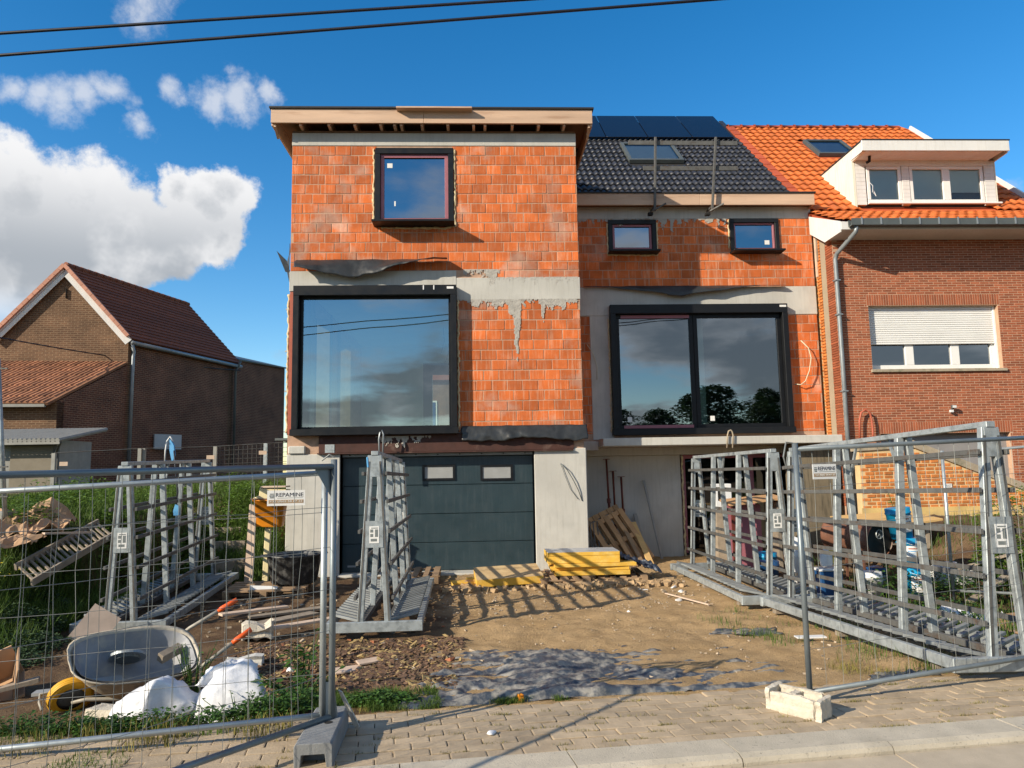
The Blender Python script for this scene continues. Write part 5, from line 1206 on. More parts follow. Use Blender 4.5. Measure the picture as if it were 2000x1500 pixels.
q = PY(1553, 912, 9.5); tag(MB().beam(q + Vector((0, 0, -.06)), q + Vector((.0, 0, .06)), .05, .03).build('blue_clamp', 'dark_blue', None, bevel=.005), 'small blue clamp beside the right fence post', 'clamp')

# ================================================================== wheelbarrow
wb_ = thing('wheelbarrow', 'tipped wheelbarrow with grey tray, yellow tyre and orange grips', 'wheelbarrow', (-3.54, 6.60, zg(-3.4, 6.52) - .03), (rad(28), rad(1), rad(37)))
def ring(xc, a, b, z, n=28, e=2.6, front=.0):
    out = []
    for j in range(n):
        t_ = 2*math.pi*j/n; c_, s_ = math.cos(t_), math.sin(t_)
        out.append((xc + a * math.copysign(abs(c_) ** (2/e), c_), b * math.copysign(abs(s_) ** (2/e), s_) * (1 - .12 * (c_ < 0) * abs(c_)), z + front * (-c_)))
    return out
n = 28
lev = [ring(.50, .50, .335, .50, n, 3.4, .03), ring(.50, .475, .315, .50, n, 3.4, .03), ring(.52, .40, .265, .36, n, 2.6), ring(.55, .30, .21, .235, n, 2.6), ring(.55, .20, .14, .225, n, 2.2)]
def loops(levels, cap=True):
    vs = [v for l in levels for v in l]; k = len(levels); fs = [(i*n+j, i*n+(j+1) % n, (i+1)*n+(j+1) % n, (i+1)*n+j) for i in range(k-1) for j in range(n)]
    if cap: fs.append(tuple((k-1)*n+j for j in range(n)))
    return MB().add(vs, fs)
loops([ring(.50, .515, .35, .495, n, 3.4, .03)] + [ring(.50, .52, .355, .515, n, 3.4, .03)] + [lev[0]] + [ring(.52, .415, .28, .352, n, 2.6), ring(.55, .315, .225, .222, n, 2.6), ring(.55, .2, .15, .21, n, 2.2)]).build('tray', 'barrow_tray', wb_, smooth=True)
loops(lev[1:]).build('tray_lining', 'barrow_in', wb_, smooth=True)
wh = MB(); wh.lathe((.05, 0, .165), [(.105, -.04), (.14, -.045), (.166, -.028), (.172, 0), (.166, .028), (.14, .045), (.105, .04)], 28, 'y'); wh = wh.build('wheel', 'tyre_yellow', wb_, smooth=True)
for k in range(5):
    rr = .1725 - .004 * abs(k - 2); MB().lathe((.05, 0, .165), [(rr, (k-2)*.016 - .003), (rr + .004, (k-2)*.016), (rr, (k-2)*.016 + .003)], 28, 'y').build('tread', 'tyre_yellow', wh, smooth=True)
MB().lathe((.05, 0, .165), [(.0, -.035), (.05, -.04), (.105, -.03), (.105, .03), (.05, .04), (.0, .035)], 20, 'y').build('hub', 'dark_zinc', wh, smooth=True)
for s in (-1, 1):
    MB().tube([(.05, s*.075, .165), (.15, s*.11, .20), (.45, s*.20, .21), (.85, s*.27, .34), (1.0, s*.26, .50), (1.24, s*.235, .69)], .017, 8).build('handle_tube', 'barrow_steel', wb_, smooth=True)
    MB().tube([(1.22, s*.236, .674), (1.25, s*.235, .698), (1.37, s*.225, .79)], [.019, .025, .023], 10).build('grip', 'grip_orange', wb_, smooth=True)
    MB().tube([(.62, s*.23, .24), (.74, s*.26, .06), (.86, s*.27, .02), (.92, s*.265, .30)], .014, 8).build('leg', 'barrow_steel', wb_, smooth=True)
MB().tube([(-.16, -.09, .15), (-.17, 0, .15), (-.16, .09, .15), (.05, .09, .165)], .012, 6).build('wheel_guard', 'barrow_steel', wb_, smooth=True)
wbm = Matrix.LocRotScale(wb_.location, wb_.rotation_euler, Vector((1, 1, 1))) 
def in_barrow(o):      # rests in the tray: a thing of its own, set in the tray's frame
    o.location = wb_.location; o.rotation_euler = wb_.rotation_euler; return o
fl = thing('steel_flange', 'round grey steel flange ring lying in the wheelbarrow', 'flange'); in_barrow(fl)
Rf = Matrix.Rotation(rad(-58), 3, 'X') @ Matrix.Rotation(rad(8), 3, 'Y')
MB().lathe((.47, .13, .38), [(.105, -.012), (.15, -.012), (.15, .012), (.105, .012), (.105, -.012)], 30, mat=Rf).build('ring', 'zinc', fl, smooth=False)
MB().lathe((.47, .13, .38), [(.0, -.03), (.10, -.03), (.108, -.012)], 30, mat=Rf).build('collar', 'dark_zinc', fl)
for k in range(8): a = k * math.pi/4; MB().obox(Vector((.47, .13, .38)) + Rf @ Vector((.128*math.cos(a), .128*math.sin(a), .0125)), (.016, .016, .003), Rf).build('bolt_hole', 'dark_gap', fl)
o = in_barrow(MB().prism([(.16, -.05, .34), (.24, -.2, .36), (.46, -.14, .28), (.42, .02, .27)], (0, .01, .008)).build('grey_offcut', 'vinyl', None)); tag(o, 'grey sheet offcut curling in the wheelbarrow tray', 'offcut')
o = in_barrow(MB().obox((.80, .05, .42), (.22, .07, .08), Matrix.Rotation(.5, 3, 'Z')).build('timber_offcut', 'old_wood', None, bevel=.004)); tag(o, 'short weathered timber offcut in the wheelbarrow', 'offcut')

# ================================================================== crumpled sacks and sheets
def sack(name, label, cat, c, size, rotz, seed, mat='sack', amp=.22, cut=.0, tilt=0., sub=5):
    # a slack bag: hull of a few random points, so it has big taut faces meeting in creases, then folded by noise
    r = random.Random(int(seed * 100)); bm = bmesh.new()
    for k in range(22 if sub > 3 else 9):
        d = Vector((r.gauss(0, 1), r.gauss(0, 1), r.gauss(0, 1))).normalized(); q = d * r.uniform(.78, 1.12); q.z = max(q.z, -.42); bm.verts.new(q)
    h = bmesh.ops.convex_hull(bm, input=bm.verts); bmesh.ops.delete(bm, geom=[g for g in h['geom_interior'] if isinstance(g, bmesh.types.BMVert)], context='VERTS')
    bmesh.ops.triangulate(bm, faces=bm.faces); bmesh.ops.subdivide_edges(bm, edges=bm.edges, cuts=(7 if sub > 3 else 2), use_grid_fill=True)
    for _ in range(2): bmesh.ops.smooth_vert(bm, verts=bm.verts, factor=.5, use_axis_x=True, use_axis_y=True, use_axis_z=True)
    for v in bm.verts:
        p = v.co.copy(); d = p.normalized()
        w1 = max(0, 1 - abs(fbm(p.x*1.9 + 5, p.y*1.9, p.z*.8 + seed, 1)) * 9); w2 = max(0, 1 - abs(fbm(p.x*3.4, p.y*3.4 + 3, p.z*1.6 + seed, 1)) * 9)
        p += d * (amp * (.30 * w1 + .16 * w2 + .10 * fbm(p.x*5, p.y*5, p.z*5 + seed, 3))); p.z = max(p.z, -.42); v.co = Vector((p.x*size[0], p.y*size[1], (p.z + .42)*size[2]))
    me = bpy.data.meshes.new(name); bm.to_mesh(me); bm.free(); o = link(me, name, mat, None, smooth=True); o.location = c; o.rotation_euler = (tilt, 0, rotz)
    return tag(o, label, cat)
sack('white_sack', 'bulging white plastic sack in front of the wheelbarrow wheel', 'sack', lot(-2.50, 5.98) + Vector((0, 0, -.03)), (.34, .24, .36), .15, 3.1)
sack('white_sack', 'large crumpled white sack lying against the left fence near its foot', 'sack', lot(-1.92, 6.05) + Vector((0, 0, -.03)), (.37, .26, .36), -.1, 8.4)
sack('white_sack_neck', 'twisted white sack neck folded back over the large crumpled sack', 'sack', lot(-2.03, 6.15) + Vector((0, 0, .24)), (.28, .13, .17), .55, 12.7, amp=.3, tilt=.25)
def sheet(name, label, cat, corners, amp, seed, mat, nx=16, ny=12, lift=.01, solid=.002, ground=True, smooth=True, fr=5.):
    a, b, c_, d = [Vector(q) for q in corners]; vs = []; fs = []
    for i in range(nx + 1):
        for j in range(ny + 1):
            u, w = i / nx, j / ny; p = (a*(1-u) + b*u)*(1-w) + (d*(1-u) + c_*u)*w
            e = 1 + .0; z = amp * (abs(fbm(u*fr*.6, w*fr*.6, seed)) + .5 * abs(fbm(u*fr*1.7, w*fr*1.7, seed + 2)))
            p = p + Vector((.03*fbm(u*4, w*4, seed+5), .03*fbm(u*4, w*4, seed+9), z)) ; vs.append(p)
    for i in range(nx):
        for j in range(ny): k = i*(ny+1)+j; fs.append((k, k+ny+1, k+ny+2, k+1))
    if ground: vs = [Vector((p.x, p.y, zg(p.x, p.y) + lift + (p.z - (a.z*.25+b.z*.25+c_.z*.25+d.z*.25)))) for p in vs]
    o = MB().add(vs, fs).build(name, mat, None, smooth=smooth, fixn=False)
    if solid: o.modifiers.new('thickness', 'SOLIDIFY').thickness = solid
    return tag(o, label, cat)
def gq(pts, z=None): return [PZ(px, py, (-.07 if z is None else z)) for px, py in pts]
sheet('plastic_film', 'crumpled clear plastic film lying below the sacks on the weeds', 'plastic film', [(-2.55, 5.62, 0), (-2.05, 5.55, 0), (-1.95, 5.85, 0), (-2.35, 5.95, 0)], .08, 2.2, 'clear_film')
sheet('plastic_film', 'white plastic bag crumpled in the weeds behind the front right rack', 'plastic film', [(5.1, 8.1, 0), (5.7, 8.0, 0), (5.8, 8.5, 0), (5.2, 8.6, 0)], .22, 7.2, 'sack', nx=20, ny=16)
# stone lump, paving pieces beside the sacks
def lump(name, label, cat, c, size, rz_, mat, seed, amp=.02):
    me = rough_block(tuple(-q/2 for q in size[:2]) + (0,), tuple(q/2 for q in size[:2]) + (size[2],), seed, amp, 3); o = link(me, name, mat); o.location = c; o.rotation_euler = (0, 0, rz_); return tag(o, label, cat)
lump('stone_block', 'pale squared stone block in front of the bulging white sack', 'stone', lot(-2.86, 6.08), (.34, .16, .13), -.2, 'cinder', 3)
lump('concrete_offcut', 'pale concrete offcut behind the crumpled sack', 'offcut', lot(-2.36, 7.7), (.34, .12, .10), .1, 'concrete', 5)
lump('rubble_lump', 'large tan rubble lump beside the orange barrow grips', 'rubble', lot(-2.55, 8.7), (.32, .24, .16), .3, 'cinder', 8, .05)
lump('orange_fragment', 'small round orange fragment at the edge of the pavers', 'fragment', lot(.27, 5.66), (.05, .05, .05), .3, 'orange_plastic', 9, .01)

# ground film half buried in sand: rises and dips through the sand surface
vs = []; fs = []; nx2, ny2 = 170, 110
for i in range(nx2 + 1):
    for j in range(ny2 + 1):
        u, w = i / nx2, j / ny2; x = -.62 + 3.35 * u; yo = 5.60 + 2.3 * w; y = yo + .14 * x * (1 - .6 * w)
        band = min(1., (.30 + .55 * sstep(1 - abs((x - (.35 + .2*(yo-5.6))) / 1.25)) - .62 * sstep((yo - 7.35) / .5) - .5 * sstep((x - 1.1) / .8) * sstep((yo - 6.15) / .35)))
        front = .04 * math.exp(-((yo - 5.70 - .05*math.sin(x*3)) / .07) ** 2) * sstep((2.2 - x) / .5)
        wr_ = .030 * fbm(x*1.8 + .4*y, y*6.0 - x*1.0, 4.4) + .016 * fbm(x*5, y*13, 9.1) + .022 * max(0, 1 - 7*abs(fbm(x*1.3 - .6*y, y*3.6 - x*1.4, 2.2, 2)))
        e = min(u, 1-u, w*1.2, 1-w) ; edge = -.05 * (1 - sstep(e / (.06 + .05*fbm(x*2, y*2, 1.5))))
        if w < .05: edge *= .3
        vs.append((x, y, zg(x, y) - .004 + .034 * (band - .5) + wr_ + front + edge))
for i in range(nx2):
    for j in range(ny2): k = i*(ny2+1)+j; fs.append((k, k+ny2+1, k+ny2+2, k+1))
tag(MB().add(vs, fs).build('ground_film', 'ground_film', None, smooth=True, fixn=False), 'blue-grey plastic membrane half buried in the sand of the drive', 'membrane')
sheet('membrane_scrap', 'small blue-grey membrane scrap beside the right rack on the sand', 'membrane', [(2.5, 8.35, 0), (3.3, 8.2, 0), (3.35, 8.6, 0), (2.7, 8.7, 0)], .03, 4.2, 'ground_film', lift=-.004)
sheet('membrane_scrap', 'grey membrane corner sticking out at the pavers below the right fence', 'membrane', [(3.1, 6.05, 0), (3.75, 6.12, 0), (3.7, 6.25, 0), (3.3, 6.3, 0)], .03, 6.2, 'ground_film', lift=.0)

# ================================================================== pallets, insulation boards
def make_pallet(mat='pallet_wood', label='', name='pallet'):
    t = thing(name, label, 'pallet')
    for i in range(5): MB().box((-.60, -.40 + i*.178, .122), (.60, -.40 + i*.178 + .088 + .02*(i % 2 == 0), .144)).build('deck_board', mat, t, bevel=.002)
    for x in (-.6, -.05, .5): MB().box((x, -.4, .10), (x + .1, .4, .1215)).build('cross_board', mat, t, bevel=.002)
    for x in (-.6, -.05, .5):
        for y in (-.4, -.05, .3): MB().box((x, y, .022), (x + .1, y + .1, .0995)).build('bearer_block', mat, t, bevel=.003)
    for y in (-.4, -.05, .3): MB().box((-.6, y, 0), (.6, y + .1, .0215)).build('bottom_board', mat, t, bevel=.002)
    return t
G_P = 'timber pallets on the site'
pl1 = make_pallet('pallet_wood', 'grey timber pallet under the yellow insulation stack'); pl1['group'] = G_P
q = PZ(1100, 1146, -.2); pl1.location = (1.32, 12.66, zg(1.3, 12.6) - .005); pl1.rotation_euler = (0, 0, rad(92))
def pallet(label, loc, rot, src=None, mat=None):
    o = dup(src or pl1, loc, rot); o['label'] = label; o['group'] = G_P; return o
pallet('grey timber pallet beside the tarp, half under the insulation stack', (2.35, 12.95, zg(2.3, 12.9) - .03), (0, 0, rad(88)))
pallet('grey timber pallet carrying the black mortar tub', (-3.35, 12.0, zg(-3.3, 12.0)), (rad(2), 0, rad(4)))
pallet('grey timber pallet lying between the lone rack and the garage', (-1.15, 13.35, zg(-1.1, 13.3)), (0, 0, rad(91)))
pln = make_pallet('pallet_new', 'brown timber pallet leaning in the recess, nearest the red props'); pln['group'] = G_P
def lean(o, foot, a_lean, a_spin, a_yaw):
    o.rotation_euler = (Matrix.Rotation(a_yaw, 3, 'Z') @ Matrix.Rotation(a_lean, 3, 'X') @ Matrix.Rotation(a_spin, 3, 'Z')).to_euler(); o.location = foot
lean(pln, PY(1200, 1052, 15.60), rad(66), rad(90 + 25), rad(4))
p2_ = dup(pln); lean(p2_, PY(1212, 1060, 15.38), rad(64), rad(90 + 27), rad(2)); p2_['label'] = 'front brown timber pallet leaning in the recess with a sunlit corner'; p2_['group'] = G_P
def board(name, label, cat, c, size, rot, mat, face=None, group=None):
    t = thing(name, label, cat, c, rot, group)
    MB().box((-size[0]/2, -size[1]/2, 0), (size[0]/2, size[1]/2, size[2])).build('core', mat, t, bevel=.004)
    if face: MB().box((-size[0]/2, -size[1]/2, size[2] + .0005), (size[0]/2, size[1]/2, size[2] + .003)).build('facing', face, t)
    return t
GI = 'yellow insulation boards'
zb = zg(.4, 12.4) + .03
board('insulation_board', 'large yellow insulation board lying flat before the garage door, on top', 'insulation board', (.42, 12.50, zb + .09), (1.08, .80, .12), (rad(7), rad(-2.0), rad(4)), 'pir_yellow', 'pir_face', GI)
board('insulation_board', 'thin yellow insulation board under the large flat one', 'insulation board', (.30, 12.72, zb + .005), (1.1, .7, .06), (0, rad(-1), rad(6)), 'pir_yellow', None, GI)
board('insulation_offcut', 'small yellow insulation offcut at the foot of the garage door', 'insulation board', (-.38, 12.55, zg(-.4, 12.5)), (.26, .3, .11), (0, 0, rad(10)), 'pir_yellow', None, GI)
q = PY(1068, 1125, 12.35); z0 = zg(1.3, 12.6) + .145
for i, (dx, w_, th, dy, rz_, lab) in enumerate(((.09, 1.24, .075, 0, 1.0, 'lowest'), (.06, 1.30, .055, .03, -1.5, 'second lowest'), (.13, 1.36, .055, -.02, 2.0, 'third'), (-.05, 1.20, .115, .02, 0.3, 'thick one second from the top'), (-.05, 1.20, .060, .02, 0.5, 'foil-topped'))):
    board('insulation_board', 'yellow insulation board, the %s in the stack on the pallet' % (lab if i != 2 else 'middle one'), 'insulation board', (1.72 + dx, 12.62 + dy, z0), (w_, .62, th), (0, 0, rad(rz_)), 'pir_yellow', 'foil' if i == 4 else None, GI)
    z0 += th + .004
mb = MB(); mb.box((-.2, -.14, 0), (.2, .14, .012)); o = mb.build('tan_board', 'cardboard', None); o.location = (-.12, 12.42, zg(-.1, 12.4) + .05); o.rotation_euler = (rad(10), rad(6), rad(-15)); tag(o, 'tan board scrap below the flat insulation board', 'board')
sheet('blue_tarp', 'dark blue tarpaulin crumpled beside the insulation stack', 'tarpaulin', [(2.35, 12.55, .30), (3.05, 12.6, .03), (3.0, 13.3, .05), (2.3, 13.3, .34)], .14, 5.5, 'tarp', nx=26, ny=20, ground=False)
for o in bpy.data.objects:
    if o.name == 'blue_tarp': o.location.z = zg(2.6, 12.9) + .02

GLp = 'loose planks leaning in the recess'
for i, (tx, ty, bx_, by_, w_, yy, mm) in enumerate(((1196, 1030, 1242, 1118, .10, 15.0, 'pallet_new'), (1214, 1022, 1258, 1112, .09, 15.05, 'pallet_wood'), (1236, 1020, 1273, 1108, .13, 15.1, 'plywood'))):
    a = PY(tx, ty, yy + .45); b_ = PY(bx_, by_, yy - .3); b_.z = max(b_.z, zg(b_.x, b_.y) + .01)
    tag(MB().beam(b_, a, w_, .025).build('leaning_plank', mm, None, bevel=.003), ('brown plank leaning before the pallets, leftmost of three', 'weathered plank leaning before the pallets, middle of three', 'pale wide plank leaning before the pallets, rightmost of three')[i], 'plank', GLp)
# recess: red props, leaning pole, plank
GPp = 'red steel props in the recess'
for i, (px, py, bx_, wbt) in enumerate(((1184, 897, 1196, 'tallest'), (1197, 920, 1206, 'middle'), (1213, 931, 1222, 'shortest'))):
    t_ = PY(px, py, 16.15); b_ = PY(bx_, 1085, 15.75); b_.z = zg(b_.x, b_.y)
    o = thing('steel_prop', '%s red steel prop leaning on the recess wall' % wbt, 'prop', b_, group=GPp, world=True)
    m_ = b_ + (t_ - b_) * .6
    MB().tube([b_, m_], .03, 8).build('outer_tube', 'red_prop', o, smooth=True); MB().tube([m_, t_], .022, 8).build('inner_tube', 'red_prop', o, smooth=True); MB().tube([m_ - (t_-b_).normalized()*.1, m_], .042, 8).build('collar_nut', 'red_prop', o)
    MB().obox(t_, (.14, .12, .012)).build('head_plate', 'red_prop', o); MB().obox(b_ + Vector((0, 0, .01)), (.13, .13, .012)).build('base_plate', 'red_prop', o)
a, b_ = PY(1257, 938, 16.22), PY(1298, 1112, 15.8); tag(MB().beam(a, b_, .06, .03).build('leaning_batten', 'vinyl', None, bevel=.004), 'long grey batten leaning alone on the recess wall', 'batten')
a, b_ = PY(1240, 1003, 16.2), PY(1258, 1075, 16.0); tag(MB().beam(a, b_, .10, .02).build('pale_board', 'vinyl', None), 'pale board leaning behind the brown pallets', 'board')
t_ = thing('steel_grating', 'narrow dark steel frame leaning against the right garage pillar', 'frame', PY(1165, 1110, 15.2), world=True)
for (xa, xb) in ((1152, 1160), (1158, 1166), (1166, 1173)): MB().beam(PY(xa, 1018, 15.4), PY(xb, 1100, 15.1), .022, .022).build('bar', 'galv_dark', t_)
MB().beam(PY(1150, 1075, 15.25), PY(1170, 1072, 15.25), .04, .03).build('crossbar', 'galv_dark', t_)

# ================================================================== left of the garage: tub, orange crate on posts, plank steps
tb = thing('mortar_tub', 'large black mortar tub with cement stains beside the left garage pillar', 'tub', (-3.02, 12.25, zg(-3.35, 12) + .15))
MB().lathe((0, 0, 0), [(.0, .01), (.33, .0), (.36, .03), (.425, .42), (.45, .43), (.452, .455), (.43, .457), (.405, .44), (.345, .05), (.0, .04)], 32).build('body', 'black_tub', tb, smooth=True)
for a in (0.3, 3.5): MB().tube([Vector((.44*math.cos(a+d), .44*math.sin(a+d), .445)) + Vector((math.cos(a), math.sin(a), 0)) * (.07 * math.sin((d+.25)/.5*math.pi)) for d in (-.25, -.12, 0, .12, .25)], .018, 6).build('handle', 'black_tub', tb, smooth=True)
t_ = PY(495, 985, 13.0); b_ = PY(483, 1160, 12.9); tag(MB().beam(b_, t_, .13, .03, (0, 1, 0)).build('upright_plank', 'pale_plank', None, bevel=.003), 'upright pale plank standing left of the orange tub', 'plank')
t_ = PY(524, 1030, 13.05); b_ = PY(518, 1122, 13.0); tag(MB().beam(Vector((b_.x, b_.y, zg(b_.x, b_.y))), t_, .10, .06, (0, 1, 0)).build('foam_upright', 'cream_foam', None, bevel=.01), 'narrow cream foam board upright below the orange tub', 'foam board')
oc = thing('orange_tub', 'orange plastic tub propped against the left pillar beneath the cream foam', 'tub', PY(526, 1028, 13.1), (0, rad(2), 0))
w_, d_, h_ = .55, .34, .46
lv = []
for (f, z) in ((.80, 0), (.86, .03), (.98, h_ - .03), (1.05, h_ - .03), (1.05, h_), (.96, h_), (.78, .04)):
    lv.append([(x, y, z) for x, y, _ in ring(0, w_/2*f, d_/2*f, 0, 28, 5)])
n = 28; loops(lv).build('body', 'orange_plastic', oc, smooth=True)
MB().box((-w_/2*1.08, -d_/2*1.06, h_ + .001), (w_/2*1.02, -d_/2*1.06 + .04, h_ + .02)).build('rim_board', 'rust', oc)
q = PY(522, 975, 13.1); cf = thing('foam_block', 'cream foam block lying on top of the orange tub', 'foam block', q, world=True)
MB().prism([q + Vector((-.28, -.05, .0)), q + Vector((.30, -.05, .0)), q + Vector((.34, -.05, .16)), q + Vector((-.12, -.05, .20)), q + Vector((-.13, -.05, .07))], (0, .3, 0)).build('body', 'cream_foam', cf, bevel=.01); MB().box((q.x - .1, q.y - .08, q.z + .2), (q.x + .33, q.y + .24, q.z + .225)).build('lid_board', 'pale_plank', cf)
for i, (px, py, Y_) in enumerate(((450, 1150, 12.9), (450, 1098, 13.5), (447, 1062, 14.1), (440, 1035, 14.7), (436, 1012, 15.3))):
    c = PY(px, py, Y_); tag(MB().box((c.x - .33, Y_ - .02, zg(c.x, Y_) - .25), (c.x + .30, Y_ + .03, c.z + .05)).build('step_board', 'old_wood', None, bevel=.004), 'weathered timber step board, %s up the earth bank' % ('lowest', 'second', 'third', 'fourth', 'topmost')[i], 'step', 'timber steps up the bank')
q = PY(515, 1145, 12.0); o = MB().obox((0, 0, 0), (.40, .09, .012), Matrix.Rotation(.15, 3, 'Y')).build('white_strip', 'white_plastic', None); o.location = PY(515, 1150, 11.75); o.rotation_euler = (rad(60), 0, 0); tag(o, 'short white plastic strip lying before the black tub', 'strip')
# planks between left rack and lone rack
GPl = 'weathered planks between the two left racks'
for i, (a, b_, w_) in enumerate(((PZ(485, 1200, -.1), PZ(640, 1180, -.1), .16), (PZ(490, 1222, -.1), PZ(615, 1196, -.1), .20), (PZ(500, 1238, -.1), PZ(650, 1213, -.1), .12), (PZ(430, 1205, -.1), PZ(560, 1186, -.1), .14))):
    a.z = zg(a.x, a.y) + .05 + .02*i; b_.z = zg(b_.x, b_.y) + .05 + .015*i
    tag(MB().beam(a, b_, w_, .03).build('plank', 'old_wood' if i < 2 else 'pale_plank', None, bevel=.003), ('wide grey plank lying nearest the black tub pallet', 'broad grey plank in the middle of the plank pile', 'pale narrow plank at the front of the plank pile', 'pale plank lying toward the left rack slats')[i], 'plank', GPl)
for i, (px, py, w_, d_) in enumerate(((690, 1290, .34, .16), (720, 1284, .22, .13))):
    c = PZ(px, py, -.08); o = board('cut_board', ('pale cut board on the bark litter, the longer of two', 'pale cut board on the bark litter, the shorter of two')[i], 'board', (c.x, c.y, zg(c.x, c.y) + .015 + .02*i), (w_, d_, .02), (rad(3), rad(-2), rad(15 + 10*i)), 'pale_plank')

# ================================================================== bank: ladder, cardboard, boxes
lad = thing('timber_ladder', 'old wooden ladder lying on the grassy bank', 'ladder', (-5.5, 9.6, .5), world=True)
n0, n1_, f0, f1 = PY(62, 1138, 9.35), PY(222, 1044, 11.0), PY(30, 1108, 9.65), PY(192, 1019, 11.3)
for p in (n0, n1_, f0, f1): p.z = max(p.z, zg(p.x, p.y) + .06)
MB().beam(n0, n1_, .035, .085).build('stile', 'old_wood', lad, bevel=.003); MB().beam(f0, f1, .035, .085).build('stile', 'old_wood', lad, bevel=.003)
for k in range(17): u = (k + .5) / 17; MB().beam(n0 + (n1_-n0)*u, f0 + (f1-f0)*u, .028, .022).build('rung', 'old_wood', lad)
sheet('cardboard_sheet', 'big crumpled brown cardboard sheet on top of the bank', 'cardboard', [PY(-40, 1062, 9.9), PY(120, 1050, 10.4), PY(150, 1018, 11.4), PY(-40, 1012, 11.0)], .30, 3.3, 'cardboard', nx=18, ny=10, ground=False, solid=.006, smooth=False, fr=3.2)
sheet('cardboard_sheet', 'folded cardboard flap hanging over the front edge of the bank', 'cardboard', [PY(-40, 1085, 9.4), PY(60, 1068, 9.7), PY(90, 1050, 10.1), PY(-30, 1060, 9.9)], .16, 9.3, 'cardboard', nx=10, ny=8, ground=False, solid=.006, smooth=False, fr=3.)
a, b_ = PY(85, 1042, 10.0), PY(178, 1040, 10.6); tag(MB().beam(a, b_, .06, .025).build('plank', 'pale_plank', None), 'pale lath sticking out from under the cardboard on the bank', 'lath')
bx1 = thing('cardboard_box', 'flattened cardboard box in the shade at the left edge of the photo', 'box', lot(-4.35, 6.95), (rad(18), rad(-22), rad(25)))
MB().box((-.30, -.22, 0), (.28, .22, .02)).build('base', 'cardboard', bx1); MB().box((-.30, .20, .02), (.28, .215, .30)).build('side', 'cardboard', bx1); MB().obox((.26, 0, .14), (.012, .42, .26), Matrix.Rotation(.5, 3, 'Y')).build('flap', 'cardboard', bx1); MB().obox((-.1, -.05, .25), (.4, .42, .012), Matrix.Rotation(.35, 3, 'X')).build('flap', 'cardboard', bx1)
a, b_ = lot(-4.6, 6.6) + Vector((0, 0, .05)), lot(-3.9, 6.9) + Vector((0, 0, .14)); tag(MB().beam(a, b_, .10, .035).build('plank', 'old_wood', None), 'dark plank propped beneath the flattened cardboard box', 'plank')
for i, (xa, ya, xb, yb) in enumerate(((-3.72, 6.75, -3.1, 6.95), (-3.78, 6.62, -3.2, 6.72))):
    tag(MB().beam(lot(xa, ya) + Vector((0, 0, .06 + .05*i)), lot(xb, yb) + Vector((0, 0, .08 + .05*i)), .11, .025).build('grey_board', 'vinyl', None), ('grey board under the wheelbarrow nose, the rear one', 'grey board under the wheelbarrow nose, the front one')[i], 'board')
q = lot(-4.55, 8.85); o = MB().box((-.17, -.006, -.02), (.17, .006, .42)).build('propped_sheet', 'pale_plank', None); o.location = q + Vector((0, 0, .0)); o.rotation_euler = (rad(-25), rad(35), rad(15)); tag(o, 'pale panel propped behind the left rack foot', 'panel')

# ================================================================== clutter at the right behind the racks
dr = thing('drum_barbecue', 'rusty half-open drum barbecue with black end plate', 'drum', (5.4, 10.8, 0), world=True)
c0, c1 = Vector((5.38, 11.30, .63)), Vector((5.68, 10.48, .60)); ax = (c1 - c0).normalized()
Rd = ax.to_track_quat('Z', 'Y').to_matrix(); Ld = (c1 - c0).length
MB().lathe(c0, [(.0, 0), (.245, 0), (.25, .02), (.245, .04), (.245, Ld*.5), (.25, Ld*.5 + .015), (.245, Ld*.5 + .03), (.245, Ld - .03), (.25, Ld - .012), (.245, Ld)], 28, mat=Rd).build('shell', 'rust', dr, smooth=True)
MB().lathe(c0, [(.24, Ld - .02), (.0, Ld - .02)], 28, mat=Rd).build('end_plate', 'soot', dr)
MB().lathe(c0 + Rd @ Vector((.0, .08, 0)), [(.05, Ld - .015), (.065, Ld - .005), (.07, Ld - .015)], 18, mat=Rd).build('vent_ring', 'galv', dr); 
for k in range(5): a = k*2*math.pi/5; MB().beam(c0 + Rd @ Vector((0, .08, Ld - .01)), c0 + Rd @ Vector((.06*math.cos(a), .08 + .06*math.sin(a), Ld - .01)), .012, .006).build('vent_spoke', 'galv', dr)
for (x, y) in ((5.25, 11.15), (5.55, 11.25), (5.48, 10.6), (5.80, 10.66)): MB().beam((x, y, zg(x, y)), (x, y, .48), .03, .03).build('leg', 'rust', dr)
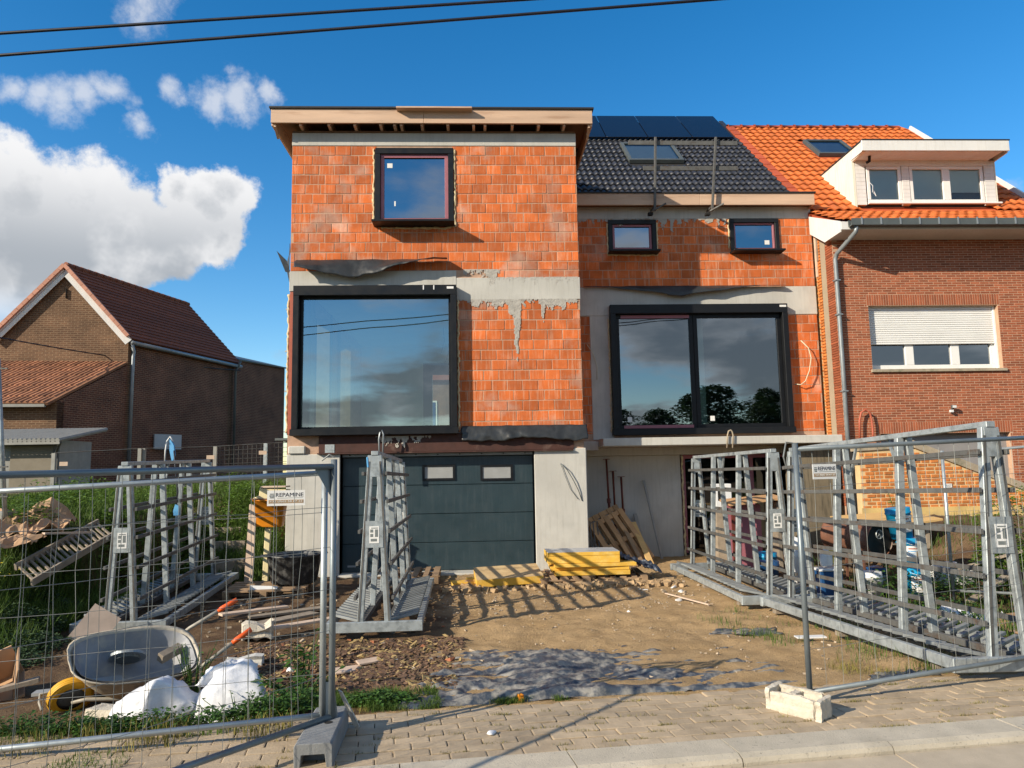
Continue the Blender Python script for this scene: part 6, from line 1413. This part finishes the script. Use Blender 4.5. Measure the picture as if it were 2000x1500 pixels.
def bucket(label, c, r_, h_, mat='blue_plastic', band=True, tilt=(0, 0, 0), lid=True):
    t = thing('bucket', label, 'bucket', c, tilt)
    MB().lathe((0, 0, 0), [(.0, 0), (r_*.86, 0), (r_*.97, h_*.80), (r_*1.03, h_*.81), (r_*1.03, h_*.86), (r_*.98, h_*.87), (r_*1.0, h_), (r_*.95, h_), (.0, h_*.985 if lid else h_*.3)], 26).build('body', mat, t, smooth=True)
    if band:
        n_a = 9; vs = []; fs = []
        for i in range(n_a + 1):
            a = -math.pi/2 - .75 + 1.5 * i / n_a
            for z in (h_*.22, h_*.74): rr = r_ * (.862 + .12 * z / (h_*.8)) + .003; vs.append((rr*math.cos(a), rr*math.sin(a), z))
        for i in range(n_a): fs.append((2*i, 2*i+2, 2*i+3, 2*i+1))
        lb = MB().add(vs, fs).build('label', 'label_white', t, smooth=True, fixn=False)
        for (a0, a1, z0, z1, mm) in ((.15, .5, .30, .56, 'sign_brown'), (-.55, .35, .63, .67, 'red_pipe'), (-.5, .0, .40, .42, 'strap_blue'), (-.5, .0, .47, .49, 'strap_blue'), (-.6, .6, .54, .57, 'strap_blue')):
            vv = []; 
            for i in range(5):
                a = -math.pi/2 + a0 + (a1 - a0)*i/4
                for z in (h_*z0, h_*z1): rr = r_ * (.862 + .12 * z / (h_*.8)) + .0045; vv.append((rr*math.cos(a), rr*math.sin(a), z))
            MB().add(vv, [(2*i, 2*i+2, 2*i+3, 2*i+1) for i in range(4)]).build('label_print', mm, lb, fixn=False)
    MB().tube([(r_*1.02*math.cos(a), r_*1.02*math.sin(a), h_*.84 - .35*r_*math.sin(a + 2.2)) for a in [(-2.2 + k*.3927) for k in range(9)]], .005, 5).build('bail', 'white_plastic', t)
    return t
bz = zg(6.02, 10.3)
bucket('lowest bright blue labelled bucket of the tall leaning stack', (6.02, 10.30, bz), .155, .42); bucket('middle bright blue bucket of the tall leaning stack', (5.99, 10.32, bz + .425), .155, .40, band=True); bucket('topmost bright blue labelled bucket of the tall leaning stack', (5.92, 10.34, bz + .82), .165, .42, tilt=(0, rad(-6), 0))
bucket('dark blue bucket beneath the drum barbecue', (5.72, 10.75, zg(5.7, 10.7)), .15, .40, 'dark_blue'); bucket('white bucket beneath the drum barbecue, left of the dark blue one', (5.42, 10.35, zg(5.4, 10.3)), .16, .40, 'white_plastic', False)
bucket('bright blue bucket standing behind the rear right rack', (4.95, 12.9, zg(4.9, 12.9)), .17, .42, 'blue_plastic', False); bucket('blue lidded bucket on the ground inside the rear right rack', (4.68, 12.2, zg(4.6, 12.2)), .19, .34, 'dark_blue', False)
tag(sack('cement_bag', 'x', 'bag', (5.0, 11.9, zg(5, 11.9)), (.26, .2, .62), .3, 22.1, 'white_plastic', .12), 'tall pale paper bag stack behind the fence post', 'bag'); 
tag(sack('white_sack', 'x', 'sack', (4.85, 10.6, zg(4.85, 10.6)), (.2, .17, .26), .3, 25.1, 'sack', .2), 'small white sack in the weeds behind the right fence post', 'sack')
jg = thing('jug', 'white jug with yellow handle on the clutter beside the drum', 'jug', (4.86, 10.45, .265)); jg.scale = (.7, .7, .7); MB().lathe((0, 0, 0), [(0, 0), (.11, 0), (.12, .05), (.12, .22), (.06, .30), (.04, .34), (0, .34)], 18).build('body', 'white_plastic', jg, smooth=True); MB().tube([(.05, 0, .30), (.14, 0, .30), (.17, 0, .2), (.13, 0, .05)], .022, 8).build('handle', 'yellow_plastic', jg, smooth=True)
cr = thing('crate_stack', 'dark crate carrying the white jug', 'crate', (4.86, 10.45, zg(4.86, 10.45))); MB().box((-.16, -.14, 0), (.16, .14, .40)).build('body', 'dark_blue', cr, bevel=.01); MB().box((-.17, -.15, .401), (.17, .15, .43)).build('lid', 'white_plastic', cr, bevel=.006)
ply = thing('plywood_table', 'sunlit plywood sheet laid on trestles before the ramp wall', 'table', (6.8, 12.4, zg(6.8, 12.4)), world=True)
MB().add([(5.9, 11.75, .56), (7.55, 11.95, .74), (7.85, 13.5, .78), (6.45, 13.6, .70), (5.9, 11.75, .59), (7.55, 11.95, .77), (7.85, 13.5, .81), (6.45, 13.6, .73)], BOXF).build('sheet', 'plywood', ply)
for (x, y, z) in ((6.15, 12.0, .58), (7.35, 12.1, .71), (7.55, 13.3, .75), (6.6, 13.3, .69)): MB().beam((x, y, zg(x, y)), (x, y, z), .06, .06).build('leg', 'old_wood', ply)
MB().beam((6.1, 12.05, .35), (7.3, 12.15, .38), .09, .03).build('rail', 'old_wood', ply)
bt = thing('brown_table', 'brown tabletop on a maroon panel inside the rear right rack', 'table', (5.0, 14.0, zg(5, 14)), world=True)
MB().add([(4.55, 13.5, .95), (5.6, 13.6, 1.05), (5.75, 14.5, 1.08), (4.65, 14.4, 1.0), (4.55, 13.5, .99), (5.6, 13.6, 1.09), (5.75, 14.5, 1.12), (4.65, 14.4, 1.04)], BOXF).build('top', 'pallet_new', bt); MB().box((4.65, 14.0, -.3), (5.3, 14.05, .95)).build('panel', 'pink_tape', bt); MB().box((5.5, 13.7, -.3), (5.56, 14.3, 1.0)).build('leg', 'old_wood', bt); MB().box((4.6, 13.55, -.3), (4.66, 13.62, .95)).build('leg', 'red_prop', bt)
wx_ = thing('white_cabinet', 'small white cabinet seen inside the dark recess', 'cabinet', (4.95, 15.2, .2)); MB().box((-.17, -.15, .6), (.17, .15, 1.12)).build('body', 'white_plastic', wx_, bevel=.01); MB().box((-.12, -.153, .78), (-.04, -.1505, 1.0)).build('window', 'dark_gap', wx_); MB().box((-.16, -.14, -.5), (.16, .14, .599)).build('stand', 'old_wood', wx_)
for i, (x, y, w_, d_, a) in enumerate(((6.6, 9.6, .7, .12, .3), (7.6, 10.8, .9, .10, 1.2), (7.2, 10.4, .8, .1, -.5))):
    z = zg(x, y) + .12 + .1*i; tag(MB().beam((x - w_/2*math.cos(a), y - w_/2*math.sin(a), z - .06), (x + w_/2*math.cos(a), y + w_/2*math.sin(a), z + .22), d_, .03).build('grey_lath', 'old_wood', None), ('grey lath lying low in the weeds behind the front right rack', 'grey lath sticking up steeply beside the far mesh panel', 'grey lath crossing the weeds left of the far mesh panel')[i], 'lath')
wt = thing('water_tank', 'white plastic tank half hidden by weeds at the far right', 'tank', (6.95, 10.9, zg(6.95, 10.9))); MB().box((-.25, -.2, 0), (.25, .2, .30)).build('body', 'white_plastic', wt, bevel=.05); MB().lathe((0, 0, .30), [(.08, 0), (.08, .05), (0, .05)], 14).build('cap', 'white_plastic', wt)
bx2 = thing('cardboard_box', 'open cardboard box on the grass behind the front right rack', 'box', lot(5.75, 7.85), (0, 0, rad(20))); MB().box((-.2, -.15, 0), (.2, .15, .02)).build('base', 'cardboard', bx2); MB().obox((.0, .16, .08), (.4, .01, .16), Matrix.Rotation(-.5, 3, 'X')).build('flap', 'cardboard', bx2); MB().obox((.21, 0, .06), (.01, .3, .14), Matrix.Rotation(.8, 3, 'Y')).build('flap', 'cardboard', bx2)
tag(MB().box((3.2, 7.62, zg(3.3, 7.6) + .03), (3.5, 7.72, zg(3.3, 7.6) + .042)).build('white_board', 'white_plastic', None), 'white board lying under the edge of the front right rack', 'board')

# ================================================================== cables overhead
def span(label, a, b, r_, sag, name='overhead_cable'):
    a = Vector(a); b = Vector(b); n = 40; d = (b - a)
    pts = [a + d * (k/n) - Vector((0, 0, sag * 4 * (k/n) * (1 - k/n))) for k in range(n + 1)]
    mb = MB(); mb.tube(pts, r_, 6, False)
    side = d.cross(Vector((0, 0, 1))).normalized(); fine_ = []
    return tag(mb.build(name, 'cable', None, smooth=True, fixn=False), label, 'cable', 'overhead cables')
def through(p, q, y, x0, x1):
    a, b = PY(*p, y), PY(*q, y); s = (b.z - a.z) / (b.x - a.x); return (x0, y, a.z + s*(x0 - a.x)), (x1, y, a.z + s*(x1 - a.x))
a, b = through((0, 65), (1010, 0), 6.9, -22, 20); span('upper of two black cables crossing the sky above the tower', a, b, .015, .0)
a, b = through((0, 108), (1380, 0), 6.9, -22, 20); span('lower of two black cables crossing the sky above the tower', a, b, .015, .0)
span('thin dark cable sagging across the barn gable', PY(-60, 648, 21), up(C_, 5.95) + Vector((.3, 0, 0)), .02, .15)

# ================================================================== barn fence and left pole
bf = thing('wire_fence', 'low dark wire mesh fence with concrete posts in front of the barn', 'fence', (-9, 20, 1.3), world=True)
posts = [(106, 885, 19.0), (274, 876, 19.6), (281, 876, 19.65), (421, 872, 20.2), (519, 866, 20.6), (610, 862, 21)]
tops = []
for (px, py, y) in posts:
    p = PY(px, py, y); tops.append(p); MB().box((p.x - .045, y - .04, zg(p.x, y) - .1), (p.x + .045, y + .04, p.z)).build('post', 'corrugated' if px != 519 else 'galv', bf)
mb = MB()
for a, b in zip(tops[:-1], tops[1:]):
    g0, g1 = Vector((a.x, a.y, zg(a.x, a.y) + .05)), Vector((b.x, b.y, zg(b.x, b.y) + .05))
    mb.tube([a, b], .010, 4, False); mb.tube([a*.5 + g0*.5, b*.5 + g1*.5], .006, 4, False)
    n = int((b - a).length / .11)
    if a.x > -7.9:
        for k in range(n): u = k/n; mb.tube([a*(1-u) + b*u, g0*(1-u) + g1*u], .006, 4, False)
        for k in range(9): w = k/9; mb.tube([a*(1-w) + g0*w, b*(1-w) + g1*w], .006, 4, False)
mb.build('wire_mesh', 'galv_dark', bf, kind='stuff', fixn=False)
for i, (px, py) in enumerate(((124, 906), (411, 893), (513, 884))): q = PY(px, py, 18.9 + .5*i); MB().box((q.x - .1, q.y, q.z - .05), (q.x + .1, q.y + .01, q.z + .05)).build('small_plate', 'pale_plank', bf)
t_ = thing('leaning_pole', 'pale metal pole standing at the left edge of the bank', 'pole', PY(12, 985, 10.5), world=True)
MB().tube([PY(-4, 700, 10.5), PY(10, 1010, 10.5)], .03, 10).build('tube', 'galv', t_, smooth=True)
for z in (720, 912, 970): a = PY(-8, z, 10.48); MB().beam(a, a + Vector((.16, 0, .0)), .02, .02).build('peg', 'galv_dark', t_)
q = PY(5, 1005, 10.6); tag(MB().box((q.x - .2, 10.55, q.z - .1), (q.x + .03, 10.75, q.z + .04)).build('grey_box', 'corrugated', None, bevel=.01), 'grey box at the foot of the pale pole', 'box')

# ================================================================== vegetation
def blades(n, sampler, hmin, hmax, w, mat, seed, name, lean=.5, par=None):
    r = np.random.RandomState(seed); V = []; F = []; k = 0
    for _ in range(n):
        s = sampler(r)
        if s is None: continue
        x, y, sc = s; z = zg(x, y) if tt(x, y) > 0 else zs(x) - .005; h = r.uniform(hmin, hmax) * sc; a = r.uniform(0, 6.283); b = r.uniform(0, 6.283); l = r.uniform(.1, lean) * h
        dx, dy = math.cos(a)*w*sc*.5, math.sin(a)*w*sc*.5; ex, ey = math.cos(b)*l, math.sin(b)*l
        V += [(x-dx, y-dy, z-.01), (x+dx, y+dy, z-.01), (x+dx*.8+ex*.4, y+dy*.8+ey*.4, z+h*.6), (x-dx*.8+ex*.4, y-dy*.8+ey*.4, z+h*.6), (x+ex, y+ey, z+h)]
        F += [(k, k+1, k+2, k+3), (k+3, k+2, k+4)]; k += 5
    me = bpy.data.meshes.new(name); me.from_pydata(V, [], F); o = link(me, name, mat, par, kind='stuff'); return o
def leaves(n, sampler, size, mat, seed, name, par=None, stuff=True):
    """small leaf quads spread by sampler(r) -> (x, y, z, scale)"""
    r = np.random.RandomState(seed); V = []; F = []; k = 0
    for _ in range(n):
        s = sampler(r)
        if s is None: continue
        x, y, z, sc = s; L = size * sc * r.uniform(.6, 1.3); a = r.uniform(0, 6.283); e = r.uniform(-.3, 1.1)
        d = Vector((math.cos(a)*math.cos(e), math.sin(a)*math.cos(e), math.sin(e)*.6)); sd = Vector((-math.sin(a), math.cos(a), r.uniform(-.5, .5))) * .42
        p = Vector((x, y, z)); m_ = p + d*L*.5
        V += [p, m_ + sd*L*.6, p + d*L - Vector((0, 0, L*.2)), m_ - sd*L*.6]; F += [(k, k+1, k+2, k+3)]; k += 4
    me = bpy.data.meshes.new(name); me.from_pydata(V, [], F); o = link(me, name, mat, par)
    if stuff: o['kind'] = 'stuff'
    return o
def patch(x0, x1, y0, y1, thr=-.1, seed=0, fr=1.4, scl=1.0):
    def f(r):
        x, y = r.uniform(x0, x1), r.uniform(y0, y1); v = fbm(x*fr, y*fr, seed)
        if v < thr or r.rand() > min(1, .35 + (v - thr)*2.2): return None
        return x, y, scl * (.55 + .6*min(1, max(0, v - thr + .3)))
    return f
def multi(*fs):
    def f(r): return fs[r.randint(len(fs))](r)
    return f
def spatch(s0, s1, t0, t1, thr=-.1, seed=0, fr=1.4, scl=1.0):
    f0 = patch(s0, s1, t0, t1, thr, seed, fr, scl)
    def f(r):
        q = f0(r)
        return None if q is None else (*ST(q[0], q[1]), q[2])
    return f
front = multi(spatch(-4.8, -1.3, -.25, .75, -.2, 1, 2.2, .75), spatch(-4.8, -2.2, -.7, .2, .05, 21, 2.2, .6), spatch(-4.8, -1.2, .0, 1.0, .05, 4, 1.8), spatch(-1.2, -.3, .0, .5, -.1, 9, 2.4, .7), spatch(-1.1, .7, .0, .10, .1, 19, 3, .5))
tag(blades(30000, front, .035, .11, .008, 'grass', 5, 'weed_grass', .9), 'green weeds and grass along the back of the pavement', 'grass')
tag(blades(9000, multi(spatch(-4.8, -1.3, -.45, .2, -.15, 33, 2), spatch(-1.1, .4, .0, .2, .1, 35, 2.5, .5), spatch(3.0, 4.8, .02, .8, .05, 36, 2, .55)), .04, .13, .006, 'dry_grass', 6, 'dry_grass'), 'dry yellowing grass along the pavement edge', 'grass')
tag(blades(15000, multi(spatch(3.1, 6.5, .05, 3.6, .0, 44, 2, .55), patch(5.2, 8.8, 7.0, 12.5, -.2, 46), patch(5.0, 7.5, 6.3, 9.0, -.2, 45)), .06, .24, .010, 'grass', 7, 'weed_grass'), 'grass growing round the right glass racks', 'grass')
bankp = multi(patch(-9.5, -5.0, 8.2, 13, -.35, 2, 1), patch(-10, -3.75, 13, 20, -.4, 3, .8), patch(-7, -4.9, 8.4, 11.5, -.3, 8, 1.5), patch(-4.9, -3.7, 13, 16.5, -.4, 13))
tag(blades(42000, bankp, .10, .34, .013, 'grass', 8, 'bank_grass', .7), 'bright green grass covering the earth bank on the left', 'grass')
def bushy(cx, cy, rx_, ry_, h, z0=None):
    def f(r):
        while True:
            a = r.uniform(-1, 1, 3)
            if a @ a < 1: break
        x, y = cx + a[0]*rx_, cy + a[1]*ry_; z = ((zg(x, y) if tt(x, y) > 0 else zs(x)) if z0 is None else z0) + max(.0, (a[2]*.5 + .5)) * h * (1 - .35*(a[0]**2 + a[1]**2)); return x, y, z, 1
    return f
tag(leaves(15000, multi(*[bushy(-9.6 + .62*k + .3*math.sin(k*2.1), 14.4 + 2.2*math.sin(k*1.3) + .25*k, .8, .8, .35 + .22*abs(math.sin(k*1.9))) for k in range(10)], *[bushy(-5.2 + .25*math.sin(k*5), 13.2 + .7*k, .45, .45, .35) for k in range(7)], bushy(-6.3, 10.9, .5, .4, .5), bushy(-5.7, 12.2, .4, .5, .4)), .085, 'leaf_light', 11, 'bank_weeds'), 'leafy weeds growing over the bank behind the racks', 'weeds')
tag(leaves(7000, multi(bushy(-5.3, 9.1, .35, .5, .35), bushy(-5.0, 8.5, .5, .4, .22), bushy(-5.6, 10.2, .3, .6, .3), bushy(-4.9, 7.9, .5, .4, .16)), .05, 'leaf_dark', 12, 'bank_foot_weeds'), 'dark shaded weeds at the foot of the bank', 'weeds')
def stemplant(label, base, h, n, seed, mat='leaf', spread=.3, lsize=.05, name='weed_plant', nl=9, cat='weed', group=None):
    t = thing(name, label, cat, base, world=True, group=group); r = random.Random(seed); mb = MB(); lv = []
    for i in range(n):
        a = r.uniform(0, 6.28); l = r.uniform(.3, 1) * spread; tip = Vector(base) + Vector((math.cos(a)*l, math.sin(a)*l, h * r.uniform(.6, 1)))
        b0 = Vector(base) + Vector((math.cos(a)*.02, math.sin(a)*.02, -.02)); mid_ = (b0 + tip)/2 + Vector((0, 0, .08*h)); mb.tube([b0, mid_, tip], [.006, .004, .002], 5)
        for k in range(nl): u = r.uniform(.15, 1); p = b0*(1-u)**2 + mid_*2*u*(1-u) + tip*u*u; lv.append((p.x, p.y, p.z, r.uniform(.6, 1.3)))
    mb.build('stem', mat, t); it = iter(lv)
    leaves(len(lv), lambda r_: next(it), lsize, mat, seed, 'foliage', t, stuff=False)
    return t
stemplant('feathery weed growing before the wheelbarrow tray', lot(-2.50, 6.72), .48, 16, 5, 'leaf', .22, .035, nl=14)
stemplant('broad-leaved weed beside the left fence posts', lot(-1.62, 6.95), .52, 9, 6, 'leaf', .20, .10, nl=9)
stemplant('bushy weed patch at the base of the left fence panel', lot(-1.42, 6.0), .26, 22, 7, 'leaf', .35, .06, nl=10)
stemplant('green weed clump in the grass below the sacks', lot(-2.9, 5.42), .2, 24, 8, 'leaf', .4, .055, nl=9)
stemplant('weed clump right of the plastic film', lot(-1.75, 5.55), .2, 24, 9, 'leaf', .4, .05, nl=9)
stemplant('yellow-flowered weed at the left edge of the bank', lot(-5.95, 9.3), .5, 16, 10, 'leaf_light', .3, .05, nl=10)
stemplant('tall weed on the bank beside the cardboard', lot(-7.0, 12.0), .75, 14, 12, 'leaf_light', .35, .09, nl=16)
stemplant('tall weed standing up behind the left rack', lot(-6.2, 12.9), .65, 14, 13, 'leaf_light', .3, .09, nl=14)
stemplant('lone weed hanging from the shaded bank face', lot(-5.1, 9.0), .3, 6, 14, 'leaf_light', .25, .05)
stemplant('tall thin weed in front of the ramp wall', lot(7.75, 13.6), .75, 8, 15, 'leaf', .25, .05, nl=12)
stemplant('weed growing at the foot of the concrete column', lot(5.35, 11.5), .55, 10, 16, 'leaf', .25, .05, nl=12)
stemplant('small weed growing out of the sand by the drum', lot(5.05, 10.2), .35, 16, 17, 'leaf', .25, .035, nl=10)
fl_ = [(-5.95 + .25*math.sin(i*7.1), 9.3 + .25*math.cos(i*3.3), zg(-5.95, 9.3) + .35 + .12*math.sin(i*1.7), 1) for i in range(40)]; it = iter(fl_)
tag(leaves(40, lambda r: next(it), .035, 'yellow_flower', 3, 'flower_heads', None), 'small yellow flower heads at the left edge of the bank', 'flowers')
bsh = thing('bush', 'dense bright green bush at the right edge of the photo', 'bush', lot(7.7, 10.2), world=True)
leaves(12000, multi(bushy(8.2, 10.8, .9, .7, 1.25), bushy(7.45, 9.6, .55, .6, .85), bushy(8.2, 9.9, .8, .8, 1.3), bushy(7.5, 10.6, .35, .4, .7), bushy(6.9, 8.3, .5, .5, .5)), .075, 'leaf_light', 21, 'foliage', bsh, stuff=False)
mb = MB()
for k in range(14): a = k*.9; mb.tube([(8.0, 10.2, zg(8.0, 10.2) - .1), (8.0 + .4*math.cos(a), 10.2 + .4*math.sin(a), .7), (8.0 + .7*math.cos(a), 10.2 + .6*math.sin(a), 1.1)], [.015, .01, .004], 5)
mb.build('stem', 'bark', bsh)
stemplant('pale leafy vine before the white tank', lot(7.2, 9.9), .75, 14, 25, 'leaf_light', .5, .075, nl=12)
stemplant('leafy vine left of the right edge bush', lot(7.75, 9.6), .7, 14, 26, 'leaf', .5, .075, nl=12)
tag(leaves(7000, multi(*[bushy(5.4 + .5*k + .3*math.sin(k*3.7), 8.6 + 2.2*abs(math.sin(k*2.3)), .5, .5, .30 + .25*abs(math.sin(k*1.7))) for k in range(7)], bushy(7.9, 8.6, .6, .7, .8), bushy(7.4, 9.3, .5, .5, .6)), .06, 'leaf', 31, 'garden_weeds'), 'leafy green weeds filling the ground behind the right racks', 'weeds')
tag(leaves(6500, multi(bushy(-2.2, 5.35, .6, .16, .12), bushy(-3.0, 5.25, .5, .2, .14), bushy(-1.5, 5.45, .3, .15, .14), bushy(-1.45, 5.62, .25, .24, .15), bushy(-3.6, 5.5, .5, .25, .12), bushy(-.75, 5.7, .3, .16, .09), bushy(-2.5, 5.2, .4, .12, .08)), .045, 'leaf', 32, 'verge_weeds'), 'broad leafy weeds along the pavement under the left fence', 'weeds')
# weeds in the paver joints
r = np.random.RandomState(3); cl = [ST(r.uniform(-2.6, 4.8), T0P + .106*r.randint(0, 10)) for _ in range(170)]
def joints(r):
    x, y = cl[r.randint(len(cl))]; return x + r.normal()*.035, y + r.normal()*.006, .5
tag(blades(4200, joints, .02, .055, .006, 'dry_grass', 9, 'joint_weeds', 1.2), 'tiny weeds sprouting from the joints of the pavers', 'weeds')

# ================================================================== litter and rubble
def scatter(n, sampler, smin, smax, mat, seed, name, flat=.5, long=1.0):
    r = random.Random(seed); rr = np.random.RandomState(seed); mb = MB()
    for _ in range(n):
        s = sampler(rr)
        if s is None: continue
        x, y = s[0], s[1]; q = r.uniform(smin, smax); R = Euler((r.uniform(-.4, .4), r.uniform(-.4, .4), r.uniform(0, 6.28))).to_matrix()
        z = (zg(x, y) if tt(x, y) > 0 else zs(x)) + q*flat*.3; sz = (q*long*r.uniform(.6, 1.3), q*r.uniform(.5, 1), q*flat)
        c = Vector((x, y, z)); vs = [c + R @ (Vector((a*sz[0]/2, b*sz[1]/2, d*sz[2]/2)) * r.uniform(.7, 1.2)) for d in (-1, 1) for a, b in ((-1,-1),(1,-1),(1,1),(-1,1))]; mb.add(vs, BOXF)
    return mb.build(name, mat, None, kind='stuff', fixn=False)
chipz = multi(patch(-2.6, -.2, 6.1, 8.6, -.3, 51), patch(-2.4, -.3, 6.6, 8.4, -.4, 52))
tag(scatter(7500, chipz, .012, .045, 'chips', 5, 'bark_litter', .25, 2.2), 'brown bark litter on the ground before the lone rack', 'litter')
tag(scatter(1300, chipz, .015, .04, 'straw', 6, 'straw_litter', .2, 4.), 'pale straw and splinters scattered in the bark litter', 'litter')
tag(scatter(260, multi(patch(-2.6, .6, 6.0, 12.9, -.2, 55), patch(2.2, 4.4, 11.0, 13.6, -.3, 56), patch(-4.3, -2.0, 8, 12.2, -.3, 57)), .012, .05, 'rubble', 7, 'rubble', .6, 1.3), 'pale rubble crumbs scattered over the drive', 'rubble')
tag(scatter(900, multi(patch(-.8, 3.6, 5.8, 13, -.4, 58), patch(-.6, 3.2, 10, 13, -.4, 59)), .008, .03, 'rubble', 17, 'gravel', .6, 1.2), 'fine gravel in the sand of the drive', 'gravel')
tag(scatter(28, multi(patch(-2.4, -.2, 6.2, 9.2, -.2, 61)), .03, .07, 'rubble_red', 8, 'brick_crumbs', .5, 1.3), 'small orange brick crumbs in the litter', 'rubble')
tag(scatter(22, multi(patch(-2.2, -.1, 6.0, 7.6, -.3, 63), patch(2.4, 3.6, 11.5, 13.2, -.3, 64)), .03, .09, 'white_plastic', 9, 'paper_scraps', .12, 1.3), 'white paper and plastic scraps on the ground', 'litter')
# earth heap thrown up before the garage
def heapz(r):
    x = r.uniform(-.6, 3.2); return x, 12.15 + .12*math.sin(x*3) + r.normal()*.13, 1
M('clod', (.36, .25, .14), .95, .25, 14, isl=.2, bump=.01)
tag(scatter(700, heapz, .03, .13, 'clod', 10, 'soil_clods', .6, 1.2), 'loose sandy clods before the insulation boards', 'soil')
for i, (px, py, s_, mt) in enumerate(((1228, 1185, .05, 'white_plastic'), (1315, 1135, .10, 'white_plastic'), (1330, 1147, .08, 'label_white'), (560, 1298, .10, 'white_plastic'), (1330, 1162, .10, 'label_white'), (960, 1436, .05, 'sack'))):
    c = PZ(px, py, zs(0) if py > 1400 else -.12); z = zg(c.x, c.y) if tt(c.x, c.y) > 0 else zs(c.x)
    o = sack('scrap', 'x', 'scrap', (c.x, c.y, z), (s_, s_*.7, s_*.5), i*.8, 40 + i, mt, .4, sub=2)
    o['label'] = ('white pebble-sized scrap in the middle of the sand', 'white scrap at the far corner of the rear right rack, the larger', 'white scrap at the far corner of the rear right rack, the smaller', 'white scrap in the litter right of the sacks', 'pale scrap lying before the rear right rack', 'small white scrap on the pavers')[i]
a, b = PZ(1300, 1158, -.15), PZ(1385, 1180, -.15); tag(MB().beam(lot(a.x, a.y) + Vector((0, 0, .02)), lot(b.x, b.y) + Vector((0, 0, .02)), .03, .015).build('lath', 'pale_plank', None), 'thin pale lath lying on the sand beside the rear right rack', 'lath')
q = Vector((-.93, 5.12, 0)); tag(MB().prism([q + Vector((-.01, -.12, .30)), q + Vector((.012, -.12, .29)), q + Vector((.085, .02, .07)), q + Vector((.10, .05, .012)), q + Vector((.07, .04, .012))], (.003, .006, .002)).build('film_strip', 'clear_film', None), 'strip of clear film hanging from the left fence post', 'plastic film')

# ================================================================== trees across the road, mirrored in the panes
def make_tree(seed, h):
    t = thing('tree', 'x', 'tree'); r = random.Random(seed); mb = MB(); mb.tube([(0, 0, -.3), (.05, 0, h*.3), (0, .1, h*.6), (.1, 0, h*.85)], [.22, .17, .1, .03], 8)
    cs = []
    for k in range(16):
        a = r.uniform(0, 6.28); z = h * r.uniform(.12, .97); l = h * .30 * (1.15 - abs(z/h - .55)) * r.uniform(.5, 1); c = Vector((math.cos(a)*l, math.sin(a)*l, z)); cs.append((c, h * r.uniform(.10, .20)))
        mb.tube([(0, 0, z*.75), c], [.06, .015], 5)
    mb.build('trunk', 'bark', t)
    def smp(rr):
        c, s_ = cs[rr.randint(len(cs))]; d = rr.normal(size=3); d /= np.linalg.norm(d); q = rr.uniform(.5, 1) ** .5 * s_; return c.x + d[0]*q, c.y + d[1]*q, c.z + d[2]*q*.8, 1
    leaves(6000, smp, .58, 'leaf_dark', seed, 'crown', t, stuff=False); return t
tv = [make_tree(71, 10.5), make_tree(72, 9.0), make_tree(73, 12)]
for k in range(34):
    o = tv[k] if k < 3 else dup(tv[k % 3]); x = 3 + k * 1.55 + .8*math.sin(k*2.3)
    o.location = (x, -58 - 4*math.sin(k*1.7), -.5); o.rotation_euler = (0, 0, k*1.3); o.scale = (1.25 + .3*math.sin(k*3.1), .9, .72 + .26*math.sin(k*1.9 + 1)); o['group'] = 'trees across the road'; o['label'] = 'dark tree in the far row across the road, mirrored in the big panes'
